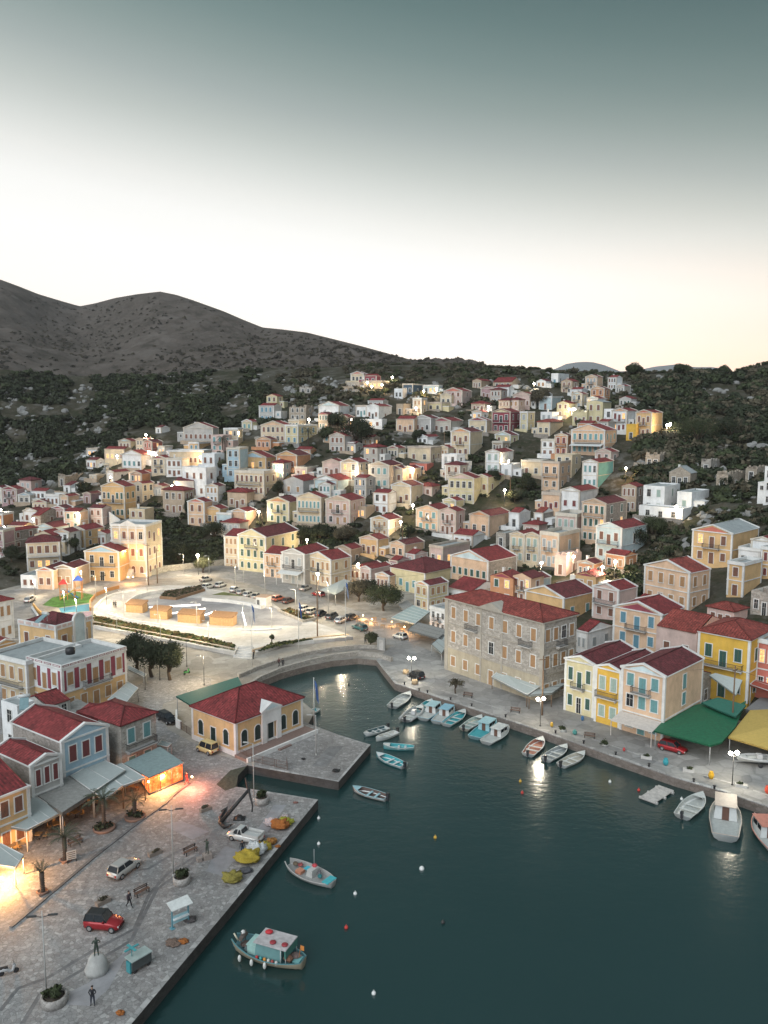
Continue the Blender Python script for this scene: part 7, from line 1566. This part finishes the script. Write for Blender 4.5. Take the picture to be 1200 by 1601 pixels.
# statue on boulder, green figure statue, people
PM = {}
def figure(loc, rz, label, mats, pose='stand', Hh=1.75, name='person', cat='person', extra_hair=True, blur=False):
    t = empty(name, loc, rz, label, cat); s = Hh/1.75
    J = dict(pel=(0, 0, .95), ch=(0, 0, 1.22), nk=(0, .0, 1.47), hd=(0, -.01, 1.6), ht=(0, 0, 1.72))
    if pose == 'walk': lg = {1: ((.10, -.12, .52), (.10, -.30, .08), (.10, -.45, .04)), -1: ((-.10, .05, .52), (-.10, .33, .14), (-.10, .28, .03))}
    else: lg = {1: ((.13, -.01, .5), (.15, 0, .08), (.17, -.14, .03)), -1: ((-.13, -.01, .5), (-.15, 0, .08), (-.17, -.14, .03))}
    if pose == 'raise': am = {1: ((.22, 0, 1.42), (.36, -.1, 1.3), (.25, -.3, 1.4)), -1: ((-.22, 0, 1.42), (-.34, -.12, 1.28), (-.15, -.3, 1.45))}
    elif pose == 'hands': am = {1: ((.21, 0, 1.40), (.30, .02, 1.14), (.14, -.20, 1.08)), -1: ((-.21, 0, 1.40), (-.30, .02, 1.14), (-.12, -.20, 1.06))}
    else: am = {1: ((.21, 0, 1.40), (.27, .04, 1.12), (.27, -.06, .86)), -1: ((-.21, 0, 1.40), (-.27, -.03, 1.12), (-.27, -.14, .88))}
    V = []; E = []; Rr = []
    def nd(p, r, par=None):
        V.append(tuple(x*s for x in p)); Rr.append(r*s); k = len(V)-1
        if par is not None: E.append((par, k))
        return k
    a = nd(J['pel'], .15); c = nd((0, 0, 1.1), .14, a); e = nd(J['ch'], .165, c); g = nd((0, 0, 1.38), .13, e); n1 = nd(J['nk'], .06, g); h1 = nd((0, -.02, 1.57), .085, n1); h2 = nd((0, -.01, 1.66), .095, h1); nd((0, 0, 1.73), .06, h2); 
    for sd_ in (1, -1):
        k = nd((.09*sd_, 0, .88), .105, a); k = nd(lg[sd_][0], .075, k); k = nd(lg[sd_][1], .045, k); nd(lg[sd_][2], .04, k)
        k = nd(am[sd_][0], .065, g); k = nd(am[sd_][1], .05, k); k = nd(am[sd_][2], .035, k)
        w = Vector(am[sd_][2]); d = (w - Vector(am[sd_][1])).normalized(); pl = nd(w+d*.07, .036, k)
        for fi in range(4): off = Vector(((fi-1.5)*.02, 0, 0)); q = nd(w+d*.13+off, .0095, pl); nd(w+d*(.17 if fi in (1, 2) else .155)+off+Vector((0, -.01, 0)), .008, q)
        q = nd(w+d*.07+Vector((-.045*sd_, -.02, 0)), .011, pl)
    me = bpy.data.meshes.new('body'); me.from_pydata(V, E, []); 
    for mm in mats: me.materials.append(mm)
    o = link('body', me, t); md = o.modifiers.new('Skin', 'SKIN')
    for i, sv in enumerate(me.skin_vertices[0].data): sv.radius = (Rr[i], Rr[i]*(.72 if i < 4 else 1)); sv.use_root = (i == 0)
    md.use_smooth_shade = True; o.modifiers.new('Sub', 'SUBSURF').levels = 1; o.modifiers['Sub'].render_levels = 2
    return t, o
def clothed(loc, rz, label, top, legs, pose='stand', hair=(.03, .02, .015), **k):
    key = ('cloth', top, legs)
    if key not in MATS:
        m, t_, bs = newmat('clothes'); n = NB(t_); o_ = n.tc(); sx = n.n('ShaderNodeSeparateXYZ'); n.l(o_, sx.inputs[0])
        f = n.n('ShaderNodeMath', operation='MULTIPLY'); n.l(sx.outputs[2], f.inputs[0]); f.inputs[1].default_value = .5
        r = n.ramp(f.outputs[0], [(0, (.02, .02, .02)), (.05, legs), (.48, top), (.735, (.42, .26, .19))]); r.node.color_ramp.interpolation = 'CONSTANT'; n.l(r, bs.inputs['Base Color']); bs.inputs['Roughness'].default_value = .85; MATS[key] = m
    t, o = figure(loc, rz, label, [MATS[key]], pose, **k)
    b = MB(); b.ball((0, .02, 1.70), .105, 0, 10, 6, (1, 1.05, .8)); b.build('hair', paint(hair, .8), t)
    for sx in (-1, 1): b = MB(); b.ball((sx*.035, -.105, 1.655), .012, 0, 6, 4); b.build('eye', paint((.02, .02, .02), .3), t)
    b = MB(); b.ball((0, -.115, 1.63), .018, 0, 6, 4, (.8, 1, 1.3)); b.build('nose', paint((.42, .26, .19), .6), t)
    return t
DK = (.015, .016, .02)
clothed(atz(145, 1571, 1.21), R(0), 'man in dark clothes standing, hands together, near the lower planter', DK, (.025, .03, .045), 'hands'); clothed(atz(202, 1418, 1.21), R(60), 'man in dark clothes walking beside the bench', (.05, .04, .05), DK, 'walk'); clothed(atz(379, 1336, 1.21), R(200), 'person in dark blue standing beside the net heaps', DK, (.02, .05, .10), 'stand'); clothed(atz(292, 1226, 1.21), R(120), 'person in red walking past the lit cafe', (.35, .02, .02), (.3, .03, .03), 'walk')
clothed(atz(436, 1042, 1.21), R(150), 'left walker on the basin promenade', (.08, .03, .03), DK, 'walk'); clothed(atz(442, 1043, 1.21), R(150), 'right walker on the basin promenade', DK, DK, 'stand'); clothed(atz(396, 1030, 1.21), R(90), 'dark figure at the foot of the square steps', DK, DK); clothed(atz(178, 950, 1.92), R(20), 'left stroller on the white square path', DK, DK); clothed(atz(181, 950, 1.92), R(-20), 'right stroller on the white square path', (.1, .1, .1), DK); clothed(atz(571, 1006, 1.21), R(20), 'person standing beside the small round tree', DK, DK); clothed(atz(230, 952, 1.92), R(0), 'person standing behind the first kiosk', (.2, .2, .22), DK)
bz = paint((.05, .07, .055), .5, .3)
p = atz(152, 1519, 1.2); b = MB(); b.lathe([(1.0, 0), (1.05, .4), (.85, 1.0), (.62, 1.5), (.3, 1.62)], 9)
for i in range(len(b.v)): v = Vector(b.v[i]); f = 1+.18*noise.noise(v*1.5); b.v[i] = (v.x*f, v.y*f, v.z)
tag(b.build('boulder', plaster((.42, .42, .40), .6), None, p), 'pale boulder carrying the bronze statue', 'boulder')
figure((p.x, p.y, p.z+1.55), R(20), 'dark bronze statue playing an instrument on the pale boulder', [bz], 'raise', 1.8, 'statue', 'statue')
p = atz(324, 1342, 1.2); b = MB(); b.box(-.45, .45, -.4, .4, 0, .6); b.box(-1.2, -.7, -.35, .2, 0, .45); tag(b.build('pedestal', plaster((.30, .25, .22), .5), None, p, R(30)), 'small stone pedestal under the green statue', 'pedestal'); figure((p.x, p.y, p.z+.58), R(-30), 'greenish bronze figure statue on a low pedestal', [bz], 'raise', 1.8, 'statue', 'statue')
# shelter bench, kiosk cart, notice board
t = empty('information_stand', atz(282, 1446, 1.21), R(40), 'pale blue stand with tilted white roof on the quay', 'stand'); bl = paint((.10, .26, .32), .5)
for s in (-1, 1): b = MB(); b.box(s*.85-.06, s*.85+.06, -.06, .06, 0, 2.2); b.box(s*.85-.2, s*.85+.2, -.25, .25, 0, .06); b.build('post', bl, t)
b = MB(); b.box(-.8, .8, -.08, .12, .45, 1.15); b.build('panel', paint((.30, .50, .55), .5), t); b = MB(); b.box(-.8, .8, -.35, -.08, .9, 1.0); b.build('shelf', paint((.6, .64, .64), .5), t); b = MB(); b.add([(-1.1, -.6, 2.1), (1.1, -.6, 2.1), (1.1, .6, 2.4), (-1.1, .6, 2.4), (-1.1, -.6, 2.17), (1.1, -.6, 2.17), (1.1, .6, 2.47), (-1.1, .6, 2.47)], [(0,3,2,1), (4,5,6,7), (0,1,5,4), (1,2,6,5), (2,3,7,6), (3,0,4,7)]); b.build('roof', paint((.6, .62, .6), .6), t)
t = empty('vendor_cart', atz(218, 1512, 1.21), R(50), 'dark vendor cart with teal parasol frame on the quay', 'cart'); b = MB(); b.box(-1.0, 1.0, -.45, .45, .3, 1.25); b.build('body', paint((.06, .07, .07), .6), t); b = MB(); b.box(-1.1, 1.0, -.6, .6, 1.25, 1.34); b.build('top', paint((.33, .40, .38), .6), t); b = MB(); b.box(-1.15, -1.0, -.3, .3, .1, 1.1); b.build('door', paint((.05, .25, .28), .5), t)
b = MB(); b.tube([(-.6, .2, 1.3), (-.6, .2, 2.1)], .04, 6); b.box(-1.3, .1, .1, .3, 2.08, 2.16); b.box(-.75, -.5, -.5, .8, 2.16, 2.2); b.build('parasol_frame', paint((.06, .30, .32), .5), t)
for sx in (-.7, .7):
    for sy in (-.4, .4): w = MB(); w.lathe([(.1, -.04), (.22, -.04), (.22, .04), (.1, .04)], 12); w.xf(Matrix.Rotation(math.pi/2, 4, 'X')); w.build('wheel', RUB, t, (sx, sy, .22))
t = empty('notice_board', atz(112, 1347, 1.21), R(30), 'small white notice board beside the leaning palm', 'notice board'); b = MB(); b.box(-.5, .5, -.03, .03, .3, 1.3); b.build('panel', paint((.5, .5, .47), .6), t); b = MB(); [b.box(-.42, .42, -.045, -.03, .42+.22*i, .5+.22*i) for i in range(4)]; b.build('notices', paint((.12, .08, .06), .6), t); b = MB(); b.box(-.5, -.42, -.2, .2, 0, .3); b.box(.42, .5, -.2, .2, 0, .3); b.build('leg', iron, t)
# tables and chairs of the tavern under the trees
tb = paint((.35, .22, .10), .6)
for i, (px, py) in enumerate(sorted(((560, 972), (572, 976), (586, 978), (598, 982), (610, 983), (622, 980), (628, 988), (640, 990), (600, 972), (585, 970)))):
    t = empty('cafe_table', atz(px, py, 1.21), i*.7, 'small wooden cafe table by the tavern trees, %s from left' % ['first', 'second', 'third', 'fourth', 'fifth', 'sixth', 'seventh', 'eighth', 'ninth', 'tenth'][i], 'table', 'cafe tables by the tavern'); b = MB(); b.box(-.45, .45, -.45, .45, .7, .76); b.build('table_top', tb, t)
    for sx in (-1, 1):
        for sy in (-1, 1): b = MB(); b.box(sx*.38-.03, sx*.38+.03, sy*.38-.03, sy*.38+.03, 0, .7); b.build('leg', tb, t)
for i, (px, py) in enumerate(((60, 1312), (88, 1296), (118, 1278), (150, 1258), (182, 1240), (75, 1290), (110, 1262), (205, 1236), (20, 1330))):
    t = empty('cafe_table', atz(px, py, 1.22), i*.5, 'dark cafe table under the left awnings, %s from left' % ['third', 'fifth', 'seventh', 'eighth', 'ninth', 'fourth', 'sixth', 'tenth', 'second'][i], 'table', 'cafe tables under the left awnings'); b = MB(); b.box(-.4, .4, -.4, .4, .7, .75); b.build('table_top', tb, t)
    b = MB(); b.lathe([(.25, 0), (.05, .06), (.05, .7)], 8); b.build('leg', iron, t)
    for s_ in (-1, 1):
        ct = empty('cafe_chair', atz(px, py, 1.22) + Vector((s_*.75, .1*s_, 0)), i*.5, 'dark chair %s the %s cafe table under the left awnings' % ('right of' if s_ > 0 else 'left of', ['third', 'fifth', 'seventh', 'eighth', 'ninth', 'fourth', 'sixth', 'last', 'first'][i]), 'chair', 'chairs under the left awnings')
        b = MB(); b.box(-.2, .2, -.2, .2, .42, .46); b.build('seat', tb, ct); b = MB(); b.box(s_*.2-.02, s_*.2+.02, -.2, .2, .46, .9); b.build('backrest', tb, ct)
        for qx in (-.17, .17):
            for qy in (-.17, .17): b = MB(); b.box(qx-.02, qx+.02, qy-.02, qy+.02, 0, .42); b.build('leg', iron, ct)
# overhead cables
for i, (a, za, b_, zb) in enumerate(((( 496, 1000), 15.6, (700, 960), 12), ((496, 1000), 15.6, (373, 886), 12), ((232, 915), 13, (373, 886), 12), ((1143, 1150), 12, (847, 1118), 11), ((1143, 1150), 12, (1300, 1160), 10), ((496, 1000), 15.0, (640, 900), 12))):
    A_ = atz(*a, 1.2); A_.z = za; B2 = atz(*b_, 1.2); B2.z = zb; q = MB(); q.tube([A_.lerp(B2, k/10)-Vector((0, 0, 1.2*4*(k/10)*(1-k/10))) for k in range(11)], .02, 4)
    tag(q.build('cable', iron), ['sagging cable from the tall pole to the stone building', 'sagging cable from the tall pole to the arcade house', 'cable from the mansion pole to the arcade house', 'cable along the waterfront before the trio', 'cable leaving the right edge', 'cable from the tall pole to the gabled row'][i], 'cable')
# ================================================================== labels
ORD = ['leftmost', 'second', 'third', 'fourth', 'fifth', 'sixth', 'seventh', 'eighth', 'ninth', 'tenth', 'eleventh', 'twelfth', 'thirteenth', 'fourteenth', 'fifteenth', 'sixteenth', 'seventeenth', 'eighteenth', 'nineteenth', 'twentieth', 'twenty-first', 'twenty-second', 'twenty-third', 'twenty-fourth']
rows = {}
for o, row, px, look, lab in INFO:
    if lab: o['label'] = lab
    else: rows.setdefault(row, []).append((px, o, look))
def artname(look):
    w, rf, sh, fl = look
    w = {'stone': 'grey stone', 'tanstone': 'brown stone'}.get(w, CN.get(w, w))
    rn = {'g': 'gabled house', 'gs': 'red-roofed house', 'h': 'hip-roofed house', 'f': 'flat-roofed house', 'r': 'roofless ruin'}[rf]
    s = SN.get(sh, sh)
    return w + ' ' + rn + ('' if rf == 'r' or sh in ('dark', 'lit') else ' with %s shutters' % s)
for Q, os_ in rows.items():
    same = {}
    for px, o, look in sorted(os_, key=lambda o: o[0]): same.setdefault(artname(look), []).append(o)
    for nm, l in same.items():
        for i, o in enumerate(l):
            o['label'] = ('%s%s%s, %s' % (ORD[i], ' ' if i == 0 else ' from left, ', nm, Q)) if len(l) > 1 else nm + ', ' + Q
            o['group'] = 'houses of the ' + Q

for o in scn.objects:
    if 'label' in o and len(o['label'].split()) > 16: print('LONG', o.name, o['label'])
